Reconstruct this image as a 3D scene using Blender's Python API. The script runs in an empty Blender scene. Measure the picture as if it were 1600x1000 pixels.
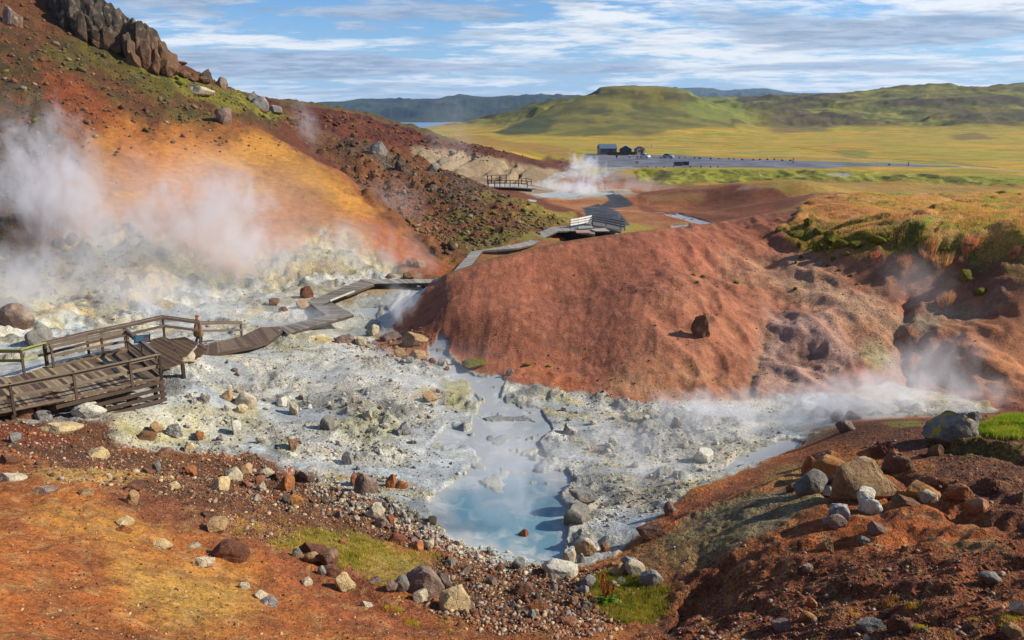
import bpy, bmesh, math, random, time
import numpy as np
from mathutils import Vector, Matrix
T0 = time.time()
def log(s): print('[%.1fs] %s' % (time.time() - T0, s))
random.seed(7)
SC = bpy.context.scene
COL = SC.collection
# ------------------------------------------------------------------ camera model (real units: metres; the pool level is z = 0)
CZ = 14.0
PITCH = math.radians(14.23)
CP, SP = math.cos(PITCH), math.sin(PITCH)
def ray(u, v):
    a = (u - 800) / 1250.0; b = (500 - v) / 1250.0
    return np.array([a, CP + b * SP, -SP + b * CP])
def onz(u, v, z):
    d = ray(u, v); t = (z - CZ) / d[2]; return np.array([d[0] * t, d[1] * t, z])
def ony(u, v, Y):
    d = ray(u, v); t = Y / d[1]; return np.array([d[0] * t, Y, CZ + d[2] * t])
def s2l(c):
    return tuple((x / 12.92 if x <= 0.04045 else ((x + 0.055) / 1.055) ** 2.4) for x in c)
def hx(h):
    return np.array(s2l([int(h[i:i + 2], 16) / 255.0 for i in (0, 2, 4)]))
ALB = 0.74      # photo colour -> albedo
# ------------------------------------------------------------------ numpy noise
rng = np.random.RandomState(11)
PERM = rng.permutation(4096).astype(np.int64)
GR = rng.rand(4096) * 2 * np.pi
GX, GY = np.cos(GR), np.sin(GR)
RV = rng.rand(4096)
def _h(ix, iy, seed=0):
    return PERM[(PERM[(ix + seed * 131) & 4095] + iy) & 4095]
def pn(x, y, seed=0):
    xf = np.floor(x); yf = np.floor(y); ix = xf.astype(np.int64); iy = yf.astype(np.int64)
    fx = x - xf; fy = y - yf
    ux = fx * fx * fx * (fx * (fx * 6 - 15) + 10); uy = fy * fy * fy * (fy * (fy * 6 - 15) + 10)
    def g(i, j, dx, dy):
        h = _h(ix + i, iy + j, seed); return GX[h] * dx + GY[h] * dy
    a = g(0, 0, fx, fy); b = g(1, 0, fx - 1, fy); c = g(0, 1, fx, fy - 1); d = g(1, 1, fx - 1, fy - 1)
    r = a + ux * (b - a); s = c + ux * (d - c)
    return (r + uy * (s - r)) * 1.5
def fbm(x, y, o=4, seed=0, gain=0.5, lac=2.03):
    t = np.zeros_like(x); a = 1.0; n = 0
    for k in range(o):
        t += a * pn(x, y, seed + k * 7); n += a
        a *= gain; x = x * lac + 13.7; y = y * lac - 7.3
    return t / n * 1.3
def ridged(x, y, o=4, seed=0):
    t = np.zeros_like(x); a = 1.0; n = 0
    for k in range(o):
        t += a * (1 - np.abs(pn(x, y, seed + k * 5)) * 1.6); n += a; a *= .5; x = x * 2.1 + 3.1; y = y * 2.1 + 9.2
    return t / n
def cellbump(x, y, seed=0):
    """pebble like bumps: 1 at a jittered cell centre falling to 0; also returns the cell's random value"""
    xf = np.floor(x).astype(np.int64); yf = np.floor(y).astype(np.int64)
    best = np.full(x.shape, 9.0); rv = np.zeros(x.shape)
    for i in (-1, 0, 1):
        for j in (-1, 0, 1):
            h = _h(xf + i, yf + j, seed)
            px = xf + i + RV[h]; py = yf + j + RV[(h * 7 + 3) & 4095]
            rr = 0.35 + 0.9 * RV[(h * 3 + 11) & 4095]
            d = np.sqrt((x - px) ** 2 + (y - py) ** 2) / rr
            m = d < best
            best = np.where(m, d, best); rv = np.where(m, RV[(h * 5 + 1) & 4095] * rr, rv)
    return np.clip(1 - best, 0, 1), rv
def sm(a, b, x):
    t = np.clip((x - a) / (b - a), 0, 1); return t * t * (3 - 2 * t)
# ------------------------------------------------------------------ terrain control points
PTS = []
def Z(*a):
    for u, v, z in a: PTS.append(tuple(onz(u, v, z)))
def Yp(*a):
    for u, v, Y in a: PTS.append(tuple(ony(u, v, Y)))
def Wd(*a):
    for q in a: PTS.append(q)
# foreground, left part
Z((-150, 1000, 8.2), (0, 1000, 7.2), (200, 1000, 6), (400, 1000, 4.6), (600, 1000, 3.2), (800, 1000, 2.6), (0, 850, 5.8), (200, 850, 4.6), (400, 850, 2.9),
  (300, 920, 4.4), (500, 920, 2.5), (650, 910, 1.7), (0, 750, 4.4), (200, 750, 3.2), (400, 790, 1.8), (550, 830, 1.2), (700, 870, .7), (800, 915, .8), (880, 895, .4), (900, 960, 1.5), (0, 680, 3.1), (100, 685, 2.6),
  (200, 700, 1.8), (300, 720, 1.2), (165, 652, 2.25), (0, 645, 2.7), (100, 642, 2.5), (260, 675, 1.4), (430, 760, .9), (560, 780, .5), (640, 800, .35), (-150, 850, 7), (-150, 700, 4.2), (-150, 620, 2.8))
Wd((0, 2, 11.6), (0, 5, 9.3), (0, 7.5, 7.4), (-3, 2, 11.6), (3, 2, 11.6), (-9, 2, 10.8), (9, 2, 10.6), (-16, 4, 9.8), (16, 4, 9.6), (-3, 7.5, 7.6), (3, 7.5, 7.2), (-4, 11, 5.7), (4, 11, 5.0), (0, 12, 4.6))
# foreground, right part
Z((1240, 700, .8), (1330, 662, 1.8), (1450, 655, 2.4), (1600, 650, 3.0), (1350, 740, 2.8), (1200, 780, 2.2), (1100, 800, 1.2), (1000, 850, .6), (1050, 850, 1.2), (960, 900, .8), (1040, 960, 1.3), (1200, 880, 2.7),
  (1200, 1000, 3.2), (1400, 850, 3.8), (1600, 800, 4.3), (1600, 720, 3.8), (1450, 700, 3.0), (1600, 1000, 5.0), (1400, 1000, 4.3), (1000, 1000, 2.3), (1750, 1000, 5.8), (1750, 800, 5.0), (1750, 650, 3.7), (1280, 760, 2.6), (1300, 700, 1.9))
# basin
Z((262, 634, 2.05), (250, 655, 1.8), (265, 606, 2.1), (288, 572, 2.8), (268, 590, 2.45), (310, 560, 2.1), (330, 600, 1.45), (400, 650, .8), (400, 600, .95), (400, 550, 1.0), (350, 520, 1.2), (500, 520, 1.0), (480, 480, 1.1), (550, 700, .35), (550, 600, .75), (650, 560, .75), (650, 620, .55), (700, 650, .25), (740, 600, .32),
  (690, 548, .6), (620, 480, .95), (660, 450, 1.2), (600, 450, 1.25), (700, 780, 0), (800, 850, 0), (860, 870, 0), (760, 720, 0.02), (850, 700, .15), (900, 760, .12), (1000, 700, .3), (950, 650, .3), (1100, 690, .4),
  (1100, 645, .5), (1000, 780, .3), (1200, 660, .5), (1300, 640, .6), (1150, 730, .45), (1240, 680, .3), (1450, 642, .9), (1600, 642, 1.4), (450, 700, .6), (350, 700, .9), (500, 660, .55), (600, 660, .4), (700, 720, .06), (840, 800, 0))
# foot of the left hill and its slope
Z((-150, 560, 2.4), (0, 530, 2.2), (150, 495, 1.9), (300, 462, 1.7), (430, 445, 1.5), (560, 425, 1.5), (640, 425, 1.5), (700, 432, 1.4))
Yp((0, 450, 51), (0, 400, 56), (0, 300, 66), (0, 200, 77), (0, 100, 88), (0, 0, 100), (0, -80, 112), (100, 450, 55), (100, 400, 59), (100, 300, 69), (100, 200, 81), (100, 100, 94), (100, 20, 105),
   (200, 440, 56.5), (200, 400, 60.5), (200, 350, 66), (200, 300, 72), (200, 200, 86), (200, 120, 99), (200, 95, 104), (300, 420, 60), (300, 350, 69), (300, 250, 83), (300, 180, 98), (330, 135, 112), (270, 112, 108), (190, 50, 112),
   (400, 400, 64), (400, 330, 75), (400, 260, 88), (400, 205, 101), (400, 170, 122), (480, 400, 66), (480, 330, 77), (480, 250, 93), (560, 390, 70), (560, 330, 80), (600, 400, 69), (640, 390, 73), (670, 410, 69),
   (400, 153, 150), (440, 165, 150), (-150, 300, 62), (-150, 100, 84), (-150, 450, 47), (-150, -100, 110))
Yp((470, 237, 97), (530, 272, 90), (570, 312, 84), (600, 347, 79), (650, 382, 74), (700, 418, 67.5))
# behind the cliff's skyline (hidden)
Wd((-85, 150, 22), (-60, 150, 17.5), (-110, 140, 30), (-70, 125, 24.5), (-95, 220, 18), (-60, 290, 8), (-130, 300, 14), (-46, 135, 18.0))
# brown spur beyond the orange nose
Yp((500, 240, 122), (560, 285, 112), (600, 310, 106), (640, 345, 98), (690, 390, 84), (560, 225, 132), (610, 235, 131), (680, 266, 125), (760, 296, 118), (830, 322, 110), (880, 348, 103), (480, 205, 138), (430, 168, 150), (620, 290, 112), (700, 320, 104), (780, 345, 98))
Z((720, 415, 1.3), (750, 392, 1.2), (800, 382, 1.0), (860, 362, .4), (720, 380, 1.9), (800, 360, 1.6))
# behind the spur
Wd((-30, 150, 7), (-14, 150, 3.0), (0, 145, 0.5), (8, 140, -1.0), (16, 125, -.8))
# red brown ridge behind
Yp((400, 150, 200), (470, 160, 210), (540, 172, 220), (600, 185, 228), (660, 206, 235), (720, 223, 243), (800, 236, 252), (880, 245, 262), (560, 200, 190), (640, 225, 185), (600, 212, 180), (680, 235, 180), (760, 252, 182), (850, 265, 195), (760, 280, 172), (830, 288, 170), (720, 262, 168), (330, 140, 190), (880, 262, 215))
Wd((-30, 330, 3), (-90, 330, 6), (0, 330, -1.2), (-40, 500, -1.4), (-150, 500, 2), (-200, 300, 20), (0, 500, -1.4))
# middle valley
Z((920, 352, .2), (960, 326, -1.2), (960, 304, -2.5), (1000, 292, -3.3), (850, 302, -2.3), (900, 296, -2.4), (1010, 335, -1.1), (1080, 345, -.6), (1000, 320, -1.8), (1080, 318, -1.4), (1150, 345, .3), (1180, 318, 1.0), (900, 320, -1.6), (900, 340, -.4), (940, 278, -3.0), (900, 280, -2.6), (880, 270, -2.2))
Yp((1080, 301, 152), (1150, 290, 150), (1200, 285, 145), (1260, 286, 138), (1310, 297, 126), (1250, 305, 124), (1200, 320, 118))
# grass bank and car park
Z((1000, 262, -1.4), (1060, 263, -1.4), (1150, 263, -1.4), (1300, 266, -1.5), (1450, 272, -1.6), (1600, 280, -1.8), (960, 262, -1.4), (920, 255, -1.4), (1060, 285, -3.4), (1150, 280, -3.2), (1300, 280, -2.6), (1450, 285, -2.4), (1600, 292, -2.6), (1720, 292, -2.6),
  (900, 245, -1.4), (950, 242, -1.4), (1100, 245, -1.4), (1300, 245, -1.5), (1450, 245, -1.5), (1600, 245, -1.6), (860, 240, -1.4), (1720, 245, -1.6), (850, 225, -1.5), (1000, 225, -1.5), (1200, 225, -1.5), (1400, 225, -1.5), (1600, 225, -1.5), (1720, 225, -1.5), (900, 214, -1.5), (1200, 215, -1.5), (1400, 215, -1.5), (1600, 217, -1.5))
# red mound
Yp((600, 508, 53), (640, 466, 52.2), (700, 431, 52.3), (750, 415, 52.8), (800, 401, 53.6), (850, 389, 55), (900, 377, 56.5), (950, 369, 58), (1000, 363, 59.5), (1050, 357, 61.5), (1100, 351, 64), (1150, 342, 67), (1200, 333, 70), (1250, 321, 76), (1300, 307, 83))
Z((640, 530, .8), (700, 546, .75), (740, 572, .5), (800, 592, .45), (860, 603, .42), (910, 612, .4), (1000, 628, .4), (1100, 625, .45), (1180, 622, .55), (1240, 628, .6), (1320, 622, .75), (1400, 618, .8), (1500, 630, 1.0), (1600, 637, 1.3))
Yp((700, 480, 48.2), (650, 500, 50.2), (750, 500, 46.5), (800, 500, 46), (760, 460, 49.6), (850, 450, 51.3), (800, 560, 42.8), (860, 520, 45.6), (900, 500, 46.9), (900, 560, 43.0), (910, 430, 52.8), (945, 480, 47.9), (950, 560, 41.8), (965, 420, 53.2), (1010, 500, 44.6), (1020, 560, 40.7), (1050, 420, 52.2), (1040, 460, 47.8), (1010, 395, 55.3), (1100, 500, 45.3), (1110, 430, 53.5),
   (1100, 570, 40.6), (1160, 470, 49), (1150, 550, 42.2), (1190, 560, 43), (1200, 400, 57.5), (1200, 480, 49), (1260, 520, 44.6), (1260, 580, 40.3), (1300, 430, 51.5), (1300, 480, 47.5), (1340, 540, 42.7), (1300, 580, 39.8), (1250, 370, 60))
# plateau and the bowl under it
Yp((1280, 330, 67), (1300, 372, 57.5), (1350, 368, 54), (1450, 377, 51), (1550, 385, 48.3), (1620, 392, 46.3), (1350, 335, 64), (1450, 330, 65), (1600, 330, 62), (1350, 308, 80), (1450, 306, 79), (1600, 305, 77), (1750, 330, 60), (1750, 305, 76),
   (1400, 430, 49.5), (1500, 440, 47.3), (1400, 480, 46.6), (1420, 540, 43), (1430, 590, 40), (1350, 430, 51), (1550, 480, 43.8), (1600, 480, 42.6), (1600, 560, 38.8), (1530, 560, 39), (1500, 600, 38), (1480, 520, 42.5), (1600, 610, 35.6), (1750, 480, 41), (1750, 600, 35.5), (1600, 430, 44.6))
Wd((20, 85, 1.0), (32, 92, 2.0), (10, 72, 1.8), (50, 100, 2.4), (70, 100, 2.4), (60, 130, -1.5), (90, 130, -1.5), (45, 130, 0.5), (8, 85, .6), (2, 66, 1.5), (-3, 60, 1.4))
# far hills
Yp((760, 209, 700), (800, 194, 820), (840, 176, 880), (870, 157, 900), (905, 151, 900), (935, 146, 900), (960, 147, 910), (1010, 147, 920), (1050, 150, 910), (1080, 155, 900), (1110, 163, 900), (1150, 167, 900), (900, 195, 740), (1000, 190, 740), (1000, 165, 850), (930, 172, 820), (1080, 185, 800),
   (1060, 152, 1500), (1150, 153, 1450), (1200, 151, 1400), (1260, 150, 1400), (1320, 151, 1380), (1380, 143, 1300), (1430, 135, 1230), (1500, 137, 1220), (1600, 133, 1200), (1720, 132, 1200),
   (1180, 190, 850), (1250, 190, 850), (1400, 190, 850), (1550, 192, 800), (1250, 170, 1100), (1400, 166, 1030), (1550, 165, 980), (1150, 172, 1080), (1720, 165, 980), (1720, 192, 800))
Wd((150, 1300, 8), (0, 1150, -1.5), (-150, 900, -1.5), (60, 1200, 2), (400, 2000, 10), (900, 2000, 15), (1400, 1800, 15), (0, 2500, -3), (1000, 3200, -3), (-300, 2500, -3), (-600, 1200, 0), (-400, 600, 5), (1500, 1000, 25), (1200, 500, 6), (600, 150, 2), (300, 50, 6), (-300, 60, 40), (-300, 200, 35), (-120, 10, 14), (120, 10, 11), (-120, 50, 20), (120, 50, 6.5))
P = np.array(PTS)
def LP(x, y):
    return np.arctan2(x, y), np.log(np.sqrt(x * x + y * y))
pa, pl = LP(P[:, 0], P[:, 1])
def tps_fit(a, l, z, lam):
    n = len(a)
    d2 = (a[:, None] - a[None]) ** 2 + (l[:, None] - l[None]) ** 2
    K = np.where(d2 > 0, d2 * np.log(d2 + 1e-20), 0) * .5 + lam * np.eye(n)
    A = np.zeros((n + 3, n + 3)); A[:n, :n] = K; A[:n, n] = 1; A[:n, n + 1] = a; A[:n, n + 2] = l; A[n:, :n] = A[:n, n:].T
    b = np.zeros(n + 3); b[:n] = z
    return np.linalg.solve(A, b)
def tps_eval(w, ca, cl, a, l):
    out = w[-3] + w[-2] * a + w[-1] * l
    for k in range(len(ca)):
        d2 = (a - ca[k]) ** 2 + (l - cl[k]) ** 2
        out += w[k] * .5 * d2 * np.log(d2 + 1e-20)
    return out
# ------------------------------------------------------------------ polar grid
D = math.radians
fine = D(.09)
azc = np.arange(-D(36), D(36) + fine, fine)
wing = []; st = fine; a_ = azc[-1]
while a_ < D(80): st *= 1.06; a_ += st; wing.append(a_)
wing = np.array(wing)
AZ = np.concatenate([-wing[::-1], azc, wing])
lr = [math.log(3.0)]
while lr[-1] < math.log(24000):
    r = math.exp(lr[-1])
    s = .0105 if r < 9 else (.0042 if r < 300 else (.006 if r < 1600 else .03))
    lr.append(lr[-1] + s)
LR = np.array(lr)
NA, NR = len(AZ), len(LR)
log('grid %d x %d' % (NA, NR))
A2, L2 = np.meshgrid(AZ, LR)          # rows = r, cols = az
R2 = np.exp(L2); X2 = R2 * np.sin(A2); Y2 = R2 * np.cos(A2)
w = tps_fit(pa, pl, P[:, 2], 2e-4)
ca = np.linspace(AZ[0], AZ[-1], 360); cl = np.arange(LR[0], math.log(3300), .016)
CA, CL = np.meshgrid(ca, cl)
CH = tps_eval(w, pa, pl, CA, CL)
def bil(grid, ga, gl, a, l):
    ia = np.clip(np.interp(a, ga, np.arange(len(ga))), 0, len(ga) - 1.001); il = np.clip(np.interp(l, gl, np.arange(len(gl))), 0, len(gl) - 1.001)
    i0 = ia.astype(int); j0 = il.astype(int); fa = ia - i0; fl = il - j0
    return (grid[j0, i0] * (1 - fa) + grid[j0, i0 + 1] * fa) * (1 - fl) + (grid[j0 + 1, i0] * (1 - fa) + grid[j0 + 1, i0 + 1] * fa) * fl
H0 = bil(CH, ca, cl, A2, L2)
farm = sm(2300, 3200, R2)
H0 = H0 * (1 - farm) + (-3) * farm
H0 = np.maximum(H0, -8)
HS = H0.copy()                        # smooth height, used for water
log('tps done')
HG = [H0]
def H(x, y, g=None):
    x = np.asarray(x, float); y = np.asarray(y, float)
    a, l = LP(x, y); return bil(HG[0] if g is None else g, AZ, LR, a, l)
def hit(u, v, rmin=6, rmax=3200, g=None):
    d = ray(u, v); hd = math.hypot(d[0], d[1])
    rr = np.exp(np.arange(math.log(rmin), math.log(rmax), .002)); t = rr / hd
    z = CZ + d[2] * t; h = H(d[0] * t, d[1] * t, g)
    below = np.nonzero(z <= h)[0]
    if len(below) == 0: k = len(rr) - 1
    else: k = below[0]
    if k > 0:
        e0 = z[k - 1] - h[k - 1]; e1 = z[k] - h[k]
        f = e0 / (e0 - e1) if e0 > 0 >= e1 else 0
        tt = t[k - 1] + (t[k] - t[k - 1]) * f
    else: tt = t[k]
    x, y = d[0] * tt, d[1] * tt
    return np.array([x, y, float(H(x, y, g))])
KL = .35
def sdpoly(px, py, poly):
    """signed distance (negative inside) of the points px,py to a polygon"""
    d = np.full(px.shape, 1e9); ins = np.zeros(px.shape, bool)
    n = len(poly)
    for i in range(n):
        x1, y1 = poly[i]; x2, y2 = poly[(i + 1) % n]
        ex, ey = x2 - x1, y2 - y1; wx, wy = px - x1, py - y1
        t = np.clip((wx * ex + wy * ey) / (ex * ex + ey * ey + 1e-12), 0, 1)
        d = np.minimum(d, (wx - ex * t) ** 2 + (wy - ey * t) ** 2)
        c = (y1 > py) != (y2 > py)
        if abs(ey) > 1e-12: ins ^= c & (px < ex * (py - y1) / ey + x1)
    d = np.sqrt(d); return np.where(ins, -d, d)
def sdline(px, py, pts):
    d = np.full(px.shape, 1e9)
    for i in range(len(pts) - 1):
        x1, y1 = pts[i]; x2, y2 = pts[i + 1]
        ex, ey = x2 - x1, y2 - y1; wx, wy = px - x1, py - y1
        t = np.clip((wx * ex + wy * ey) / (ex * ex + ey * ey + 1e-12), 0, 1)
        d = np.minimum(d, (wx - ex * t) ** 2 + (wy - ey * t) ** 2)
    return np.sqrt(d)
NW1 = fbm(A2 * 40, L2 * KL * 40, 4, 3); NW2 = fbm(A2 * 40, L2 * KL * 40, 4, 23)      # world anchored (polar) warps
NF = fbm(A2 * 160, L2 * KL * 160, 3, 33)
def region(poly, soft=8, warp=8, g=None, rmin=6, rmax=3200, kind='poly', width=0):
    """mask 0..1 on the ground for an outline whose corners are found on the ground; soft and warp in thousandths of a radian"""
    q = []
    for p in poly:
        x, y, z = hit(p[0], p[1], rmin, rmax, g); a, l = LP(np.array(x), np.array(y)); q.append((float(a), float(l) * KL))
    q = np.array(q); s = soft / 1250.0; wp = warp / 1250.0; m = s + wp * 2 + width / 1250.0
    j0 = np.searchsorted(LR, (q[:, 1].min() - m) / KL); j1 = np.searchsorted(LR, (q[:, 1].max() + m) / KL) + 1
    i0 = np.searchsorted(AZ, q[:, 0].min() - m); i1 = np.searchsorted(AZ, q[:, 0].max() + m) + 1
    sl = (slice(max(j0, 0), j1), slice(max(i0, 0), i1))
    px = A2[sl] + NW1[sl] * wp; py = L2[sl] * KL + NW2[sl] * wp
    d = sdpoly(px, py, q) if kind == 'poly' else sdline(px, py, q) - width / 1250.0
    return sl, sm(s, -s, d)
# ------------------------------------------------------------------ albedo painting
def alb(h, k=ALB):
    c = hx(h); l = c @ np.array([.3, .55, .15]); c = c * .99 + l * .01; s = min(1.0, max(0.0, (c[0] - c[2]) / max(c[0], 1e-4) * 1.25)); return c * np.array([1.0, 1.0 - .01 * s, .96 - .22 * s]) * k
C = np.zeros((NR, NA, 3)); GRAN = np.full((NR, NA), .5)
log('noise')
wx1 = fbm(X2 / 9, Y2 / 9, 5, 41); wx2 = fbm(X2 / 2.2, Y2 / 2.2, 4, 51); wx3 = fbm(X2 / 40, Y2 / 40, 5, 61); wxf = fbm(X2 / 170, Y2 / 170, 6, 71)
def mixn(c1, c2, n, lo=-.25, hi=.25):
    t = sm(lo, hi, n)[..., None]; return alb(c1) * (1 - t) + alb(c2) * t
def put(sl, m, col, a=1.0):
    mm = (m * a)[..., None]; C[sl] = C[sl] * (1 - mm) + col * mm
NOI = {'s': wx2, 'm': wx1, 'l': wx3, 'p': NW1, 'q': NW2, 'f': NF}
def paint(poly, c1, c2=None, n='m', a=1.0, soft=8, warp=8, lo=-.25, hi=.25, gran=None, br=None, **k):
    sl, m = region(poly, soft, warp, HB, **k)
    if br is not None:                       # broken up cover
        m = m * sm(br[1], br[2], NOI[br[0]][sl])
    col = alb(c1) if c2 is None else mixn(c1, c2, NOI[n][sl], lo, hi)
    put(sl, m, col, a)
    if gran is not None: GRAN[sl] = GRAN[sl] * (1 - m) + gran * m
    return sl, m
def full(sl, m):
    o = np.zeros((NR, NA)); o[sl] = m; return o
HB = H0.copy()
ALLS = (slice(0, NR), slice(0, NA)); ONE = np.ones((NR, NA))
# meadow
put(ALLS, ONE, mixn('cca036', 'ac9a34', wx3, -.3, .3))
put(ALLS, sm(.15, .4, fbm(X2 / 70, Y2 / 25, 4, 91)), alb('b88038'), .7)
put(ALLS, sm(.0, .22, fbm(X2 / 16, Y2 / 7, 4, 99)) * (R2 > 180), alb('6f6a28'), .4)
put(ALLS, sm(.1, .3, fbm(X2 / 50, Y2 / 14, 4, 96)), alb('868a24'), .55)
# far hills: moss green with bare brown earth on ridges and in gullies
hillm = sm(2.5, 10, H0) * sm(500, 640, R2) * sm(-.35, -.2, A2)
put(ALLS, hillm, mixn('706e34', '908838', wx3, -.3, .3))
gul = ridged(X2 / 190 + wx3 * .2, Y2 / 260, 5, 77)
put(ALLS, hillm * sm(.0, .2, wxf), alb('5c4a38'), .55)
put(ALLS, hillm * sm(.1, .3, fbm(X2 / 28, Y2 / 22, 5, 85)), alb('43401f'), .5)
put(ALLS, hillm * sm(.66, .74, gul), alb('4e3f36'), .75)
put(ALLS, hillm * sm(.15, .4, fbm(X2 / 60, Y2 / 60, 5, 81)), alb('4d5226'), .55)
hillgreen = paint([(765, 208), (800, 196), (840, 178), (870, 159), (935, 150), (960, 141), (1010, 138), (1050, 144), (1080, 158), (1140, 175), (1150, 200), (1000, 212), (850, 212)], '847a38', '62602e', 'l', .9, warp=6, soft=4)
paint([(770, 207), (800, 198), (835, 180), (850, 175), (870, 190), (850, 208), (800, 212)], '3c4224', '50562a', 'l', .9, soft=6)
paint([(900, 190), (960, 150), (1040, 150), (1000, 175), (940, 195)], '56502f', a=.7, br=('l', -.05, .15))
paint([(1060, 160), (1100, 150), (1160, 165), (1180, 190), (1090, 188)], '7f8a3c', a=.5)
rb = np.sqrt(((X2 - 150) / 62) ** 2 + ((Y2 - 925) / 60) ** 2) + fbm(X2 / 30, Y2 / 30, 3, 86) * .12
put(ALLS, sm(1.25, 1.05, rb) * sm(.72, .9, rb) * sm(-.3, .1, fbm(X2 / 22, Y2 / 22, 3, 87)), alb('52462c'), .85)
# bare banks on the right hills
for pl in ([(1200, 178), (1240, 172), (1290, 192), (1290, 205), (1210, 207), (1200, 195)], [(1282, 192), (1310, 178), (1350, 174), (1330, 192), (1295, 200)], [(1420, 160), (1490, 158), (1500, 170), (1440, 172)],
           [(1480, 212), (1520, 205), (1560, 216), (1500, 220)], [(985, 205), (1010, 208), (1038, 210), (1000, 213)], [(1370, 157), (1440, 150), (1440, 164), (1380, 166)]):
    paint(pl, '5e4a3c', '50463a', 'm', .6, soft=9, warp=9)
# shores and wet streaks on the meadow
paint([(1400, 238), (1480, 233), (1600, 240), (1600, 246), (1480, 242)], '9a9a38', a=.6)
paint([(1300, 236), (1345, 234), (1365, 240), (1350, 247), (1320, 246)], '6a7430', '7d8434', 'm', .7, soft=6, warp=3)
for ln in ([(1080, 221), (1180, 226), (1250, 231), (1300, 236), (1360, 247), (1450, 252), (1560, 263)], [(1000, 219), (1080, 221), (1150, 228)], [(1250, 232), (1290, 238), (1310, 241)], [(1400, 249), (1500, 258), (1560, 262)]):
    paint(ln, '453f24', a=.95, soft=1.4, warp=3, kind='line', width=1.3)
paint([(1465, 254), (1490, 257), (1515, 261)], 'c9c2b8', a=.9, soft=1, warp=1, kind='line', width=.9)
paint([(1560, 252), (1590, 251)], 'b0a090', a=.9, soft=1, warp=1, kind='line', width=1.2)
# left hill, whole
nearv = (1 - sm(225, 250, R2)) * (1 - sm(.02, .1, A2) * sm(100, 120, R2) * 0)
put(ALLS, nearv, mixn('9a6a48', '8a5a3c', wx1, -.3, .3))
put(ALLS, nearv * sm(.05, .25, wx1) * sm(60, 80, R2), alb('96803c'), .6)
put(ALLS, sm(-.02, -.1, A2) * sm(80, 95, R2) * (1 - sm(330, 420, R2)), mixn('6a4c34', '5c5030', wx1, -.3, .3))
paint([(-250, 560), (0, 540), (300, 465), (430, 450), (690, 434), (750, 395), (880, 352), (960, 310), (900, 262), (880, 247), (720, 226), (540, 176), (405, 156), (250, 100), (150, 20), (-250, -60)], '7c4630', '6a3b2b', 'm', gran=.8, rmax=420)
# red brown ridge behind
RIDGE = paint([(395, 160), (480, 168), (600, 190), (700, 224), (880, 250), (905, 262), (850, 262), (760, 248), (680, 232), (600, 228), (520, 212), (470, 205), (430, 175)], '70392c', '5c3029', 'm', gran=.8, soft=6, warp=4, rmin=150)
paint([(540, 182), (700, 222), (760, 245), (640, 225), (520, 205), (430, 165)], '80502f', a=.7, br=('s', .1, .3), rmin=150)
paint([(700, 212), (760, 212), (900, 235), (900, 248), (800, 238), (720, 226)], 'a8703c', 'a08838', 'm', .9, soft=5, rmin=200)
paint([(770, 240), (860, 243), (900, 262), (870, 272), (800, 255), (760, 248)], '5a3128', '6e4434', 'm', .9, soft=4, rmin=150)
# tan mud slope with rills
TAN = paint([(640, 228), (700, 234), (770, 246), (850, 262), (910, 272), (900, 282), (830, 290), (750, 296), (700, 280), (650, 250)], 'a08a70', '8a7460', 'm', 1, soft=5, warp=5, rmin=150, gran=.3)
# brown spur
SPUR = paint([(430, 172), (500, 205), (560, 222), (610, 233), (680, 262), (760, 293), (830, 318), (882, 346), (850, 362), (790, 385), (760, 395), (720, 418), (705, 415), (660, 378), (600, 338), (574, 308), (540, 272), (480, 232)], '7e5236', '6b4430', 'm', 1, soft=4, warp=4, rmin=66, rmax=160, gran=.9)
paint([(560, 250), (610, 270), (680, 330), (700, 380), (690, 400), (640, 365), (590, 320), (560, 285)], '92593a', a=.7, rmin=74, rmax=160)
paint([(480, 205), (570, 228), (680, 265), (760, 298), (800, 330), (740, 340), (660, 290), (560, 250)], '7d7064', '5b4a40', 's', .7, br=('m', -.2, .1), rmin=90, rmax=165)
paint([(740, 300), (830, 318), (885, 348), (860, 360), (800, 345), (760, 330)], '9a7d3c', '7a6a34', 's', .8, br=('m', -.3, .0), rmin=84, rmax=160)
paint([(700, 330), (800, 350), (870, 358), (850, 375), (780, 392), (730, 405), (700, 390)], '7a6a32', '86823a', 's', .75, br=('m', -.05, .12), rmin=70, rmax=130)
# upper left slope
paint([(-250, 420), (0, 420), (60, 380), (120, 200), (230, 190), (330, 190), (420, 210), (440, 195), (330, 140), (240, 110), (150, 50), (0, -20), (-250, -60)], '7a4c34', '66452f', 's', 1, gran=1, rmax=170)
paint([(-250, 430), (0, 420), (40, 330), (60, 240), (110, 190), (90, 120), (0, 30), (-250, 0)], '5f5334', '54442c', 's', .75, br=('s', -.4, .0), rmax=170)
paint([(80, 60), (160, 70), (300, 150), (400, 190), (440, 205), (330, 205), (220, 190), (150, 140), (60, 90)], '6d642e', '5a5230', 's', .85, br=('m', -.3, .05), rmax=170)
paint([(170, 80), (210, 92), (270, 112), (330, 133), (400, 162), (455, 185), (430, 196), (360, 172), (290, 150), (230, 122)], '8c842e', '6c6a2a', 's', .95, soft=8, warp=10, rmax=170)
paint([(50, 110), (110, 120), (190, 170), (230, 215), (160, 215), (80, 170)], 'a0502f', '8f4a30', 's', .9, warp=16, soft=14, rmax=170)
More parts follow.
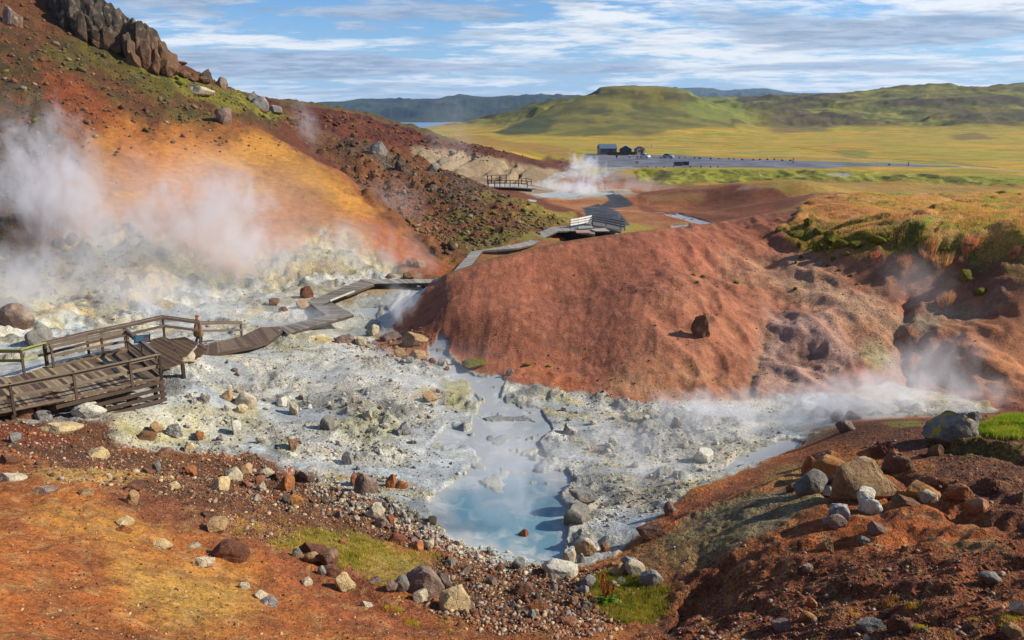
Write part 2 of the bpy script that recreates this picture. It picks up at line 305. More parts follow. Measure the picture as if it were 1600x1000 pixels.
# orange slope
ORANGE = paint([(120, 205), (200, 200), (280, 208), (360, 205), (402, 203), (470, 238), (530, 273), (572, 313), (600, 347), (650, 382), (700, 418), (690, 430), (560, 420), (430, 428), (300, 430), (180, 400), (110, 330)], 'bf8140', 'ae6f38', 'm', 1, soft=32, warp=26, gran=.25, rmax=106)
paint([(180, 205), (300, 210), (330, 250), (310, 300), (250, 310), (180, 270)], 'b26a38', 'c47f3c', 'm', .8, soft=22, warp=16, rmax=106)
paint([(300, 250), (420, 215), (500, 265), (560, 310), (580, 345), (480, 300), (430, 260)], 'cc9040', a=.8, soft=22, warp=8, rmax=106)
paint([(400, 330), (460, 320), (440, 395), (390, 390)], 'c8782c', a=.75, soft=20, warp=14, rmax=106)
paint([(600, 350), (650, 384), (698, 418), (690, 432), (620, 420), (580, 380), (560, 340)], 'b0582f', 'bb6a38', 'm', .85, soft=12, warp=6, rmax=106)
paint([(330, 215), (400, 262), (450, 290), (540, 330), (600, 372), (650, 410)], '9a6030', a=.55, soft=3, warp=6, kind='line', width=1.0, rmax=106)
paint([(400, 205), (440, 222), (505, 256), (540, 280), (560, 300)], '90502f', a=.6, soft=4, warp=3, kind='line', width=2, rmax=106)
paint([(630, 365), (660, 388), (700, 420)], '6a3520', a=.8, soft=2, warp=2, kind='line', width=1.6, rmax=106)
# sulphur foot of the hill
FOOT = paint([(60, 400), (130, 360), (200, 350), (300, 400), (360, 420), (430, 395), (510, 365), (560, 385), (610, 405), (650, 430), (560, 440), (430, 456), (300, 480), (150, 510), (0, 540), (-150, 560), (-150, 470), (20, 430)], 'cfc09a', 'aaa394', 's', 1, soft=18, warp=18, gran=.6, rmax=80)
paint([(90, 420), (200, 400), (320, 430), (430, 440), (300, 475), (150, 495), (60, 500)], 'd2b488', a=.8, br=('m', -.1, .15), rmax=80)
paint([(430, 420), (520, 415), (600, 425), (560, 440), (440, 450)], 'c8a870', a=.6, soft=10, rmax=80)
paint([(430, 432), (500, 425), (560, 432), (560, 446), (500, 452), (440, 448)], '7f7a70', a=.75, soft=5, warp=8, rmax=80)
paint([(-100, 380), (40, 380), (80, 420), (60, 460), (-100, 470)], '7b6a5c', '8d7a68', 's', .7, soft=14, warp=14, rmax=80)
# ---- foreground base
paint([(-1200, 700), (-300, 640), (-150, 648), (0, 652), (170, 655), (200, 690), (400, 705), (480, 745), (620, 790), (700, 845), (800, 885), (885, 893), (960, 865), (1000, 830), (1100, 755), (1240, 695), (1335, 655), (1440, 650), (1600, 645), (2000, 640), (2600, 900), (2600, 1900), (1600, 2200), (0, 2200), (-1000, 1900)], 'b06a38', '9e5c34', 's', 1, soft=6, warp=10, gran=.7, rmin=3.2)
# ---- basin
BAS = paint([(-150, 600), (-150, 530), (0, 520), (150, 492), (300, 455), (430, 442), (560, 428), (640, 428), (690, 434), (640, 470), (598, 508), (640, 527), (690, 545), (740, 578), (800, 597), (900, 614), (1000, 628), (1180, 622), (1320, 612), (1400, 600), (1480, 612), (1560, 640), (1450, 651), (1330, 657), (1240, 698), (1100, 760), (1000, 828), (960, 866), (884, 892), (800, 884), (700, 845), (620, 790), (480, 745), (380, 707), (170, 690), (165, 662), (0, 665), (-150, 668)], 'd2cbbb', 'b0ada4', 's', 1, soft=4, warp=9, gran=.38)
basm = full(*BAS)
put(ALLS, basm * sm(-.05, .2, wx1) * sm(33, 40, R2), alb('d8ccb4'), .6)
put(ALLS, basm * sm(.05, .3, fbm(X2 / 3.5, Y2 / 3.5, 4, 141)), alb('8f8f8b'), .55)
put(ALLS, basm * sm(.1, .3, fbm((X2 + Y2 * .2) / 9, Y2 / 3.5, 3, 143)), alb('cdb98c'), .5)
put(ALLS, basm * sm(.12, .35, fbm(X2 / 5, Y2 / 5, 4, 151)), alb('b5a878'), .5)
put(ALLS, basm * sm(.28, .42, fbm(X2 / 3, Y2 / 3, 4, 161)), alb('c49a50'), .6)
put(ALLS, basm * sm(.0, .3, fbm((X2 - .3 * Y2) / 6, (Y2 + .3 * X2) / 2.2, 4, 147)), alb('9aa0a4'), .55)
put(ALLS, basm * sm(.15, .35, fbm(X2 / 1.4, Y2 / 1.4, 3, 149)), alb('e2dfd8'), .5)
put(ALLS, basm * sm(.22, .4, fbm(X2 / 2.2, Y2 / 2.2, 4, 153)), alb('62625f'), .7)
wetp = basm * sm(.02, .2, fbm((X2 - .3 * Y2) / 5, (Y2 + .3 * X2) / 2.2, 4, 148))
put(ALLS, wetp, alb('aeb5b8'), .6)
paint([(170, 650), (260, 630), (400, 640), (420, 690), (300, 700), (180, 690)], 'b5a670', 'c4bca2', 's', .75, soft=12, warp=14)
paint([(520, 655), (600, 648), (640, 675), (600, 690), (540, 682)], 'aaa463', a=.7, soft=14, warp=12)
paint([(690, 590), (735, 595), (735, 640), (700, 640)], 'a89c58', a=.7, soft=8, warp=8)
paint([(400, 560), (560, 540), (640, 560), (690, 600), (620, 620), (480, 625), (400, 600)], 'dad2c0', 'c4c2ba', 's', .7, soft=16, warp=14)
paint([(900, 615), (1000, 628), (1180, 622), (1250, 640), (1180, 700), (1050, 740), (980, 720), (920, 660)], 'b8b6b2', 'cfc8ba', 's', .6, soft=16, warp=14)
paint([(940, 645), (1000, 640), (1030, 660), (980, 670)], 'cfae62', a=.6, soft=10, warp=10)
paint([(1080, 700), (1160, 690), (1200, 720), (1100, 745)], 'c0b8a4', a=.5, soft=10)
paint([(420, 512), (560, 470), (640, 440), (690, 434), (640, 470), (600, 508), (560, 520), (480, 530)], 'bab8ac', 'a8a698', 's', .7, soft=10, warp=10)
paint([(440, 455), (520, 440), (560, 470), (500, 480), (440, 480)], 'a58c5a', 'bdb49a', 's', .7, soft=8, warp=10)
paint([(560, 440), (600, 446), (625, 456), (590, 462), (550, 455)], 'b98a58', a=.7, soft=5, warp=6)
paint([(1380, 600), (1450, 600), (1500, 625), (1480, 645), (1400, 640), (1340, 625)], 'd0b890', 'cfcabd', 's', .7, soft=8)
# red dirt with stones beside the stream
paint([(585, 525), (620, 520), (670, 535), (690, 560), (670, 570), (620, 558), (590, 545)], 'a4552f', '9c6038', 's', .9, soft=6, warp=10)
# ---- red mound
MOUND = paint([(590, 512), (640, 466), (700, 431), (800, 401), (900, 377), (1000, 363), (1100, 351), (1200, 333), (1250, 322), (1300, 372), (1400, 400), (1600, 440), (1800, 460), (1800, 640), (1600, 642), (1555, 638), (1480, 612), (1400, 598), (1320, 612), (1180, 622), (1000, 628), (900, 613), (800, 597), (740, 577), (690, 545), (640, 526)], 'a8604a', '92503c', 'm', 1, soft=3, warp=3, gran=.22, rmax=72)
moundm = full(*MOUND)
paint([(1070, 395), (1200, 370), (1230, 430), (1210, 500), (1170, 600), (1010, 615), (950, 590), (985, 510), (1040, 450)], 'b8765e', 'a8644c', 's', .75, soft=26, warp=16, rmax=72)  # east flank: paler mineral, with its sunlit brightness also put into the albedo
paint([(600, 508), (700, 445), (900, 390), (1000, 380), (1050, 410), (980, 470), (900, 560), (760, 560), (690, 545)], '844636', '94523e', 'm', .8, soft=16, rmax=72)  # west flank: duskier, shade of the side facing off the sun painted in
paint([(690, 545), (740, 560), (850, 570), (930, 600), (910, 612), (860, 603), (740, 577)], 'b4623e', a=.9, soft=5, warp=5, rmax=60)
paint([(980, 365), (1080, 360), (1130, 380), (1060, 420), (1000, 440), (960, 400)], 'a65a48', '944c3a', 'm', .8, soft=18, warp=12, rmax=72)
paint([(1150, 345), (1240, 330), (1260, 350), (1200, 400), (1140, 400), (1080, 400)], '9c533c', '8a4834', 'm', .8, soft=14, rmax=80)
paint([(1130, 400), (1240, 390), (1330, 450), (1400, 490), (1440, 540), (1400, 600), (1330, 520), (1250, 470), (1180, 440)], 'c6987a', 'b8866c', 's', .75, soft=30, warp=16, gran=.5, rmax=72)
paint([(1200, 430), (1300, 440), (1380, 480), (1420, 500), (1380, 520), (1280, 480)], 'd2b094', a=.6, soft=16, warp=14, rmax=72)
paint([(1190, 480), (1300, 490), (1350, 540), (1320, 600), (1200, 620), (1170, 600), (1190, 540)], 'a8867c', 'b8988e', 's', .85, soft=14, warp=14, rmax=72)
paint([(1245, 545), (1280, 540), (1290, 555), (1262, 565), (1248, 562)], '6c4a40', a=.6, soft=8, warp=5, rmax=72)
paint([(1340, 540), (1380, 535), (1400, 555), (1370, 585), (1345, 570)], 'aaa27a', '94906c', 's', .9, soft=8, warp=9, rmax=72)
paint([(1400, 480), (1500, 480), (1560, 470), (1500, 500), (1440, 520), (1410, 510)], 'bfa98a', 'aaa088', 's', .9, soft=14, warp=14, rmax=72)
paint([(1200, 520), (1195, 545), (1182, 575), (1172, 605), (1180, 620)], '8a6a40', a=.5, soft=6, warp=9, kind='line', width=5, rmax=72)
paint([(1290, 380), (1400, 385), (1500, 400), (1480, 450), (1400, 460), (1330, 440)], '96604a', 'a86e50', 's', .9, soft=8, warp=8, rmax=72)
paint([(1440, 400), (1600, 405), (1750, 420), (1700, 470), (1560, 462), (1480, 440)], '8c6c3c', '8c5440', 's', .9, soft=10, warp=12, rmax=72)
paint([(1480, 500), (1600, 490), (1750, 500), (1750, 620), (1560, 625), (1500, 590)], 'c07e58', 'b06e4c', 's', .9, soft=18, warp=12, rmax=72)
paint([(850, 530), (900, 535), (935, 530), (930, 545), (880, 552), (840, 548)], '5d4030', a=.6, soft=6, warp=8, br=('s', -.2, .1), rmax=60)
paint([(1000, 560), (1100, 570), (1170, 600), (1160, 622), (1000, 628), (930, 610)], 'b27656', 'c0906e', 's', .7, soft=14, warp=8, rmax=60)
put(ALLS, moundm, alb('ac7864'), .22)
put(ALLS, moundm * sm(.12, .4, fbm(X2 / .8, Y2 / .8, 3, 171)), alb('c89478'), .14)
# ---- plateau grass
PLAT = paint([(1215, 355), (1240, 345), (1265, 318), (1300, 303), (1400, 304), (1600, 303), (1900, 303), (1900, 400), (1600, 400), (1480, 392), (1400, 380), (1330, 378), (1300, 388), (1250, 370)], 'd09a58', 'ac9c38', 's', 1, soft=4, warp=7, gran=.5, rmin=40, rmax=110)
platm = full(*PLAT)
put(ALLS, platm * sm(-.02, .2, fbm(X2 / 6, Y2 / 6, 3, 181)), alb('dc9a70'), .8)
put(ALLS, platm * sm(.15, .3, fbm(X2 / 4, Y2 / 4, 3, 191)), alb('8d9a32'), .8)
paint([(1230, 345), (1330, 350), (1450, 372), (1600, 385), (1600, 398), (1450, 390), (1380, 384), (1300, 385), (1240, 370)], '6f7028', '4d4c22', 's', .85, soft=5, warp=8, rmin=40, rmax=72)
paint([(1230, 320), (1270, 312), (1330, 325), (1380, 335), (1330, 345), (1250, 340)], '9a5a48', 'b06c56', 's', .8, soft=6, warp=8, rmin=50, rmax=110)
# ---- middle valley
paint([(905, 292), (990, 292), (1060, 300), (1100, 330), (1160, 348), (1050, 358), (960, 352), (900, 330), (850, 312)], 'a2603f', 'b27c50', 'm', 1, soft=4, warp=5, rmin=95, rmax=240, gran=.4)
VAL = paint([(990, 300), (1080, 298), (1150, 289), (1200, 284), (1260, 285), (1310, 296), (1260, 312), (1220, 330), (1190, 346), (1150, 352), (1060, 340), (1000, 330)], '8c5034', '7a4630', 'm', 1, soft=3, warp=4, rmin=95, rmax=240, gran=.4)
paint([(1000, 305), (1100, 303), (1100, 316), (1020, 316)], 'a87a50', a=.7, soft=5, rmin=95, rmax=240)
paint([(1160, 290), (1240, 288), (1230, 294), (1150, 297)], 'b08a7c', a=.7, soft=3, warp=3, rmin=95, rmax=240)
paint([(985, 316), (1060, 322), (1150, 332), (1110, 335), (1010, 325)], 'a67048', '96543c', 's', .8, soft=4, warp=5, rmin=95, rmax=240)
paint([(975, 345), (1040, 360), (1075, 358), (1000, 375), (960, 372), (950, 352)], '94983a', 'a88a3c', 's', .95, soft=4, warp=5, rmin=70, rmax=200)
paint([(815, 322), (900, 330), (905, 345), (880, 352), (840, 335)], 'a98c3c', '8a7a34', 's', .85, soft=4, warp=5, rmin=95, rmax=200)
paint([(960, 325), (1000, 335), (1040, 345), (1000, 350), (960, 340)], '9c6a48', a=.6, soft=4, rmin=95, rmax=200)
paint([(800, 296), (900, 298), (985, 296), (1000, 303), (900, 312), (840, 310)], 'b3aea4', 'a48c74', 'm', .9, soft=4, warp=4, rmin=150, rmax=240)
paint([(830, 290), (900, 272), (960, 270), (1000, 282), (1000, 292), (900, 296)], '7c5248', 'a0705a', 's', .95, soft=4, warp=5, rmin=150, rmax=260)
paint([(880, 262), (960, 266), (1000, 275), (960, 280), (900, 275)], '9c9690', 'a88a74', 's', .8, soft=4, warp=4, rmin=180, rmax=280)
BANK = paint([(990, 265), (1060, 264), (1300, 267), (1600, 281), (1750, 285), (1750, 296), (1600, 294), (1300, 282), (1120, 285), (1040, 288), (1000, 282)], '9c962c', '80842a', 's', .95, soft=3, warp=4, rmin=180, rmax=290)
put(ALLS, full(*BANK) * sm(.1, .3, fbm(X2 / 7, Y2 / 12, 4, 201)), alb('4a4424'), .8)
paint([(1080, 286), (1300, 283), (1600, 293), (1750, 296), (1750, 302), (1300, 300), (1150, 288)], 'a88c44', 'b0843c', 'm', .9, soft=3, warp=4, rmin=110, rmax=260)
# ---- foreground details, left
fgm = (1 - sm(24, 33, R2)) * (1 - basm)
paint([(-200, 760), (0, 745), (200, 800), (420, 850), (560, 930), (660, 1000), (600, 1150), (0, 1200), (-300, 1000)], 'bc7038', 'a86232', 's', .8, soft=30, warp=20, gran=.45)
paint([(60, 785), (180, 800), (260, 830), (180, 850), (60, 815)], 'c08a44', a=.8, soft=26, warp=14, gran=.35)
paint([(180, 870), (380, 890), (400, 950), (300, 990), (180, 940)], 'bc9048', a=.85, soft=40, warp=16, gran=.35)
paint([(0, 860), (150, 870), (200, 940), (180, 1000), (0, 1000)], 'b66232', 'aa6a3e', 's', .6, soft=30, warp=20)
paint([(-200, 655), (0, 658), (170, 662), (190, 700), (420, 715), (480, 750), (620, 800), (640, 850), (400, 830), (250, 780), (120, 740), (0, 700), (-200, 690)], '7c523c', '664433', 's', .85, soft=10, warp=14, gran=1)
paint([(-200, 662), (0, 664), (100, 672), (130, 690), (60, 700), (0, 695), (-200, 690)], '9c4a2c', a=.7, soft=8, warp=10)
paint([(60, 735), (180, 735), (270, 745), (260, 755), (150, 760), (70, 755)], 'c09458', a=.9, soft=9, warp=6, gran=.3)
paint([(180, 765), (330, 790), (450, 820), (460, 850), (380, 850), (240, 810), (150, 775)], '7c4a38', a=.7, soft=16, warp=14)
paint([(340, 800), (420, 815), (470, 830), (430, 830), (360, 815)], 'c08a58', a=.7, soft=5, warp=5)
paint([(400, 850), (560, 870), (660, 940), (700, 1000), (560, 1000), (440, 900)], '9a5436', 'a35c3c', 's', .8, soft=16, warp=14)
GRASSA = paint([(425, 838), (500, 826), (580, 846), (660, 870), (700, 885), (690, 905), (620, 915), (560, 890), (500, 870), (440, 852)], '9c8c40', 'ac9450', 's', .85, soft=14, warp=14, gran=.4)
paint([(660, 880), (720, 875), (880, 900), (980, 905), (1000, 950), (900, 970), (780, 975), (700, 960), (640, 920)], '7a4e3c', '684436', 's', .9, soft=10, warp=12, gran=1)
GRASSB = paint([(925, 905), (1000, 895), (1040, 925), (1045, 955), (1000, 972), (950, 965), (930, 940)], '8f8636', 'a08440', 's', .85, soft=6, warp=12, gran=.4)
paint([(1000, 960), (1060, 940), (1100, 950), (1060, 985), (1020, 985)], '4f2c20', a=.7, soft=10, warp=6)
# ---- foreground details, right
RFG = paint([(1050, 920), (1100, 860), (1200, 850), (1320, 800), (1450, 760), (1600, 740), (1800, 740), (1800, 1300), (1000, 1300), (1000, 990)], 'a05c3a', '8c5036', 's', 1, soft=16, warp=14, gran=1)
paint([(1330, 658), (1450, 655), (1600, 650), (1800, 650), (1800, 800), (1500, 780), (1450, 720), (1340, 700), (1290, 690)], '7c4c38', '6a4030', 's', .9, soft=10, warp=12, gran=1)
paint([(1120, 790), (1200, 770), (1285, 762), (1290, 785), (1230, 815), (1150, 860), (1060, 885), (1000, 880), (1030, 850), (1080, 810)], '8d8468', '9a8a60', 's', .9, soft=9, warp=10, gran=.8)
paint([(990, 850), (1060, 860), (1120, 865), (1060, 900), (1000, 905), (960, 880)], 'a0754c', a=.7, soft=12, warp=8)
paint([(1040, 800), (1120, 765), (1220, 715), (1290, 690), (1310, 720), (1240, 740), (1150, 780), (1080, 810), (1010, 835)], 'a85a36', '94563a', 's', .85, soft=8, warp=8, gran=.8)
paint([(1200, 730), (1270, 715), (1310, 735), (1260, 760), (1180, 765)], 'a07c4a', '8a6a42', 's', .8, soft=10, warp=8)
paint([(1300, 790), (1420, 770), (1520, 800), (1560, 850), (1480, 860), (1380, 850), (1280, 880), (1250, 840)], 'b5622f', 'a85a30', 's', .9, soft=16, warp=10, gran=.6)
paint([(1450, 845), (1540, 842), (1580, 862), (1500, 862)], '9a8058', a=.7, soft=8, warp=8)
paint([(1100, 880), (1220, 860), (1320, 850), (1350, 870), (1250, 900), (1150, 930), (1080, 930)], 'a8683c', '985438', 's', .7, soft=14, warp=10, gran=.9)
paint([(1240, 700), (1270, 668), (1340, 660), (1320, 680), (1270, 690)], '8a5a44', '706858', 's', .8, soft=6, warp=6)
paint([(1380, 660), (1430, 656), (1450, 664), (1400, 668)], '8c8638', a=.8, soft=4, warp=6)
GRASSC = paint([(1525, 672), (1560, 657), (1600, 655), (1700, 655), (1700, 684), (1600, 683), (1540, 682)], '7fa02c', '8ca832', 's', 1, soft=3, warp=5, gran=.3)
paint([(1460, 690), (1540, 690), (1600, 700), (1700, 700), (1700, 712), (1580, 712), (1480, 700)], '9a7c40', '7c6a34', 's', .8, soft=4, warp=8)
put(ALLS, fgm * sm(.12, .3, fbm(X2 / .9, Y2 / .9, 4, 331)), alb('7c4830'), .45)
put(ALLS, fgm * sm(.18, .34, fbm(X2 / .45, Y2 / .7, 4, 335)), alb('c49868'), .35)
log('painted')
# ------------------------------------------------------------------ tarmac, paths and water masks (all on the ground, all from outlines found on it)
ROADC = alb('7c7c80', .62); TAR = alb('3d4046', .8)
road = paint([(880, 226), (1000, 229), (1130, 236), (1250, 243), (1360, 250), (1450, 258), (1600, 268), (1800, 280)], 'a8a8ac', a=1, soft=.8, warp=0, kind='line', width=1.5, rmin=200)
# ------------------------------------------------------------------ relief
log('relief')
dH = np.zeros((NR, NA))
farr = sm(300, 600, R2)
dH += (1 - full(*hillgreen) * .5) * hillm * (1 - .4 * full(*hillgreen)) * (wxf * 3 + (gul - .6) * 11 + fbm(X2 / 60, Y2 / 60, 5, 82) * 5.0 + fbm(X2 / 18, Y2 / 18, 3, 84) * 1.4)
rb = np.sqrt(((X2 - 150) / 62) ** 2 + ((Y2 - 925) / 60) ** 2) + fbm(X2 / 30, Y2 / 30, 3, 86) * .12
but = sm(1.45, .70, rb); dH += but * 9.0
midm = sm(95, 130, R2) * (1 - sm(240, 260, R2)) * sm(.12, .2, A2)
dH += midm * fbm(X2 / 14, Y2 / 14, 4, 210) * .5
dH += full(*BANK) * (ridged(X2 / 9, Y2 / 14, 3, 215) - .5) * 1.5
lefth = sm(2.3, 5, H0) * sm(-.02, -.12, A2 - 0) * sm(48, 60, R2) * (1 - sm(280, 400, R2))
cb1, cv1 = cellbump(X2 / 1.6, Y2 / 1.6, 5); cb2, cv2 = cellbump(X2 / .7, Y2 / .7, 9)
orm = full(*ORANGE)
footm = full(*FOOT)
spm = full(*SPUR)
rough = np.clip(lefth * (1 - orm) * (1 - footm), 0, 1)
dH += rough * (wx1 * .9 + wx2 * .35 + cb1 * cv1 * .55)
dH += orm * (fbm(X2 / 12, Y2 / 5, 3, 220) * .5 + wx2 * .06)
dH += spm * (cb1 * cv1 * .5 + cb2 * cv2 * .3)
dH += full(*RIDGE) * (wx1 * .6 + (ridged(X2 / 6, Y2 / 6, 3, 225) - .5) * .5)
tan_ = full(*TAN)
dH += tan_ * -np.clip(ridged((X2 - Y2 * .25) / 5.5 + wx1 * .25, Y2 / 30, 2, 230) - .62, 0, 1) * 4.0
dH += footm * (wx2 * .45 + wx1 * .8 + cb2 * cv2 * .3 + (ridged(X2 / 2.5, Y2 / 2.5, 3, 235) - .6) * .7)
# basin crust
cb3, cv3 = cellbump(X2 / .42, Y2 / .42, 13)
patch = sm(-.15, .25, wx1)
west_ = None
west = moundm * (1 - sm(.1, .25, A2))
dH += west * (ridged(X2 / 1.3 + wx2 * .15, Y2 / 5, 3, 262) - .62) * .10
patch = sm(-.05, .3, fbm(X2 / 4.5, Y2 / 4.5, 4, 243))
dH += basm * (1 - .7 * wetp) * (1 - footm) * (fbm(X2 / 1.9, Y2 / 1.9, 3, 240) * .16 + patch * (cb2 * cv2 * .26 + cb3 * cv3 * .14) + (.25 + patch) * (ridged(X2 / 1.1, Y2 / 1.1, 3, 245) - .65) * .20)
put(ALLS, basm * (1 - footm) * patch * sm(.1, .5, cb2 + cb3 * .5), alb('a09c92'), .55)
# mound: shallow rills and lumps
dH += moundm * (fbm(X2 / 5, Y2 / 5, 3, 250) * .22 + fbm(X2 / .9, Y2 / .9, 3, 255) * .05 + (ridged(X2 / .5, Y2 / .5, 2, 256) - .6) * .015)
east = moundm * sm(.1, .25, A2)
dH += east * (ridged((X2 + Y2 * .3) / 3.0, (Y2 - X2 * .2) / 6, 3, 260) - .62) * .5
for q, dep, wd in (([(1195, 510), (1190, 560), (1172, 605)], .22, 14), ([(1420, 470), (1400, 520), (1410, 560), (1420, 590)], .5, 14), ([(1062, 400), (1000, 430), (960, 480), (930, 540)], .10, 30), ([(1250, 548), (1285, 545)], .5, 8), ([(1500, 520), (1440, 560), (1420, 590)], .3, 10)):
    sl, m = region(q, wd, 4, HB, rmax=72, kind='line', width=wd * .3); dH[sl] -= m * dep
for q, dep, wd in (([(1380, 560), (1350, 560)], .5, 14), ([(1250, 500), (1300, 520)], .4, 24), ([(1130, 480), (1100, 540)], .35, 26), ([(860, 585), (900, 595)], .12, 6)):
    sl, m = region(q, wd, 4, HB, rmax=72, kind='line', width=wd * .3); dH[sl] += m * dep
# plateau: hummocks and an undercut turf edge
cb4, cv4 = cellbump(X2 / 1.1, Y2 / 1.1, 17); cb5, cv5 = cellbump(X2 / 2.6, Y2 / 2.2, 19)
dH += platm * (np.sqrt(cb5) * cv5 * .55 + np.sqrt(cb4) * cv4 * .22 + wx1 * .25)
edge = region([(1240, 362), (1300, 383), (1380, 381), (1450, 389), (1520, 397), (1600, 402), (1750, 410)], 7, 9, HB, rmin=35, rmax=72, kind='line', width=3)
dH[edge[0]] -= edge[1] * .45
hb = region([(1440, 395), (1560, 405), (1600, 430), (1560, 460), (1460, 430)], 10, 12, HB, rmin=30, rmax=72)
dH[hb[0]] += hb[1] * (cb4 * cv4)[hb[0]] * .3
# foreground
fg = (1 - sm(24, 33, R2)) * (1 - basm)
rfm = full(*RFG)
dH += fg * (fbm(X2 / 1.6, Y2 / 1.6, 4, 270) * .11 + (ridged((X2 + Y2) / 1.1, (Y2 - X2) / 2.2, 4, 273) - .62) * .09 + fbm(X2 / 5, Y2 / 5, 2, 271) * .15 + fbm(X2 / .35, Y2 / .35, 3, 272) * .02)
cb6, cv6 = cellbump(X2 / .22, Y2 / .22, 23)
dH += fg * GRAN * sm(.5, 1, GRAN) * (cb6 * cv6 * .05)
dH += rfm * (1 - sm(24, 33, R2)) * ((ridged(X2 / 2.2, Y2 / 1.2, 3, 280) - .6) * .3)
dH *= sm(5, 9, R2)
# eroded earth banks on the right foreground
for q, dep, wd in (([(1460, 700), (1520, 704), (1580, 712), (1600, 720)], .45, 8), ([(1400, 775), (1470, 790), (1540, 815), (1600, 822)], .4, 12), ([(1390, 735), (1440, 760)], .4, 14), ([(1290, 775), (1400, 755), (1470, 770)], .35, 10), ([(1040, 985), (1070, 950), (1130, 900)], .3, 14)):
    sl, m = region(q, wd, 5, HB, kind='line', width=wd * .35); dH[sl] -= m * dep
for q, dep, wd in (([(1465, 692), (1530, 694), (1600, 702)], .3, 6), ([(1020, 838), (1100, 802), (1180, 772), (1260, 735)], .25, 9), ([(360, 690), (480, 735), (600, 785)], .0, 10), ([(1530, 765), (1600, 780)], .3, 8), ([(1370, 700), (1395, 712)], .35, 7)):
    sl, m = region(q, wd, 5, HB, kind='line', width=wd * .35); dH[sl] += m * dep
# flat pads: car park, platform yard
PARK = region([(915, 240), (1000, 242), (1060, 242), (1130, 247), (1240, 251), (1420, 256.5), (1500, 260), (1500, 261.5), (1420, 260.5), (1340, 260), (1290, 263), (1150, 261.5), (1000, 262), (935, 261), (905, 250)], 3, 1, HB, rmin=200)
PATH1 = region([(908, 324), (935, 318), (962, 328), (985, 352), (935, 352), (915, 338)], 2, .5, HB, rmin=90, rmax=240)
PATH2 = region([(932, 299), (958, 299), (972, 306), (990, 319), (985, 323), (955, 325), (915, 326), (940, 320), (952, 313), (946, 305)], 1.6, .5, HB, rmin=90, rmax=240)
PATH3 = region([(820, 291), (850, 281), (900, 268), (945, 262), (985, 260), (1000, 263), (960, 268), (900, 275), (862, 285), (845, 291)], 1.6, .5, HB, rmin=150, rmax=290)
for msk in (PARK, PATH1, PATH2, PATH3):
    dH[msk[0]] *= (1 - msk[1])
put(*PARK, mixn('7c7c84', '66676f', wx1)[PARK[0]]); put(*PATH1, mixn('3c4048', '4c4f56', wx2)[PATH1[0]]); put(*PATH2, mixn('3c3e44', '4a4b50', wx2)[PATH2[0]]); put(*PATH3, mixn('a8a29c', '928c88', wx2)[PATH3[0]])
for q in ([(905, 240), (960, 243), (1040, 247), (1160, 247), (1240, 250)], [(958, 243), (1075, 250), (1140, 251)]):
    paint(q, '4a4038', '5a4a3a', 's', .9, soft=1.2, warp=1.5, kind='line', width=.9, rmin=200)
dH += full(*GRASSC) * np.sqrt(cb4) * cv4 * .22
# ---- milky water
wat = np.zeros((NR, NA))
WPOLY = [[(676, 770), (720, 745), (745, 718), (742, 700), (720, 690), (700, 700), (670, 695), (700, 670), (735, 668), (742, 640), (736, 600), (690, 580), (668, 560), (672, 540), (690, 534), (700, 540), (692, 556), (720, 572), (740, 584), (775, 588), (785, 600), (780, 620), (808, 625), (845, 640), (862, 670), (840, 690), (850, 715), (830, 735), (880, 735), (900, 750), (870, 770), (885, 790), (890, 820), (880, 850), (870, 882), (830, 870), (790, 858), (740, 852), (700, 838), (690, 815), (680, 800), (668, 785)],
         [(1210, 690), (1240, 682), (1256, 690), (1245, 700), (1200, 712), (1160, 725), (1130, 730), (1150, 712)],
         [(590, 506), (604, 492), (625, 470), (650, 450), (668, 446), (648, 466), (622, 492), (606, 510)],
         [(560, 480), (600, 478), (612, 490), (602, 500), (570, 492)],
         ]
for k, q in enumerate(WPOLY):
    sl, m = region(q, 3, 7 if k != 3 else 2, HB, rmax=72); wat[sl] = np.maximum(wat[sl], m)
for q in ([(600, 507), (606, 495), (625, 472), (655, 448)], [(686, 534), (694, 541), (682, 556), (700, 572), (740, 590)]):
    sl, m = region(q, 3, 2, HB, rmax=72, kind='line', width=4); wat[sl] = np.maximum(wat[sl], m)
for q, wd in (([(960, 328), (1000, 330), (1030, 331), (1060, 334), (1080, 343), (1105, 349)], 1.6), ([(900, 323), (935, 324)], 1.2)):
    sl, m = region(q, 1.2, 2, HB, rmin=90, rmax=240, kind='line', width=wd); wat[sl] = np.maximum(wat[sl], m)
for q in ([(1035, 333), (1065, 335), (1112, 348), (1110, 353), (1080, 347), (1045, 338)], [(830, 303), (870, 300), (930, 298), (960, 301), (900, 307), (850, 308)], [(825, 311), (838, 312), (838, 315), (826, 315)], [(885, 262), (905, 258), (930, 257), (905, 264)], [(1050, 352), (1075, 350), (1085, 354), (1050, 358)]):
    sl, m = region(q, 1.5, 1.5, HB, rmin=90, rmax=280); wat[sl] = np.maximum(wat[sl], m)
lump = sm(.30, .42, fbm(X2 / .9, Y2 / .9, 3, 290)) * sm(.35, .2, np.abs(A2 + .02) + 0 * A2) * 0
isl = sm(.14, .30, fbm(X2 / 1.1, Y2 / 1.1, 4, 291)) * sm(26.5, 29, R2)
lv = HS - .10                         # water level follows the smooth valley floor
nearw = wat * (R2 < 72)
dH = dH * (1 - wat * (1 - isl * .8)) - wat * (.30 - .24 * isl) - full(*region([(590, 500), (900, 560), (980, 800), (700, 880), (560, 700)], 40, 10, HB, rmax=72)) * .0
wet = np.clip(sm(0.02, .6, wat) + basm * sm(.02, .22, fbm((X2 - .3 * Y2) / 5, (Y2 + .3 * X2) / 2.2, 4, 148)) * .7, 0, 1)
put(ALLS, wat * (1 - isl), alb('aeb0ae'), .85)
put(ALLS, wat * isl, mixn('8f8e88', 'a8a58c', wx2), .9)
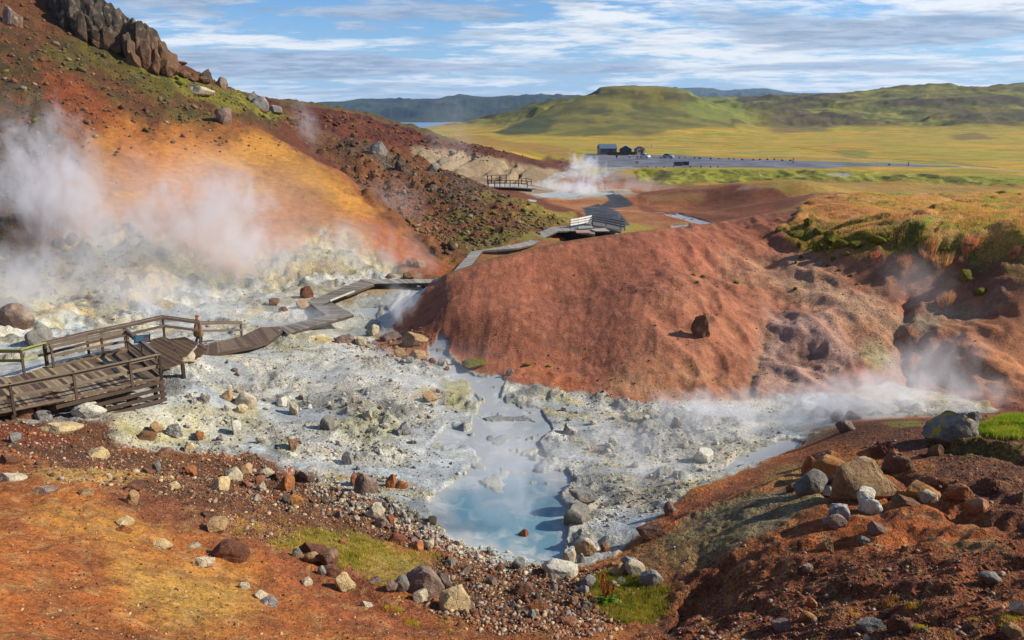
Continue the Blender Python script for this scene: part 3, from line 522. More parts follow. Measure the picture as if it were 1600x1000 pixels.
# rim darkened by minerals near the stream: crusty grey
rim = sm(.02, .3, wat) * (1 - sm(.3, .8, wat))
put(ALLS, rim * basm, alb('77756c'), .6)
dH -= 1.9 * np.exp(-(((X2 - 9.2) / 4.2) ** 2 + ((Y2 - 93.0) / 4.5) ** 4))
HG[0] = H0 + dH
LAKEM = region([(640, 200.5), (700, 200.5), (790, 199.5), (785, 192), (640, 191)], 2, 2, HB, rmin=700)
# lake bed
lk = (A2 > math.atan2(-260, 1200) - .05) & (A2 < .0) & (Y2 > 1190) & (Y2 < 2500)
HG[0] = np.where(lk, -7.0, HG[0])
log('relief done')
# ------------------------------------------------------------------ node helpers
def newmat(name):
    m = bpy.data.materials.new(name); m.use_nodes = True
    nt = m.node_tree; nt.nodes.clear()
    out = nt.nodes.new('ShaderNodeOutputMaterial')
    return m, nt, out
class NT:
    def __init__(s, nt): s.nt = nt
    def n(s, t, **k):
        nd = s.nt.nodes.new(t)
        for a, b in k.items():
            if a.startswith('i_'):
                nm = a[2:]; nm = int(nm) if nm.isdigit() else nm.replace('_', ' ')
                if hasattr(b, 'node') : s.nt.links.new(b, nd.inputs[nm])
                else: nd.inputs[nm].default_value = b
            else: setattr(nd, a, b)
        return nd
    def l(s, a, b): s.nt.links.new(a, b)
    def math(s, op, a, b=0.0, c=None, clamp=False):
        nd = s.nt.nodes.new('ShaderNodeMath'); nd.operation = op; nd.use_clamp = clamp
        for i, q in enumerate((a, b) if c is None else (a, b, c)):
            if hasattr(q, 'node'): s.nt.links.new(q, nd.inputs[i])
            else: nd.inputs[i].default_value = q
        return nd.outputs[0]
    def mr(s, x, a, b, c=0.0, d=1.0):
        nd = s.nt.nodes.new('ShaderNodeMapRange'); nd.interpolation_type = 'SMOOTHSTEP'
        s.nt.links.new(x, nd.inputs['Value'])
        for nm, q in (('From Min', a), ('From Max', b), ('To Min', c), ('To Max', d)):
            if hasattr(q, 'node'): s.nt.links.new(q, nd.inputs[nm])
            else: nd.inputs[nm].default_value = q
        return nd.outputs[0]
    def mix(s, f, a, b, blend='MIX'):
        nd = s.nt.nodes.new('ShaderNodeMix'); nd.data_type = 'RGBA'; nd.blend_type = blend
        for i, q in ((0, f), (6, a), (7, b)):
            if hasattr(q, 'node'): s.nt.links.new(q, nd.inputs[i])
            else: nd.inputs[i].default_value = q if i == 0 else (tuple(q) + (1,))[:4]
        return nd.outputs[2]
    def noise(s, vec, scale, detail=4, rough=.55, dist=0):
        nd = s.nt.nodes.new('ShaderNodeTexNoise'); s.nt.links.new(vec, nd.inputs['Vector'])
        nd.inputs['Scale'].default_value = scale; nd.inputs['Detail'].default_value = detail; nd.inputs['Roughness'].default_value = rough; nd.inputs['Distortion'].default_value = dist
        return nd.outputs['Fac']
    def vor(s, vec, scale, feature='F1', out='Distance'):
        nd = s.nt.nodes.new('ShaderNodeTexVoronoi'); nd.feature = feature; s.nt.links.new(vec, nd.inputs['Vector']); nd.inputs['Scale'].default_value = scale
        return nd.outputs[out]
    def val(s, col, f):      # multiply a colour by a scalar
        nd = s.nt.nodes.new('ShaderNodeVectorMath'); nd.operation = 'SCALE'; s.nt.links.new(col, nd.inputs[0])
        if hasattr(f, 'node'): s.nt.links.new(f, nd.inputs['Scale'])
        else: nd.inputs['Scale'].default_value = f
        return nd.outputs[0]
    def bump(s, h, strength=.6, dist=.05, nrm=None):
        nd = s.nt.nodes.new('ShaderNodeBump'); nd.inputs['Strength'].default_value = strength; nd.inputs['Distance'].default_value = dist
        s.nt.links.new(h, nd.inputs['Height'])
        if nrm is not None: s.nt.links.new(nrm, nd.inputs['Normal'])
        return nd.outputs[0]
    def bsdf(s, out, col, rough=.9, nrm=None, spec=.2, **k):
        nd = s.nt.nodes.new('ShaderNodeBsdfPrincipled')
        for nm, q in (('Base Color', col), ('Roughness', rough), ('Specular IOR Level', spec)):
            if hasattr(q, 'node'): s.nt.links.new(q, nd.inputs[nm])
            else: nd.inputs[nm].default_value = (tuple(q) + (1,))[:4] if nm == 'Base Color' else q
        if nrm is not None: s.nt.links.new(nrm, nd.inputs['Normal'])
        for a, b in k.items(): nd.inputs[a.replace('_', ' ')].default_value = b
        s.nt.links.new(nd.outputs[0], out.inputs[0]); return nd
# ------------------------------------------------------------------ ground mesh
def grid_mesh(name, X, Y, Zz, keep=None):
    nr, na = X.shape
    co = np.stack([X, Y, Zz], -1).reshape(-1, 3).astype(np.float32)
    i = np.arange(nr * na).reshape(nr, na)
    q = np.stack([i[:-1, :-1], i[:-1, 1:], i[1:, 1:], i[1:, :-1]], -1).reshape(-1, 4)
    if keep is not None:
        kk = keep[:-1, :-1] | keep[:-1, 1:] | keep[1:, 1:] | keep[1:, :-1]
        q = q[kk.reshape(-1)]
        used = np.zeros(nr * na, bool); used[q.reshape(-1)] = True
        rm = np.cumsum(used) - 1; co = co[used]; q = rm[q]
    else: used = None
    me = bpy.data.meshes.new(name)
    me.vertices.add(len(co)); me.vertices.foreach_set('co', co.reshape(-1))
    me.loops.add(len(q) * 4); me.loops.foreach_set('vertex_index', q.reshape(-1).astype(np.int32))
    me.polygons.add(len(q)); me.polygons.foreach_set('loop_start', np.arange(0, len(q) * 4, 4, dtype=np.int32))
    me.polygons.foreach_set('use_smooth', np.ones(len(q), bool))
    me.update(calc_edges=True)
    return me, used
def link(o, parent=None):
    COL.objects.link(o)
    if parent is not None: o.parent = parent
    return o
def struct(name, me, mat, kind='structure', label=None, cat=None):
    o = bpy.data.objects.new(name, me); me.materials.append(mat); link(o); o['kind'] = kind
    if label: o['label'] = label
    if cat: o['category'] = cat
    return o
gm, _ = grid_mesh('ground', X2, Y2, HG[0])
at = gm.color_attributes.new('col', 'FLOAT_COLOR', 'POINT')
at.data.foreach_set('color', np.concatenate([C, np.ones((NR, NA, 1))], -1).astype(np.float32).reshape(-1))
at = gm.attributes.new('gran', 'FLOAT', 'POINT'); at.data.foreach_set('value', GRAN.astype(np.float32).reshape(-1))
at = gm.attributes.new('wet', 'FLOAT', 'POINT'); at.data.foreach_set('value', wet.astype(np.float32).reshape(-1))
m, nt, out = newmat('ground'); N = NT(nt)
geo = N.n('ShaderNodeNewGeometry'); pos = geo.outputs['Position']
acol = N.n('ShaderNodeAttribute', attribute_name='col').outputs['Color']
agr = N.n('ShaderNodeAttribute', attribute_name='gran').outputs['Fac']
awet = N.n('ShaderNodeAttribute', attribute_name='wet').outputs['Fac']
n1 = N.noise(pos, 1.6, 8, .62); n2 = N.noise(pos, 9.0, 6, .6); n3 = N.noise(pos, 34.0, 4, .6); n4 = N.noise(pos, .12, 10, .65)
f = N.math('ADD', N.math('MULTIPLY', N.math('SUBTRACT', n1, .5), 1.5), 1.0)
f2 = N.math('ADD', N.math('MULTIPLY', N.math('SUBTRACT', n2, .5), N.math('ADD', 1.0, N.math('MULTIPLY', agr, 2.2))), 1.0)
f4 = N.math('ADD', N.math('MULTIPLY', N.math('SUBTRACT', n4, .5), 1.0), 1.0)
f3 = N.math('ADD', N.math('MULTIPLY', N.math('MULTIPLY', N.math('SUBTRACT', n3, .5), 3.2), agr), 1.0)
c = N.val(acol, N.math('MULTIPLY', N.math('MULTIPLY', f, f2), N.math('MULTIPLY', f3, f4)))
vd = N.vor(pos, 14.0); vd2 = N.vor(pos, 5.0); vc = N.vor(pos, 14.0, out='Color')
sepv = N.n('ShaderNodeSeparateColor'); N.l(vc, sepv.inputs[0])
peb = N.math('MULTIPLY', N.math('MULTIPLY', N.mr(vd, .30, .12), N.math('GREATER_THAN', sepv.outputs[0], .62)), N.mr(agr, .35, .9))
pc = N.mix(sepv.outputs[1], N.val(acol, .35), alb('b59a86'))
c = N.mix(N.math('MULTIPLY', peb, .75), c, pc)
hsum = N.math('ADD', N.math('ADD', N.math('MULTIPLY', n2, .9), N.math('MULTIPLY', n1, 1.6)), N.math('MULTIPLY', n3, .22))
hsum = N.math('ADD', hsum, N.math('MULTIPLY', N.math('ADD', N.math('MULTIPLY', N.mr(vd, .45, .0), .35), N.math('MULTIPLY', N.mr(vd2, .4, 0), .5)), agr))
st = N.math('MULTIPLY', N.math('ADD', N.math('MULTIPLY', agr, .75), .3), N.math('SUBTRACT', 1.0, N.math('MULTIPLY', awet, .8)))
bn = N.n('ShaderNodeBump'); bn.inputs['Distance'].default_value = .2; N.l(hsum, bn.inputs['Height']); N.l(st, bn.inputs['Strength'])
rg = N.math('SUBTRACT', .92, N.math('MULTIPLY', awet, .45))
N.bsdf(out, c, rg, bn.outputs[0], .25)
GROUND = struct('ground', gm, m)
log('ground mesh')
# ---- water sheet following the valley floor
keepw = wat > .02
wm, used = grid_mesh('water', X2, Y2, lv + fbm(X2 / .8, Y2 / .8, 2, 300) * .006, keepw)
ripple = (fbm(X2 / 3, Y2 / 3, 3, 305)).reshape(-1)[used]
deep = np.maximum(full(*region([(690, 780), (730, 755), (790, 725), (840, 740), (872, 770), (885, 800), (880, 850), (862, 872), (805, 852), (745, 838), (712, 820)], 42, 16, HB, rmax=40)), full(*region([(860, 650), (850, 668), (820, 665)], 9, 4, HB, rmax=60)) * .5).reshape(-1)[used]
at = wm.attributes.new('deep', 'FLOAT', 'POINT'); at.data.foreach_set('value', np.clip(deep, 0, 1).astype(np.float32))
at = wm.attributes.new('rip', 'FLOAT', 'POINT'); at.data.foreach_set('value', ripple.astype(np.float32))
m, nt, out = newmat('milky_water'); N = NT(nt)
pos = N.n('ShaderNodeNewGeometry').outputs['Position']
dp = N.n('ShaderNodeAttribute', attribute_name='deep').outputs['Fac']; rp = N.n('ShaderNodeAttribute', attribute_name='rip').outputs['Fac']
nn = N.noise(pos, .9, 6, .6, .6); n5 = N.noise(pos, 5, 5, .6, .5)
base = N.mix(N.mr(dp, .1, .9), alb('b0b1b0', .70), alb('6f9cab', .60))
base = N.mix(N.math('MULTIPLY', N.mr(nn, .5, .66), N.math('SUBTRACT', 1.0, N.math('MULTIPLY', dp, .6))), base, alb('cccdc9', .66))
base = N.mix(N.math('MULTIPLY', N.mr(n5, .56, .7), .35), base, alb('84898a', .6))
N.bsdf(out, base, N.mr(dp, 0, 1, .5, .22), N.bump(n5, .25, .03), .35)
struct('water', wm, m)
# ---- lake
def poly_mesh(name, pts, z):
    me = bpy.data.meshes.new(name); me.from_pydata([(x, y, z) for x, y in pts], [], [tuple(range(len(pts)))]); me.update(); return me
m, nt, out = newmat('lake_water'); N = NT(nt); pos = N.n('ShaderNodeNewGeometry').outputs['Position']
N.bsdf(out, alb('5f7f9c', .9), .25, N.bump(N.noise(pos, .2, 4), .2, .3), .4)
struct('lake', poly_mesh('lake', [(-900, 1150), (-40, 1200), (-10, 1500), (-20, 2600), (-1500, 2600)], -2.2), m)
# ---- mountains beyond the lake
def ridge_mesh(name, prof, y0, y1, base, seed, rough=1.0, n=260, mdep=60):
    """a real range: crest profile (u, v at distance y1) falling to its foot at y0 and behind"""
    us = np.linspace(prof[0][0], prof[-1][0], n); vs = np.interp(us, [p[0] for p in prof], [p[1] for p in prof])
    az = np.arctan2((us - 800) / 1250, CP + (500 - vs) / 1250 * SP)
    t = np.linspace(0, 1, mdep); Tt, Az = np.meshgrid(t, az, indexing='ij')
    zc = np.array([ony(u, v, y1)[2] for u, v in zip(us, vs)])
    yy = y0 + (y1 - y0) * Tt * 1.5; xx = yy * np.tan(Az)
    tt = Tt * 1.5
    prof_ = np.where(tt < 1, np.minimum(1, sm(0, .95, tt)), 1 - sm(1.05, 1.6, tt) * .9)
    zz = base + (zc[None] - base) * prof_
    sc = (y1 - y0)
    nz = (ridged(xx / (sc * .16), yy / (sc * .35), 5, seed) - .62) * (zc[None] - base) * .55 * np.clip(np.sin(np.clip(tt, 0, 1) * np.pi), 0, 1) * rough
    zz = zz + nz + fbm(xx / (sc * .05), yy / (sc * .05), 3, seed + 3) * (zc[None] - base) * .012
    me, _ = grid_mesh(name, xx, yy, zz); return me
def mountain_mat(name, c1, c2, sc):
    m, nt, out = newmat(name); N = NT(nt); pos = N.n('ShaderNodeNewGeometry').outputs['Position']
    c = N.mix(N.mr(N.noise(pos, sc, 8, .6), .4, .6), alb(c1), alb(c2)); N.bsdf(out, c, .95, N.bump(N.noise(pos, sc * 3, 8), .8, 12)); return m
mt = mountain_mat('mountain', '3a4632', '2a3230', .003)
struct('mountain', ridge_mesh('mountain', [(380, 166), (470, 163), (520, 160), (560, 157), (600, 156), (680, 155), (730, 150), (780, 152), (830, 151), (870, 150), (900, 152), (960, 156), (1010, 160)], 2650, 4800, -3, 400), mt)
struct('mountain', ridge_mesh('mountain_b', [(950, 165), (1020, 145), (1060, 138), (1100, 139), (1130, 142), (1200, 140), (1225, 144), (1250, 147), (1300, 145), (1330, 149), (1400, 160)], 5200, 8000, -3, 420), mt)
# ------------------------------------------------------------------ things: labels, copies
from mathutils import noise as mno
def tag(o, label=None, cat=None, group=None, kind=None):
    if label: o['label'] = label
    if cat: o['category'] = cat
    if group: o['group'] = group
    if kind: o['kind'] = kind
    return o
def ico(sub):
    bm = bmesh.new(); bmesh.ops.create_icosphere(bm, subdivisions=sub, radius=1.0)
    v = np.array([q.co[:] for q in bm.verts]); f = np.array([[w.index for w in q.verts] for q in bm.faces]); bm.free(); return v, f
def rock_shape(sub, seed, style):
    rs = np.random.RandomState(seed); v, f = ico(sub)
    sc = np.array([1.0, rs.uniform(.7, .95), rs.uniform(.62, .85)])
    nc = {'angular': 18, 'round': 16, 'craggy': 13, 'slab': 12}[style]; lo_, hi_ = {'angular': (.48, .80), 'round': (.60, .90), 'craggy': (.5, .85), 'slab': (.5, .85)}[style]
    off = rs.uniform(0, 50, 3)
    for _ in range(nc):
        n = rs.normal(size=3); n /= np.linalg.norm(n); d = rs.uniform(lo_, hi_)
        s = v @ n; ex = np.maximum(s - d, 0); v = v - n[None] * (ex * .93)[:, None]
    nn = v / np.linalg.norm(v, axis=1)[:, None]
    if sub > 2:
        amp = {'angular': .07, 'round': .07, 'craggy': .18, 'slab': .08}[style]
        dis = np.array([mno.fractal(Vector(q * 1.6 + off), 1.0, 2.1, 4) for q in v]) * amp
        if style == 'craggy': dis += -np.array([abs(mno.noise(Vector(q * 4 + off))) for q in v]) * .12
        dis += np.array([mno.fractal(Vector(q * 7 + off), .8, 2.1, 3) for q in v]) * .02
        v = v + nn * dis[:, None]
    else: v = v * (1 + rs.uniform(-.1, .1, len(v)))[:, None]
    if style == 'slab': sc = np.array([1.0, .75, .38])
    v = v * sc
    v[:, :2] /= max(np.ptp(v[:, 0]), np.ptp(v[:, 1])) / 2; v[:, 2] /= np.ptp(v[:, 2]) / 2; v[:, 2] -= v[:, 2].min() + .0
    return v, f                         # footprint about 2 wide, 2 tall, standing on z = 0
def mesh_from(name, v, f, smooth=False, flat_ang=None):
    me = bpy.data.meshes.new(name); me.from_pydata(v.tolist(), [], f.tolist())
    me.polygons.foreach_set('use_smooth', np.full(len(me.polygons), smooth)); me.update(); return me
def rock_material(name, lichen=0, crust=0, pits=.0):
    m, nt, out = newmat(name); N = NT(nt)
    oi = N.n('ShaderNodeObjectInfo'); tcn = N.n('ShaderNodeTexCoord'); pos = N.n('ShaderNodeNewGeometry'); P_ = pos.outputs['Position']
    sep = N.n('ShaderNodeSeparateXYZ'); N.l(pos.outputs['Normal'], sep.inputs[0])
    n1 = N.noise(P_, 1.7, 7, .6); n2 = N.noise(P_, 9, 6, .65); n3 = N.noise(P_, 40, 4, .6); vo = N.vor(P_, 3.2, 'DISTANCE_TO_EDGE')
    c = N.val(oi.outputs['Color'], N.math('ADD', N.math('ADD', N.math('MULTIPLY', N.math('SUBTRACT', n1, .5), 1.5), N.math('MULTIPLY', N.math('SUBTRACT', n2, .5), 1.3)), N.math('ADD', 1.0, N.math('MULTIPLY', N.math('SUBTRACT', n3, .5), .8))))
    c = N.mix(N.math('MULTIPLY', N.mr(n1, .52, .66), .35), c, alb('b8a894'))
    c = N.mix(N.math('MULTIPLY', N.mr(n2, .60, .70), .4), c, alb('5a3424'))
    if crust: c = N.mix(N.math('MULTIPLY', N.mr(N.math('ADD', n2, N.math('MULTIPLY', sep.outputs[2], .25)), .58, .74), crust), c, alb('d8d2c4'))
    if lichen: c = N.mix(N.math('MULTIPLY', N.mr(N.math('ADD', N.noise(P_, 3.4, 5, .6), N.math('MULTIPLY', sep.outputs[2], .16)), .66, .72), lichen), c, alb('c9a428'))
    sg = N.n('ShaderNodeSeparateXYZ'); N.l(tcn.outputs['Generated'], sg.inputs[0])
    c = N.mix(N.math('MULTIPLY', N.mr(N.math('ADD', sg.outputs[2], N.math('MULTIPLY', N.math('SUBTRACT', n2, .5), .8)), .55, .2), .15 if crust else .5), c, alb('8e5f42'))
    h = N.math('ADD', N.math('ADD', N.math('MULTIPLY', n1, 1.4), n2), N.math('MULTIPLY', n3, .3))
    h = N.math('SUBTRACT', h, N.math('MULTIPLY', N.mr(vo, .035, 0), .35))
    N.bsdf(out, c, .88, N.bump(h, .75, .07), .3); return m
MR = rock_material('rock'); MRC = rock_material('crusted_rock', crust=.75); MRL = rock_material('lichen_rock', lichen=1.0)
STY = ['angular', 'angular', 'angular', 'angular', 'round', 'round', 'craggy', 'craggy', 'slab', 'slab', 'angular', 'round']
ROCKS = []
for k, s_ in enumerate(STY):
    row = []
    v, f = rock_shape(4, 100 + k, s_)
    for mm in (MR, MRC, MRL):
        me = mesh_from('rock', v, f); me.materials.append(mm); row.append(me)
    ROCKS.append(row)
ROCKS_LO = []
for k, s_ in enumerate(STY):
    row = []
    v, f = rock_shape(3, 100 + k, s_)
    for mm in (MR, MRC, MRL):
        me = mesh_from('stone', v, f); me.materials.append(mm); row.append(me)
    ROCKS_LO.append(row)
RC = dict(grey='83807a', pale='c4b6a0', white='d6d0c2', brown='7c5644', red='8a4e38', rust='a8683e', tan='b08e6c', dark='5a5048', lava='3c3632', slate='8d8b88', cream='d2b890', maroon='6e4234', mauve='86706a', orange='ae7844')
rr_ = random.Random(5)
def rock(u, v, w, h, shp, col, label, mt=0, rot=None, tilt=(0, 0), sink=.3, group=None, dz=0, name='rock', cat='rock', lo=False, deep=.8, rmax=3200, rmin=6):
    x, y, z = hit(u, v, rmin, rmax)
    dist = math.sqrt(x * x + y * y + (CZ - z) ** 2); px = dist / 1250
    W = w * px / 2; Hh = h * px / 2 / (1 - sink) * 1.04
    dirv = Vector((x, y, 0)).normalized(); c = Vector((x, y, 0)) + dirv * W * deep * .55
    zz = min(float(H(c.x, c.y)), z + Hh * .8)
    zz = min(zz, z + .35 * Hh) if zz > z else zz
    o = bpy.data.objects.new(name, (ROCKS_LO if lo else ROCKS)[shp][mt]); link(o)
    o.location = (c.x, c.y, zz - sink * Hh * 2 * 1.0 + dz)
    o.scale = (W, W * deep, Hh); az = math.atan2(x, y)
    if rot is None: rot = rr_.uniform(0, 6.28)
    # width is kept across the view while the stone itself is turned: rotate by multiples near its long axis
    o.rotation_euler = (tilt[0], tilt[1], rot if deep > .95 else -az + (math.pi if rot > 3.14 else 0) + rr_.uniform(-.3, .3))
    cc = alb(RC.get(col, col)) * .95 + alb('8c6c54') * .1; o.color = (*cc, 1)
    tag(o, label, cat, group); return o
log('rock meshes')
HERO = [
 # u, v(bottom), width, height, shape, colour, label, material
 (1348, 778, 84, 54, 0, 'tan', 'large squared tan boulder with a vertical crack, biggest of the heap on the slope', 0),
 (1320, 778, 42, 44, 2, 'tan', 'rounded tan boulder leaning against the near end of the largest squared boulder', 0),
 (1264, 773, 50, 36, 4, 'grey', 'smooth grey boulder at the lower edge of the boulder heap', 0),
 (1296, 746, 54, 28, 1, 'orange', 'rusty slanted boulder bridging the gap in the boulder heap', 0),
 (1264, 742, 24, 28, 5, 'rust', 'upright rust brown boulder at the far end of the boulder heap', 0),
 (1292, 724, 40, 18, 11, 'rust', 'low rust brown boulder behind the slanted one in the heap', 0),
 (1305, 770, 30, 18, 5, 'brown', 'small shaded brown boulder tucked under the slanted boulder', 0),
 (1238, 768, 22, 12, 4, 'brown', 'small brown cobble beside the smooth grey boulder', 0),
 (1293, 776, 26, 14, 2, 'white', 'whitish chalky stone in front of the boulder heap', 1),
 (1350, 788, 28, 22, 3, 'white', 'white angular stone just below the largest squared boulder', 1),
 (1358, 804, 34, 22, 7, 'white', 'white knobbly stone lying below another white stone', 1),
 (1312, 812, 30, 18, 1, 'slate', 'flat topped grey stone on the ochre slope below the heap', 1),
 (1302, 828, 34, 18, 4, 'mauve', 'half buried grey brown boulder on the ochre slope', 0),
 (1438, 782, 46, 22, 11, 'orange', 'orange tan boulder on the crest of the ochre slope', 0),
 (1448, 784, 26, 16, 1, 'pale', 'pale jagged stone leaning on the orange tan boulder', 0),
 (1413, 790, 36, 12, 8, 'brown', 'long brown slab stone slanting at the ochre slope crest', 0),
 (1500, 786, 34, 18, 5, 'rust', 'rusty rounded boulder second along the ochre slope crest', 0),
 (1526, 802, 30, 16, 11, 'rust', 'rusty rounded stone furthest along the ochre slope crest', 0),
 (1480, 782, 16, 10, 4, 'orange', 'small orange stone between two rusty boulders on the crest', 0),
 (1484, 692, 78, 36, 10, 'grey', 'big grey boulder covered with yellow lichen on the right bank', 2),
 (1512, 681, 30, 22, 2, 'slate', 'grey boulder behind the lichen covered one', 2),
 (1519, 661, 20, 16, 2, 'grey', 'dark grey stone perched where the red slope meets the steam', 0),
 (1503, 660, 22, 14, 7, 'pale', 'pale stone beside a dark grey one below the red slope', 0),
 (1310, 659, 26, 13, 4, 'grey', 'dark smooth stone at the steaming bank edge', 0),
 (1331, 656, 24, 12, 11, 'dark', 'dark rounded stone behind another at the steaming bank edge', 0),
 (1322, 675, 30, 15, 4, 'mauve', 'dark stone in front of the pair at the steaming bank edge', 0),
 (1281, 652, 26, 14, 5, 'mauve', 'mauve rounded stone veiled by steam near the bank', 0),
 (1378, 716, 36, 22, 6, 'maroon', 'reddish earth lump with grass on top on the dark slope', 0),
 (1402, 740, 46, 26, 7, 'brown', 'large brown earthy boulder on the dark red slope', 0),
 (1462, 712, 20, 16, 11, 'brown', 'smooth brown stone below the lichen covered boulder', 0),
 (1368, 836, 26, 14, 8, 'mauve', 'grey brown slab stone on the orange slope', 0),
 (1348, 852, 18, 10, 1, 'grey', 'small grey stone on the lower orange slope', 0),
 (1290, 862, 24, 18, 6, 'tan', 'pitted pinkish stone standing on the red earth slope', 0),
 (1260, 897, 16, 12, 3, 'mauve', 'small stone casting a long shadow on the red earth slope', 0),
 (1546, 916, 32, 13, 4, 'grey', 'smooth grey boulder alone on the dark scree at far right', 0),
 (1266, 950, 16, 14, 11, 'rust', 'round orange stone on the dark scree slope', 0),
 (1260, 972, 24, 12, 5, 'orange', 'orange stone low on the dark scree slope', 0),
 (1222, 985, 34, 14, 8, 'mauve', 'mauve grey stone half buried at the foot of the scree', 0),
 (1405, 990, 34, 22, 7, 'brown', 'earthy lump topped with dry grass low on the scree', 0),
 (1580, 996, 24, 16, 1, 'tan', 'tan stone in the lowest corner of the scree slope', 0),
 (1590, 960, 24, 12, 10, 'pale', 'pale angular stone near the edge of the scree slope', 0),
 (1362, 986, 40, 16, 8, 'grey', 'long grey slab stone at the bottom of the scree', 0),
 (1094, 527, 29, 32, 7, 'brown', 'dark pitted boulder alone on the open red mound', 0),
 (903, 816, 48, 26, 2, 'grey', 'large grey boulder at the edge of the blue pool', 0),
 (908, 800, 46, 16, 8, 'slate', 'grey slab lying tilted on top of the large pool edge boulder', 0),
 (885, 828, 18, 14, 7, 'white', 'white crusted lump beside the large grey pool boulder', 1),
 (908, 852, 30, 22, 0, 'slate', 'squarish grey boulder below the large pool boulder', 1),
 (914, 870, 36, 20, 5, 'tan', 'yellowish boulder between the pool and the ochre slope', 1),
 (890, 884, 24, 26, 3, 'pale', 'pointed pale boulder standing at the pool end', 1),
 (871, 902, 60, 20, 1, 'pale', 'long pale boulder closing the lower end of the pool', 1),
 (818, 846, 18, 18, 11, 'red', 'red topped stone standing in the blue water', 0),
 (842, 868, 12, 8, 3, 'white', 'small white stone showing above the pool near its lower end', 1),
 (811, 889, 24, 18, 2, 'grey', 'grey stone at the lower shore of the pool', 0),
 (908, 880, 13, 14, 5, 'slate', 'small rounded grey stone beside the pointed pale boulder', 1),
 (1046, 806, 20, 20, 4, 'mauve', 'rounded grey stone on the red band above the ochre slope', 0),
 (1018, 842, 46, 18, 8, 'maroon', 'flat maroon slab jutting from the foot of the ochre slope', 0),
 (946, 862, 16, 14, 2, 'brown', 'brown stone below the flat maroon slab', 0),
 (1100, 722, 36, 20, 2, 'white', 'whitish crusted boulder rising from the steaming flats', 1),
 (984, 881, 28, 10, 8, 'slate', 'flat grey stone above the pale boulder pair', 0),
 (989, 900, 34, 20, 1, 'pale', 'pale angular boulder above the green grass clump', 0),
 (966, 902, 26, 20, 0, 'tan', 'tan boulder beside the tall red flowered plant', 0),
 (1018, 918, 38, 20, 5, 'slate', 'grey boulder partly buried in red earth by the grass clump', 0),
 (917, 918, 26, 16, 4, 'slate', 'smooth grey stone near the tall red flowered plant', 0),
 (912, 926, 18, 10, 11, 'slate', 'small smooth grey stone in front of a larger one by the plant', 0),
 (970, 912, 18, 8, 8, 'slate', 'flat grey stone above the grass clump', 0),
 (662, 932, 64, 42, 5, 'mauve', 'large cracked grey boulder with lichen at the grass edge', 0),
 (692, 920, 28, 24, 4, 'dark', 'dark rounded boulder behind the large cracked one', 0),
 (631, 926, 28, 26, 4, 'grey', 'grey boulder hidden partly behind the large cracked one', 0),
 (712, 952, 46, 32, 1, 'cream', 'pale pinkish boulder leaning on the large cracked one', 0),
 (655, 940, 26, 16, 2, 'pale', 'small pale stone at the foot of the large cracked boulder', 0),
 (612, 926, 20, 14, 3, 'mauve', 'small grey stone left of the large cracked boulder', 0),
 (571, 774, 42, 36, 6, 'mauve', 'large dark pitted boulder on the basin rim above the gravel', 0),
 (556, 760, 20, 18, 3, 'red', 'red stone tucked behind the large pitted boulder', 0),
 (612, 762, 18, 20, 11, 'rust', 'bright rust stone standing right of the large pitted boulder', 0),
 (628, 764, 20, 14, 5, 'rust', 'rust brown stone beside the bright rust one', 1),
 (448, 768, 28, 24, 0, 'rust', 'orange red angular boulder in front of the maroon one', 0),
 (444, 752, 32, 18, 2, 'red', 'maroon red boulder with a pale side behind the orange one', 1),
 (484, 752, 32, 20, 3, 'mauve', 'pointed grey boulder on the rim of the white basin', 1),
 (418, 746, 24, 12, 4, 'pale', 'pale pinkish boulder beside the maroon red one', 0),
 (366, 750, 26, 16, 1, 'pale', 'pale squarish boulder on the edge of the basin', 0),
 (384, 740, 20, 14, 2, 'tan', 'tan stone with a shaded side on the basin edge', 0),
 (345, 767, 30, 20, 0, 'cream', 'cream and grey boulder among brown gravel', 0),
 (406, 757, 17, 11, 3, 'red', 'bright red stone next to the pale pinkish boulder', 0),
 (385, 762, 20, 10, 8, 'red', 'flat red stone near the cream boulder', 0),
 (463, 790, 20, 18, 11, 'orange', 'orange rounded stone below the orange red boulder', 0),
 (300, 743, 20, 14, 2, 'rust', 'rust coloured stone on the dark gravel bank', 0),
 (258, 714, 30, 12, 8, 'brown', 'flat brown stone at the far gravel edge', 0),
 (231, 740, 20, 8, 8, 'maroon', 'low maroon stone on the dark gravel bank', 0),
 (246, 738, 14, 16, 3, 'grey', 'upright grey stone on the dark gravel bank', 0),
 (272, 763, 18, 8, 1, 'cream', 'cream stone lying low on the gravel bank', 0),
 (458, 704, 16, 20, 3, 'brown', 'pointed brown stone with pale foot on the white basin', 1),
 (514, 672, 26, 22, 2, 'grey', 'grey angular boulder casting a shadow on the yellow green flat', 0),
 (672, 628, 26, 14, 0, 'tan', 'yellowish tan boulder on the white flats west of the stream', 0),
 (384, 638, 34, 22, 5, 'pale', 'large pale rounded boulder in the white basin', 1),
 (356, 626, 18, 14, 11, 'tan', 'ochre round stone beside the large pale boulder', 0),
 (376, 646, 22, 12, 4, 'cream', 'pinkish stone at the foot of the large pale boulder', 1),
 (245, 677, 18, 16, 0, 'tan', 'tan block stone in the small cluster near the platform', 0),
 (229, 688, 28, 12, 5, 'brown', 'pair of rounded brown stones below the tan block', 0),
 (273, 684, 24, 18, 7, 'slate', 'rough grey and orange stone in the cluster near the platform', 1),
 (313, 688, 13, 11, 3, 'rust', 'small rust stone east of the platform cluster', 0),
 (370, 680, 16, 20, 3, 'white', 'upright white crusted stone in the grey rubble', 1),
 (298, 706, 16, 12, 1, 'cream', 'cream coloured stone at the near edge of the white basin', 0),
 (142, 656, 46, 21, 4, 'white', 'big smooth white boulder in front of the viewing platform', 0),
 (75, 644, 44, 24, 2, 'brown', 'rusty brown boulder under the platform railing', 0),
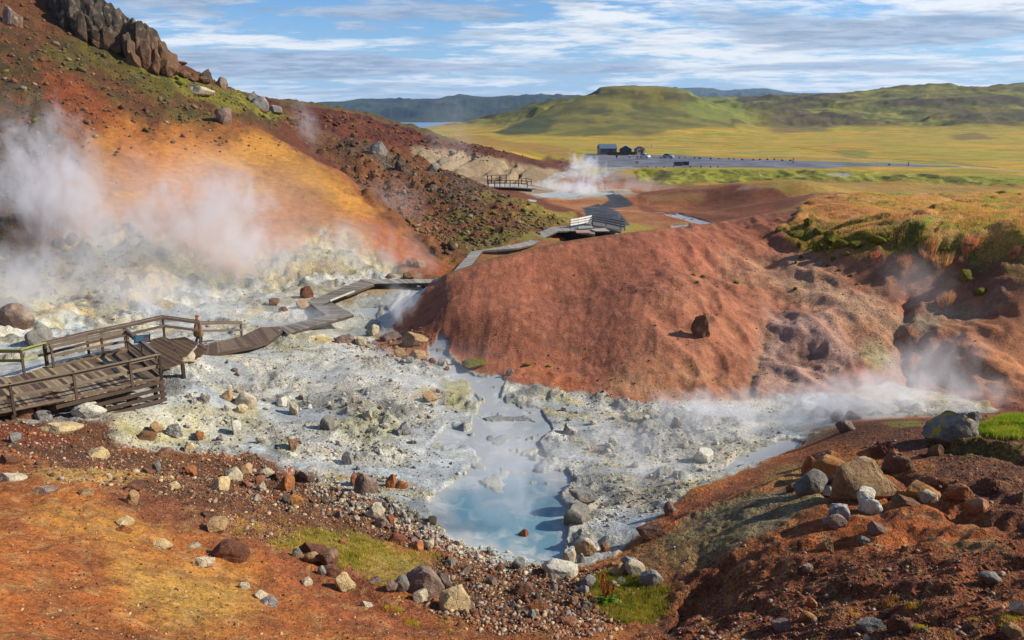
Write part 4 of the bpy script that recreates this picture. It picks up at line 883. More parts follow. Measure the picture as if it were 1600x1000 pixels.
 (39, 655, 30, 18, 5, 'brown', 'brown rounded boulder below the platform edge', 0),
 (66, 656, 24, 13, 1, 'slate', 'grey stone between the brown boulders and the white one', 0),
 (10, 652, 30, 14, 2, 'tan', 'tan stone with yellow moss at the platform corner', 2),
 (94, 677, 56, 13, 8, 'cream', 'long flat cream stone on red ground by the platform', 0),
 (24, 692, 18, 12, 3, 'grey', 'grey stone on the red ground below the platform', 0),
 (265, 572, 22, 12, 1, 'pale', 'pale stone under the step of the boardwalk', 0),
 (290, 567, 28, 13, 2, 'pale', 'pale wedge shaped stone beside the boardwalk step', 0),
 (60, 540, 40, 22, 2, 'grey', 'big grey boulder behind the greenish handrail', 0),
 (30, 520, 44, 30, 4, 'mauve', 'rounded brown grey boulder veiled in steam', 0),
 (15, 725, 28, 12, 8, 'maroon', 'dark slab stone with a white tip at the left slope edge', 0),
 (18, 752, 36, 12, 8, 'pale', 'long pale slab stone below the dark slab', 0),
 (70, 772, 32, 10, 8, 'mauve', 'flat mauve stone among small red stones', 0),
 (136, 774, 20, 9, 1, 'tan', 'tan pink stone lying on the brown soil', 0),
 (207, 788, 20, 20, 4, 'tan', 'oval tan boulder standing beside a red stone', 0),
 (212, 768, 24, 12, 3, 'maroon', 'dark red stone with white spots behind the oval tan boulder', 0),
 (155, 715, 28, 13, 1, 'cream', 'cream slab stone on the dark gravel near the basin', 0),
 (196, 821, 24, 10, 1, 'cream', 'cream coloured stone alone on orange soil', 0),
 (194, 832, 24, 9, 10, 'rust', 'reddish stone just below the cream one on orange soil', 0),
 (256, 857, 28, 14, 0, 'cream', 'angular half shaded cream stone on orange soil', 0),
 (304, 856, 20, 7, 8, 'pale', 'small flat pale stone on orange soil', 0),
 (360, 877, 58, 26, 5, 'maroon', 'large dark red boulder on the orange slope', 0),
 (317, 888, 36, 15, 6, 'pale', 'pale hollowed stone below the dark red boulder', 0),
 (339, 834, 34, 20, 3, 'tan', 'weathered pinkish stone on the brown slope', 0),
 (380, 920, 18, 8, 1, 'pale', 'small whitish stone at the edge of the yellow soil', 0),
 (422, 947, 24, 12, 1, 'slate', 'grey white stone on the lower orange slope', 0),
 (408, 936, 20, 12, 0, 'pale', 'pale stone just above the grey white one', 0),
 (490, 868, 46, 16, 8, 'maroon', 'curved maroon rock at the edge of the green grass', 0),
 (516, 886, 34, 26, 3, 'maroon', 'maroon rock slanting down from the grass edge', 0),
 (516, 902, 34, 16, 5, 'maroon', 'maroon block below the slanting maroon rock', 0),
 (540, 924, 30, 28, 0, 'cream', 'cream angular boulder below the maroon rocks', 0),
 (504, 900, 14, 15, 4, 'grey', 'grey round stone at the end of the maroon block', 0),
 (465, 870, 15, 13, 5, 'grey', 'grey round stone at the end of the curved maroon rock', 0),
 (490, 880, 28, 14, 4, 'tan', 'tan flat stone under the curved maroon rock', 0),
 (480, 914, 16, 10, 1, 'pale', 'pale stone on open orange soil below the grass', 0),
 (536, 850, 12, 7, 3, 'rust', 'small pinkish stone lying on the green grass', 0),
 (586, 912, 22, 10, 8, 'mauve', 'low grey wedge stone at the lower grass edge', 0),
 (572, 948, 20, 8, 8, 'pale', 'flat pale stone at the bottom of the orange slope', 0),
 (597, 825, 24, 14, 5, 'mauve', 'grey brown rounded stone at the gravel and grass boundary', 0),
 (611, 820, 14, 16, 2, 'red', 'red stone touching the grey brown rounded one', 0),
 (586, 812, 30, 22, 4, 'pale', 'large pale grey boulder above the red and grey brown stones', 0),
 (620, 848, 28, 14, 5, 'red', 'maroon red boulder where the grass meets the gravel', 0),
 (650, 860, 26, 14, 11, 'rust', 'rust red boulder beside the pale shore stones', 0),
 (672, 858, 18, 14, 3, 'pale', 'pale pointed stone next to the rust red boulder', 0),
 (820, 930, 30, 16, 1, 'brown', 'brown flat topped boulder in the dark gravel', 0),
 (842, 955, 36, 16, 8, 'rust', 'broad rust slab in the lower gravel', 0),
 (890, 980, 22, 12, 3, 'red', 'bright red wedge stone at the bottom gravel edge', 0),
 (700, 795, 0, 0, 0, 'grey', '', 0),
 (480, 464, 20, 16, 1, 'maroon', 'dark brown block beside the bend of the boardwalk', 0),
 (428, 478, 18, 10, 3, 'brown', 'dark peaked stone in the hazy flats', 0),
 (443, 487, 15, 7, 5, 'maroon', 'small dark rounded stone near the peaked one', 0),
 (475, 483, 24, 12, 0, 'tan', 'tan broken boulder beside the boardwalk bend', 0),
 (583, 524, 22, 16, 0, 'pale', 'squared pale boulder at the stream side rock pile', 0),
 (612, 532, 36, 13, 8, 'mauve', 'flat grey slab in the rock pile by the stream', 0),
 (648, 540, 44, 17, 8, 'tan', 'long tan slab in the rock pile by the stream', 0),
 (540, 536, 34, 12, 7, 'mauve', 'rough grey boulder at the near end of the rock pile', 0),
 (563, 540, 18, 12, 1, 'pale', 'pale stone in front of the rock pile', 0),
 (627, 558, 22, 14, 0, 'tan', 'tan block stone on red dirt below the slabs', 0),
 (652, 560, 26, 13, 1, 'tan', 'tan boulder at the lower end of the rock pile', 0),
 (691, 567, 17, 10, 11, 'slate', 'grey round stone sitting in the narrow stream', 0),
 (712, 572, 14, 8, 5, 'slate', 'flat grey stone downstream in the narrow stream', 0),
 (676, 568, 14, 9, 4, 'red', 'reddish stone on the bank of the narrow stream', 0),
 (698, 581, 10, 7, 4, 'red', 'tiny reddish stone at the stream bend', 0),
 (797, 587, 14, 10, 7, 'mauve', 'pinkish knobbly stone under the red mound', 0),
 (640, 568, 14, 10, 3, 'grey', 'small grey peaked stone on sandy ground', 0),
 (656, 418, 18, 10, 1, 'tan', 'tan boulder on the red dirt above the boardwalk', 0),
 (645, 416, 20, 12, 2, 'red', 'reddish boulder on the red dirt above the boardwalk', 0),
 (638, 435, 22, 9, 2, 'brown', 'brown stone just behind the straight boardwalk', 0),
 (610, 435, 16, 7, 5, 'mauve', 'mauve stone behind the straight boardwalk bend', 0),
 (592, 243, 28, 20, 5, 'slate', 'large grey boulder high on the brown spur', 0),
 (677, 268, 22, 12, 4, 'grey', 'smooth dark boulder on the skyline of the brown spur', 0),
 (624, 268, 18, 14, 6, 'dark', 'dark craggy boulder mid slope on the brown spur', 0),
 (352, 196, 26, 22, 3, 'mauve', 'pointed grey boulder leaning on the mossy hillside', 0),
 (312, 150, 40, 13, 8, 'pale', 'pale flat outcrop in the green moss band', 0),
 (408, 172, 26, 18, 1, 'slate', 'slanted grey boulder on the hillside skyline', 0),
 (394, 160, 16, 14, 8, 'grey', 'small grey boulder on the skyline next to a slanted one', 0),
 (346, 138, 18, 14, 0, 'mauve', 'flat capped grey boulder on the hillside skyline', 0),
 (322, 128, 22, 16, 6, 'dark', 'dark rounded boulder below the cliff on the skyline', 0),
 (20, 42, 26, 22, 6, 'mauve', 'mossy brown boulder on the upper scree by the frame edge', 0),
 (430, 178, 20, 10, 1, 'slate', 'pale grey stone lying under the hillside skyline', 0),
 (198, 452, 18, 18, 6, 'brown', 'brown knob on the steaming sulphur slope', 0),
 (112, 384, 18, 14, 4, 'dark', 'round dark stone high on the steaming sulphur slope', 0),
 (90, 388, 16, 12, 5, 'dark', 'dark stone beside the round one on the sulphur slope', 0),
]
nh = 0
for (u, v, w_, h_, sh, col, lab, mt_) in HERO:
    if not lab: continue
    big = w_ > 24 and v > 560
    skyline = v < 300
    kw = dict(rmin=60) if skyline else {}
    if lab.startswith('grey slab lying tilted'): rock(u, v, w_, h_, sh, col, lab, mt_, dz=.45, tilt=(0, .35)); nh += 1; continue
    rock(u, v, w_, h_, sh, col, lab, mt_, name='boulder' if w_ >= 26 else 'stone', cat='boulder' if w_ >= 26 else 'stone', **kw); nh += 1
log('hero rocks %d' % nh)
# repeated stones: scattered individually, nothing in the photo tells these apart
def unhit_many(n, poly, seed, minpx=6, maxpx=14, power=2.2):
    rs = random.Random(seed); xs = [p[0] for p in poly]; ys = [p[1] for p in poly]; out_ = []
    while len(out_) < n:
        u = rs.uniform(min(xs), max(xs)); v = rs.uniform(min(ys), max(ys)); ins = False
        for i in range(len(poly)):
            x1, y1 = poly[i]; x2, y2 = poly[(i + 1) % len(poly)]
            if (y1 > v) != (y2 > v) and u < (x2 - x1) * (v - y1) / (y2 - y1) + x1: ins = not ins
        if not ins: continue
        s = minpx * (1 - rs.random() * (1 - (minpx / maxpx) ** power)) ** (-1 / power)
        out_.append((u, v, s))
    return out_
def strew(n, poly, seed, cols, label, group, mts=(0,), minpx=7, maxpx=16, shp=range(12)):
    rs = random.Random(seed * 3 + 1); shp = list(shp)
    for u, v, s in unhit_many(n, poly, seed, minpx, maxpx):
        rock(u, v, s, s * rs.uniform(.5, .85), rs.choice(shp), rs.choice(cols), label, rs.choice(mts), group=group, name='stone', cat='stone', lo=True, sink=.3, deep=1.0)
strew(40, [(470, 745), (640, 790), (720, 850), (700, 870), (560, 820), (400, 790), (380, 765)], 1, ['brown', 'mauve', 'tan', 'dark', 'grey', 'pale'], 'fist sized brown or grey stone in the gravel bank below the basin', 'stones of the gravel bank', minpx=9, maxpx=18)
strew(34, [(700, 875), (800, 890), (900, 900), (940, 930), (920, 975), (820, 975), (720, 960), (690, 900)], 2, ['maroon', 'dark', 'mauve', 'grey', 'red', 'brown'], 'dark red or grey stone in the heap at the pool foot', 'stones heaped at the pool foot', minpx=10, maxpx=20)
strew(24, [(560, 775), (640, 790), (700, 840), (780, 870), (760, 880), (690, 860), (600, 810)], 3, ['white', 'slate', 'pale', 'grey'], 'pale crusted stone along the near shore of the pool', 'pale stones of the near shore', mts=(1,), minpx=9, maxpx=18)
strew(44, [(300, 690), (560, 740), (660, 720), (640, 660), (560, 640), (400, 600), (280, 620)], 4, ['white', 'slate', 'grey', 'pale'], 'crusted grey or white lump strewn on the white basin', 'crusted lumps of the white basin', mts=(1, 1, 0), minpx=8, maxpx=24, shp=[6, 7, 2, 3, 6, 7])
strew(24, [(860, 640), (1000, 650), (1200, 670), (1100, 740), (960, 800), (930, 740)], 8, ['white', 'slate', 'grey', 'pale'], 'crusted grey lump on the steaming flats below the red mound', 'crusted lumps east of the pool', mts=(1, 1, 0), minpx=8, maxpx=24, shp=[6, 7, 2, 3])
strew(14, [(280, 560), (400, 560), (560, 590), (700, 600), (700, 660), (560, 640), (400, 600)], 5, ['brown', 'grey', 'mauve', 'tan'], 'small brown or grey stone on the far part of the white flats', 'small stones of the far flats', minpx=5, maxpx=10)
# ------------------------------------------------------------------ scree: far too many to count
log('scree')
DENS = {}
def dens(key, poly, dval, **k):
    if key not in DENS: DENS[key] = np.zeros((NR, NA), np.float32)
    sl, m = region(poly, k.pop('soft', 12), k.pop('warp', 14), HB, **k); DENS[key][sl] = np.maximum(DENS[key][sl], m * dval)
dens('talus', [(380, 722), (480, 748), (600, 790), (700, 845), (690, 870), (640, 850), (560, 830), (460, 805), (380, 790), (330, 765)], 1.0)
dens('talus', [(690, 868), (800, 886), (900, 896), (960, 895), (1000, 930), (960, 985), (880, 990), (760, 985), (680, 950), (660, 910)], .95)
dens('talus', [(-100, 660), (120, 655), (200, 690), (400, 712), (400, 790), (240, 775), (120, 760), (0, 725), (-100, 720)], .5)
dens('talus', [(400, 790), (560, 830), (560, 860), (400, 840), (300, 800)], .3)
dens('shore', [(480, 735), (640, 785), (700, 830), (800, 868), (880, 880), (860, 900), (780, 890), (690, 860), (590, 810), (480, 770)], .6)
dens('fore', [(-200, 700), (400, 760), (700, 900), (1000, 980), (1000, 1300), (-200, 1300)], .10)
dens('basin', [(170, 680), (160, 650), (280, 560), (430, 520), (700, 600), (740, 680), (680, 800), (480, 740)], .38)
dens('basin', [(900, 620), (1200, 630), (1240, 690), (1100, 750), (960, 850), (900, 800), (860, 660)], .30)
dens('basin', [(0, 470), (300, 440), (560, 430), (640, 450), (560, 500), (300, 560), (100, 500)], .25)
dens('right', [(1050, 930), (1250, 880), (1400, 860), (1600, 850), (1800, 850), (1800, 1300), (1000, 1300)], .75)
dens('right', [(1290, 690), (1400, 680), (1600, 710), (1600, 800), (1480, 780), (1380, 740)], .6)
dens('right', [(1460, 645), (1600, 645), (1600, 700), (1500, 690)], .4)
dens('right', [(1040, 860), (1250, 820), (1320, 860), (1100, 940)], .16)
dens('red', [(520, 530), (640, 515), (680, 540), (700, 570), (660, 575), (560, 560)], .6)
dens('hill', [(-200, 420), (0, 420), (90, 200), (330, 200), (440, 205), (330, 140), (200, 90), (0, -20), (-200, -50)], .5, rmax=170)
dens('hill', [(480, 208), (610, 235), (760, 296), (880, 348), (790, 385), (700, 400), (640, 350), (560, 290), (500, 240)], .75, rmin=66, rmax=160)
dens('hill', [(400, 160), (480, 200), (460, 215), (400, 190), (300, 140), (280, 115)], .8, rmax=170)
dens('ridge', [(430, 165), (540, 178), (700, 222), (880, 250), (900, 262), (760, 248), (600, 225)], .35, rmin=150)
dens('hill', [(100, 200), (300, 200), (400, 200), (450, 230), (380, 240), (250, 240), (120, 260)], .10, rmax=106, soft=24)
dens('hill', [(60, 380), (200, 380), (200, 470), (60, 470)], .2, rmax=90)
dens('mound', [(1000, 380), (1200, 360), (1400, 460), (1560, 560), (1400, 600), (1000, 610), (800, 590), (760, 500), (900, 400)], .05, rmax=72)
PAL = {'talus': ['8c6450', '9a7058', '5c4a40', '9e9690', 'bca68e', 'a86040', '744c3e', 'd4b494', '544840'], 'shore': ['b8b4aa', 'a09c94', 'c8c2b4', '88847c', 'd0c4a8'], 'fore': ['7a4830', '5c3828', 'c8b090', 'a87850', '8c5438'],
       'basin': ['b8b4ac', '8a8884', 'ccc6b8', '74726e', '989078', '7c5a48', '60605e', 'a4a29e'], 'right': ['744234', '8a503c', '5a382c', 'a08878', 'b0a090', '9a5c44', '4e3028'], 'red': ['a08468', '8a6a54', 'b49a7c', '6c4a3a', 'a86040'],
       'hill': ['5c4a3c', '74604e', '5a5a30', '6c6434', '8a7a68', '4a3c34', '7c5040'], 'ridge': ['4c2a24', '7a4434', '6c5a34', '8a5a40'], 'mound': ['8a5a3c', '6a4030', '7c7434']}
SIZ = {'talus': (.028, .22), 'shore': (.03, .2), 'fore': (.016, .09), 'basin': (.03, .22), 'right': (.02, .17), 'red': (.06, .3), 'hill': (.15, 1.0), 'ridge': (.25, 1.3), 'mound': (.035, .16)}
NUM = {'talus': 20000, 'shore': 4500, 'fore': 12000, 'basin': 13000, 'right': 22000, 'red': 600, 'hill': 8000, 'ridge': 1500, 'mound': 1400}
def scatter(name, keys, label, cat, seed):
    rs = np.random.RandomState(seed); TV = []; TF = []
    for k in range(8):
        v, f = rock_shape(1 if k < 6 else 2, 500 + k, STY[k]); TV.append(v); TF.append(f)
    Vs, Fs, Cs = [], [], []; off = 0
    rough_area = (np.abs(A2) < D(35)) & (R2 > 6)
    for key in keys:
        wgt = (DENS[key] * rough_area * (1 - .75 * wetp) * (1 - np.clip(wat * 1.3, 0, 1) * .85)).reshape(-1).astype(float)
        # correct for screen density: the polar grid is even in angle, rows are log spaced
        wgt = wgt / wgt.sum(); cdf = np.cumsum(wgt); n = NUM[key]
        idx = np.searchsorted(cdf, rs.rand(n)); idx = np.clip(idx, 0, NR * NA - 1); jr, ja = np.divmod(idx, NA)
        a = AZ[ja] + rs.uniform(-.5, .5, n) * fine; l = LR[jr] + rs.uniform(-.5, .5, n) * .0042
        r = np.exp(l); x = r * np.sin(a); y = r * np.cos(a); z = H(x, y)
        lo_, hi_ = SIZ[key]; p = 2.0; s = lo_ * (1 - rs.rand(n) * (1 - (lo_ / hi_) ** p)) ** (-1 / p)
        # clumping
        pal = np.array([alb(c) for c in PAL[key]])
        for t in range(8):
            sel = np.nonzero((np.arange(n) % 8) == t)[0]
            if t >= 6: sel = sel[s[sel] > lo_ * 1.6]
            if len(sel) == 0: continue
            v = TV[t]; k = len(sel); ang = rs.uniform(0, 6.28, k); ca_, sa_ = np.cos(ang), np.sin(ang)
            tl = rs.uniform(-.5, .5, k); ct, st_ = np.cos(tl), np.sin(tl)
            vx = v[None, :, 0] * rs.uniform(.8, 1.15, (k, 1)); vy = v[None, :, 1] * rs.uniform(.65, 1.0, (k, 1)); vz = (v[None, :, 2] - .75) * rs.uniform(.45, .8, (k, 1))
            vx, vz = vx * ct[:, None] - vz * st_[:, None], vx * st_[:, None] + vz * ct[:, None]
            X_ = (vx * ca_[:, None] - vy * sa_[:, None]) * s[sel][:, None] / 2 * 1.1 + x[sel][:, None]; Y_ = (vx * sa_[:, None] + vy * ca_[:, None]) * s[sel][:, None] / 2 * 1.1 + y[sel][:, None]; Z_ = vz * s[sel][:, None] / 2 + z[sel][:, None] + s[sel][:, None] * .12
            Vs.append(np.stack([X_, Y_, Z_], -1).reshape(-1, 3))
            Fs.append((TF[t][None] + (off + np.arange(k) * len(v))[:, None, None]).reshape(-1, 3)); off += k * len(v)
            cc = pal[rs.randint(0, len(pal), k)] * rs.uniform(.75, 1.2, (k, 1)) * .85 + C[jr[sel], ja[sel]] * .2
            Cs.append(np.repeat(cc, len(v), 0))
    V_ = np.concatenate(Vs).astype(np.float32); F_ = np.concatenate(Fs).astype(np.int32); Cc = np.concatenate(Cs)
    me = bpy.data.meshes.new(name); me.vertices.add(len(V_)); me.vertices.foreach_set('co', V_.reshape(-1)); me.loops.add(len(F_) * 3); me.loops.foreach_set('vertex_index', F_.reshape(-1))
    me.polygons.add(len(F_)); me.polygons.foreach_set('loop_start', np.arange(0, len(F_) * 3, 3, dtype=np.int32)); me.update(calc_edges=True)
    at = me.color_attributes.new('col', 'FLOAT_COLOR', 'POINT'); at.data.foreach_set('color', np.concatenate([Cc, np.ones((len(Cc), 1))], 1).astype(np.float32).reshape(-1))
    me.materials.append(MSC); o = bpy.data.objects.new(name, me); link(o); tag(o, label, cat, None, 'stuff'); return o
MSC, nt, out = newmat('scree'); N = NT(nt); P_ = N.n('ShaderNodeNewGeometry').outputs['Position']; ac = N.n('ShaderNodeAttribute', attribute_name='col').outputs['Color']
n2 = N.noise(P_, 12, 5, .65)
N.bsdf(out, N.val(ac, N.math('ADD', .45, N.math('MULTIPLY', n2, 1.1))), .9, N.bump(n2, .6, .03), .25)
scatter('gravel', ['talus', 'shore', 'fore', 'red'], 'loose brown and grey gravel spread below and beside the basin', 'gravel', 21)
scatter('crust_rubble', ['basin'], 'grey and white crusty rubble strewn over the steaming flats', 'rubble', 22)
scatter('scree', ['right', 'mound'], 'dark red scree covering the slope beside the pool', 'scree', 23)
scatter('hillside_rubble', ['hill', 'ridge'], 'brown and mossy rubble on the far hillsides', 'rubble', 24)
log('scree done')
# ------------------------------------------------------------------ built things
class MB:
    def __init__(s): s.v = []; s.f = []; s.c = []
    def box(s, c, ax, hs, col):
        """box with centre c, axes ax (3 unit vectors), half sizes hs"""
        b = len(s.v); c = Vector(c)
        for i in (-1, 1):
            for j in (-1, 1):
                for k in (-1, 1): s.v.append(tuple(c + ax[0] * hs[0] * i + ax[1] * hs[1] * j + ax[2] * hs[2] * k)); s.c.append(col)
        for q in ((0, 1, 3, 2), (4, 6, 7, 5), (0, 4, 5, 1), (2, 3, 7, 6), (0, 2, 6, 4), (1, 5, 7, 3)): s.f.append(tuple(b + i for i in q))
    def beam(s, p, q, w, h, col, up=Vector((0, 0, 1))):
        p = Vector(p); q = Vector(q); d = (q - p); L = d.length; d.normalize(); sd_ = d.cross(up).normalized(); u2 = sd_.cross(d).normalized()
        s.box((p + q) / 2, (d, sd_, u2), (L / 2, w / 2, h / 2), col)
    def quad(s, a, b, c, d, th, col):
        n = (Vector(b) - Vector(a)).cross(Vector(d) - Vector(a)).normalized()
        if n.z < 0: n = -n
        k = len(s.v)
        for p in (a, b, c, d): s.v.append(tuple(p)); s.c.append(col)
        for p in (a, b, c, d): s.v.append(tuple(Vector(p) - n * th)); s.c.append(col)
        for q in ((0, 1, 2, 3), (7, 6, 5, 4), (0, 4, 5, 1), (1, 5, 6, 2), (2, 6, 7, 3), (3, 7, 4, 0)): s.f.append(tuple(k + i for i in q))
    def tube(s, p, q, r0, r1, col, n=10):
        p = Vector(p); q = Vector(q); d = (q - p).normalized(); a = d.orthogonal().normalized(); b = d.cross(a); k = len(s.v)
        for c_, r in ((p, r0), (q, r1)):
            for i in range(n):
                t = 2 * math.pi * i / n; s.v.append(tuple(c_ + a * math.cos(t) * r + b * math.sin(t) * r)); s.c.append(col)
        for i in range(n): s.f.append((k + i, k + (i + 1) % n, k + n + (i + 1) % n, k + n + i))
        s.f.append(tuple(k + i for i in reversed(range(n)))); s.f.append(tuple(k + n + i for i in range(n)))
    def build(s, name, mat, parent=None, bevel=0):
        me = bpy.data.meshes.new(name); me.from_pydata(s.v, [], s.f); me.update()
        at = me.color_attributes.new('col', 'FLOAT_COLOR', 'POINT'); at.data.foreach_set('color', np.array([tuple(c) + (1,) for c in s.c], np.float32).reshape(-1))
        me.materials.append(mat); bm = bmesh.new(); bm.from_mesh(me); bmesh.ops.recalc_face_normals(bm, faces=bm.faces); bm.to_mesh(me); bm.free()
        o = bpy.data.objects.new(name, me); COL.objects.link(o)
        if parent is not None: o.parent = parent; o.matrix_parent_inverse = Matrix.Translation(-parent.location) if not parent.rotation_euler.z else parent.matrix_world.inverted()
        if bevel: md = o.modifiers.new('b', 'BEVEL'); md.width = bevel; md.segments = 1; md.limit_method = 'ANGLE'
        return o
def empty(name, loc, label=None, cat=None, group=None):
    o = bpy.data.objects.new(name, None); COL.objects.link(o); o.location = loc; o.empty_display_size = .2; return tag(o, label, cat, group)
def colmat(name, rough=.8, grain=.5, gs=(3, 3, 30), spec=.25, bump=.3, bd=.01, metal=0.0):
    m, nt, out = newmat(name); N = NT(nt); P_ = N.n('ShaderNodeNewGeometry').outputs['Position']
    ac = N.n('ShaderNodeAttribute', attribute_name='col').outputs['Color']
    mp = nt.nodes.new('ShaderNodeMapping'); N.l(P_, mp.inputs[0]); mp.inputs['Scale'].default_value = gs; mp.inputs['Rotation'].default_value = (0, 0, -math.radians(43))
    n = N.noise(mp.outputs[0], 1.0, 6, .6); n2 = N.noise(P_, 2.5, 4, .6)
    c = N.val(ac, N.math('ADD', 1 - grain, N.math('MULTIPLY', N.math('ADD', n, n2), grain)))
    b = N.bsdf(out, c, rough, N.bump(n, bump, bd), spec); b.inputs['Metallic'].default_value = metal; return m
WOOD = colmat('weathered_wood', .8, .75, (22, 1.6, 22)); PAINT = colmat('painted_metal', .35, .15, (2, 2, 2), .5, .05); STONE = colmat('concrete', .9, .6, (2, 2, 2), .2, .4, .04)
def wj(c, r, amp=.22, k=ALB): return tuple(alb(c, k) * r.uniform(1 - amp, 1 + amp))
wr = random.Random(3)
K3 = Vector(onz(253, 591, 3.2)); E1 = Vector((-.725, -.689, 0)).normalized(); E2 = Vector((-E1.y * -1 if False else E1.y, -E1.x, 0)).normalized(); UPV = Vector((0, 0, 1))
if E2.y < 0: E2 = -E2
def plank_floor(mb, pix, z, d, wid, th, cols, gap=.012):
    """boards along direction d laid to fill an outline"""
    pts = [Vector(onz(u, v, z)) for u, v in pix]; side = d.cross(UPV).normalized()
    S = [p.dot(side) for p in pts]; Tt = [p.dot(d) for p in pts]; s = min(S)
    while s < max(S):
        sm_ = s + wid / 2; ts = []
        for i in range(len(pts)):
            j = (i + 1) % len(pts)
            if (S[i] > sm_) != (S[j] > sm_): ts.append(Tt[i] + (sm_ - S[i]) / (S[j] - S[i]) * (Tt[j] - Tt[i]))
        if len(ts) >= 2:
            a, b = min(ts), max(ts); c = side * sm_ + d * (a + b) / 2 + UPV * (z - th / 2 - wr.uniform(0, .004))
            mb.box(c, (d, side, UPV), ((b - a) / 2, (wid - gap) / 2, th / 2), wj(wr.choice(cols), wr, .12))
        s += wid
    return pts
PLANK = ['a08870', '8a7260', 'b09a82', '6c5648', '58463c', '94806c', '7c6658', 'a8927a']
PDARK = ['66503f', '58453a', '705a48', '604a3c', '4e3c34']
PLT = empty('viewing_platform', (K3.x, K3.y, 2.0), 'weathered wooden viewing platform with plank floor and double railings above the white basin', 'viewing platform')
mb = MB(); plank_floor(mb, [(253, 591), (122, 622), (22, 641), (-70, 658), (-190, 650), (-70, 604), (0, 591), (40, 584), (73, 571), (165, 549), (200, 540), (200, 551)], 3.2, E2, .145, .05, PLANK); mb.build('deck', WOOD, PLT)
mb = MB(); plank_floor(mb, [(200, 551), (200, 540), (257, 525), (288, 566), (253, 577), (243, 583)], 3.19, E2, .145, .05, PDARK); mb.build('deck', WOOD, PLT)['label'] = 'dark plank walkway round the platform corner'
mb = MB(); plank_floor(mb, [(262, 530), (291, 526), (308, 536), (291, 556), (284, 558)], 2.85, E2, .145, .05, PDARK)
mb.beam(onz(262, 531, 2.75), onz(284, 559, 2.75), .05, .2, wj('5c4a40', wr)); mb.build('step', WOOD, PLT)
mb = MB(); plank_floor(mb, [(300, 541), (312, 538), (322, 546), (312, 557), (296, 560)], 2.3, E2, .145, .05, PDARK); mb.beam(onz(292, 556, 2.62), onz(307, 540, 2.62), .05, .16, wj('a89888', wr)); mb.build('step', WOOD, PLT)
def rail_run(pix, z, parent, mids=(), hgt=1.05, rails=(1.05, .55), cols=('6a5648', '5a483e'), kick=False, zs=None, pw=.10, thick=.13):
    """pix: post base pixels; a post at each, rails between"""
    pts = [Vector(onz(u, v, zz)) for (u, v), zz in zip(pix, zs or [z] * len(pix))]
    for i, p in enumerate(pts):
        mb = MB(); mb.box(p + UPV * (hgt / 2 - .12), (E1, E2, UPV), (pw / 2, pw / 2, hgt / 2 + .06), wj(cols[1], wr)); mb.build('post', WOOD, parent, .008)
    for k, rh in enumerate(rails):
        mb = MB()
        for a, b in zip(pts[:-1], pts[1:]):
            ex = (b - a).normalized() * .05
            if k == 0: mb.beam(a + UPV * (rh + .02) - ex, b + UPV * (rh + .02) + ex, .14, .05, wj(cols[0], wr))
            sd_ = (b - a).normalized().cross(UPV); off = sd_ * (pw / 2 + .024)
            mb.beam(a + off + UPV * (rh - (.085 if k == 0 else 0)) - ex, b + off + UPV * (rh - (.085 if k == 0 else 0)) + ex, .04, thick, wj(cols[0], wr))
        mb.build('top_rail' if k == 0 else 'middle_rail', WOOD, parent, .006)
    if kick:
        mb = MB()
        for a, b in zip(pts[:-1], pts[1:]): mb.beam(a + UPV * .05, b + UPV * .05, .06, .09, wj('7a685a', wr))
        mb.build('kickboard', WOOD, parent)
    return pts
rail_run([(252, 591), (207, 602), (120, 622), (22, 642), (-80, 662)], 3.2, PLT, cols=('8c7c6c', '5c4c42'), kick=True)
rail_run([(84, 574), (162, 557), (202, 549.5), (226, 569), (252, 591)], 3.2, PLT, cols=('7c6c60', '5a4a40'), kick=True)
rail_run([(73, 571), (139, 553), (197, 540), (257, 525), (313, 532)], 3.2, PLT, cols=('6a564a', '54443a'), zs=[3.2, 3.2, 3.2, 3.2, 2.75])
rail_run([(75, 571.5), (38, 583), (-60, 584)], 3.2, PLT, cols=('9a9c6c', '54483c'))
rail_run([(313, 532), (378, 529.5)], 1.9, PLT, cols=('6a5a50', '5a4a44'), zs=[2.1, 1.35], hgt=1.0)
fr0 = Vector(onz(253, 591, 3.2)); frd = (Vector(onz(122, 622, 3.2)) - fr0)
for k, (dz, fr, o_) in enumerate(((-.14, 1.25, 0), (-.42, 1.02, .05), (-.68, .98, .08), (-.92, .66, .06), (-1.16, .42, .05))):
    mb = MB(); a = fr0 + UPV * dz - E2 * (.06 + o_) - frd * .02; b = fr0 + frd * fr + UPV * (dz - .02 * k) - E2 * (.06 + o_); mb.beam(a, b, .05, .15, wj('584840', wr)); mb.build('skirt_board', WOOD, PLT)
for (u, v, z0, z1) in ((252, 590, 1.4, 3.12), (242, 593, 1.4, 3.12), (200, 603, 1.5, 3.12), (160, 611, 1.6, 3.12), (250, 575, 1.5, 3.12), (286, 565, 1.4, 3.12), (240, 570, 1.5, 3.1), (258, 560, 1.5, 3.1), (60, 632, 2.2, 3.12), (20, 640, 2.4, 3.12)):
    p = Vector(onz(u, v, 3.2)) + E2 * .1; mb = MB(); mb.box((p.x, p.y, (z0 + z1) / 2), (E1, E2, UPV), (.07, .07, (z1 - z0) / 2), wj('4a3c34', wr)); mb.build('support_post', WOOD, PLT)
a = Vector(onz(253, 591, 3.05)) + E2 * .15; mb = MB()
for t in (.3, 1.6, 2.9, 4.2): mb.beam(a + E2 * t, a + E2 * t + E1 * 8.5, .07, .18, wj('4a3c34', wr))
mb.build('floor_bearer', WOOD, PLT)
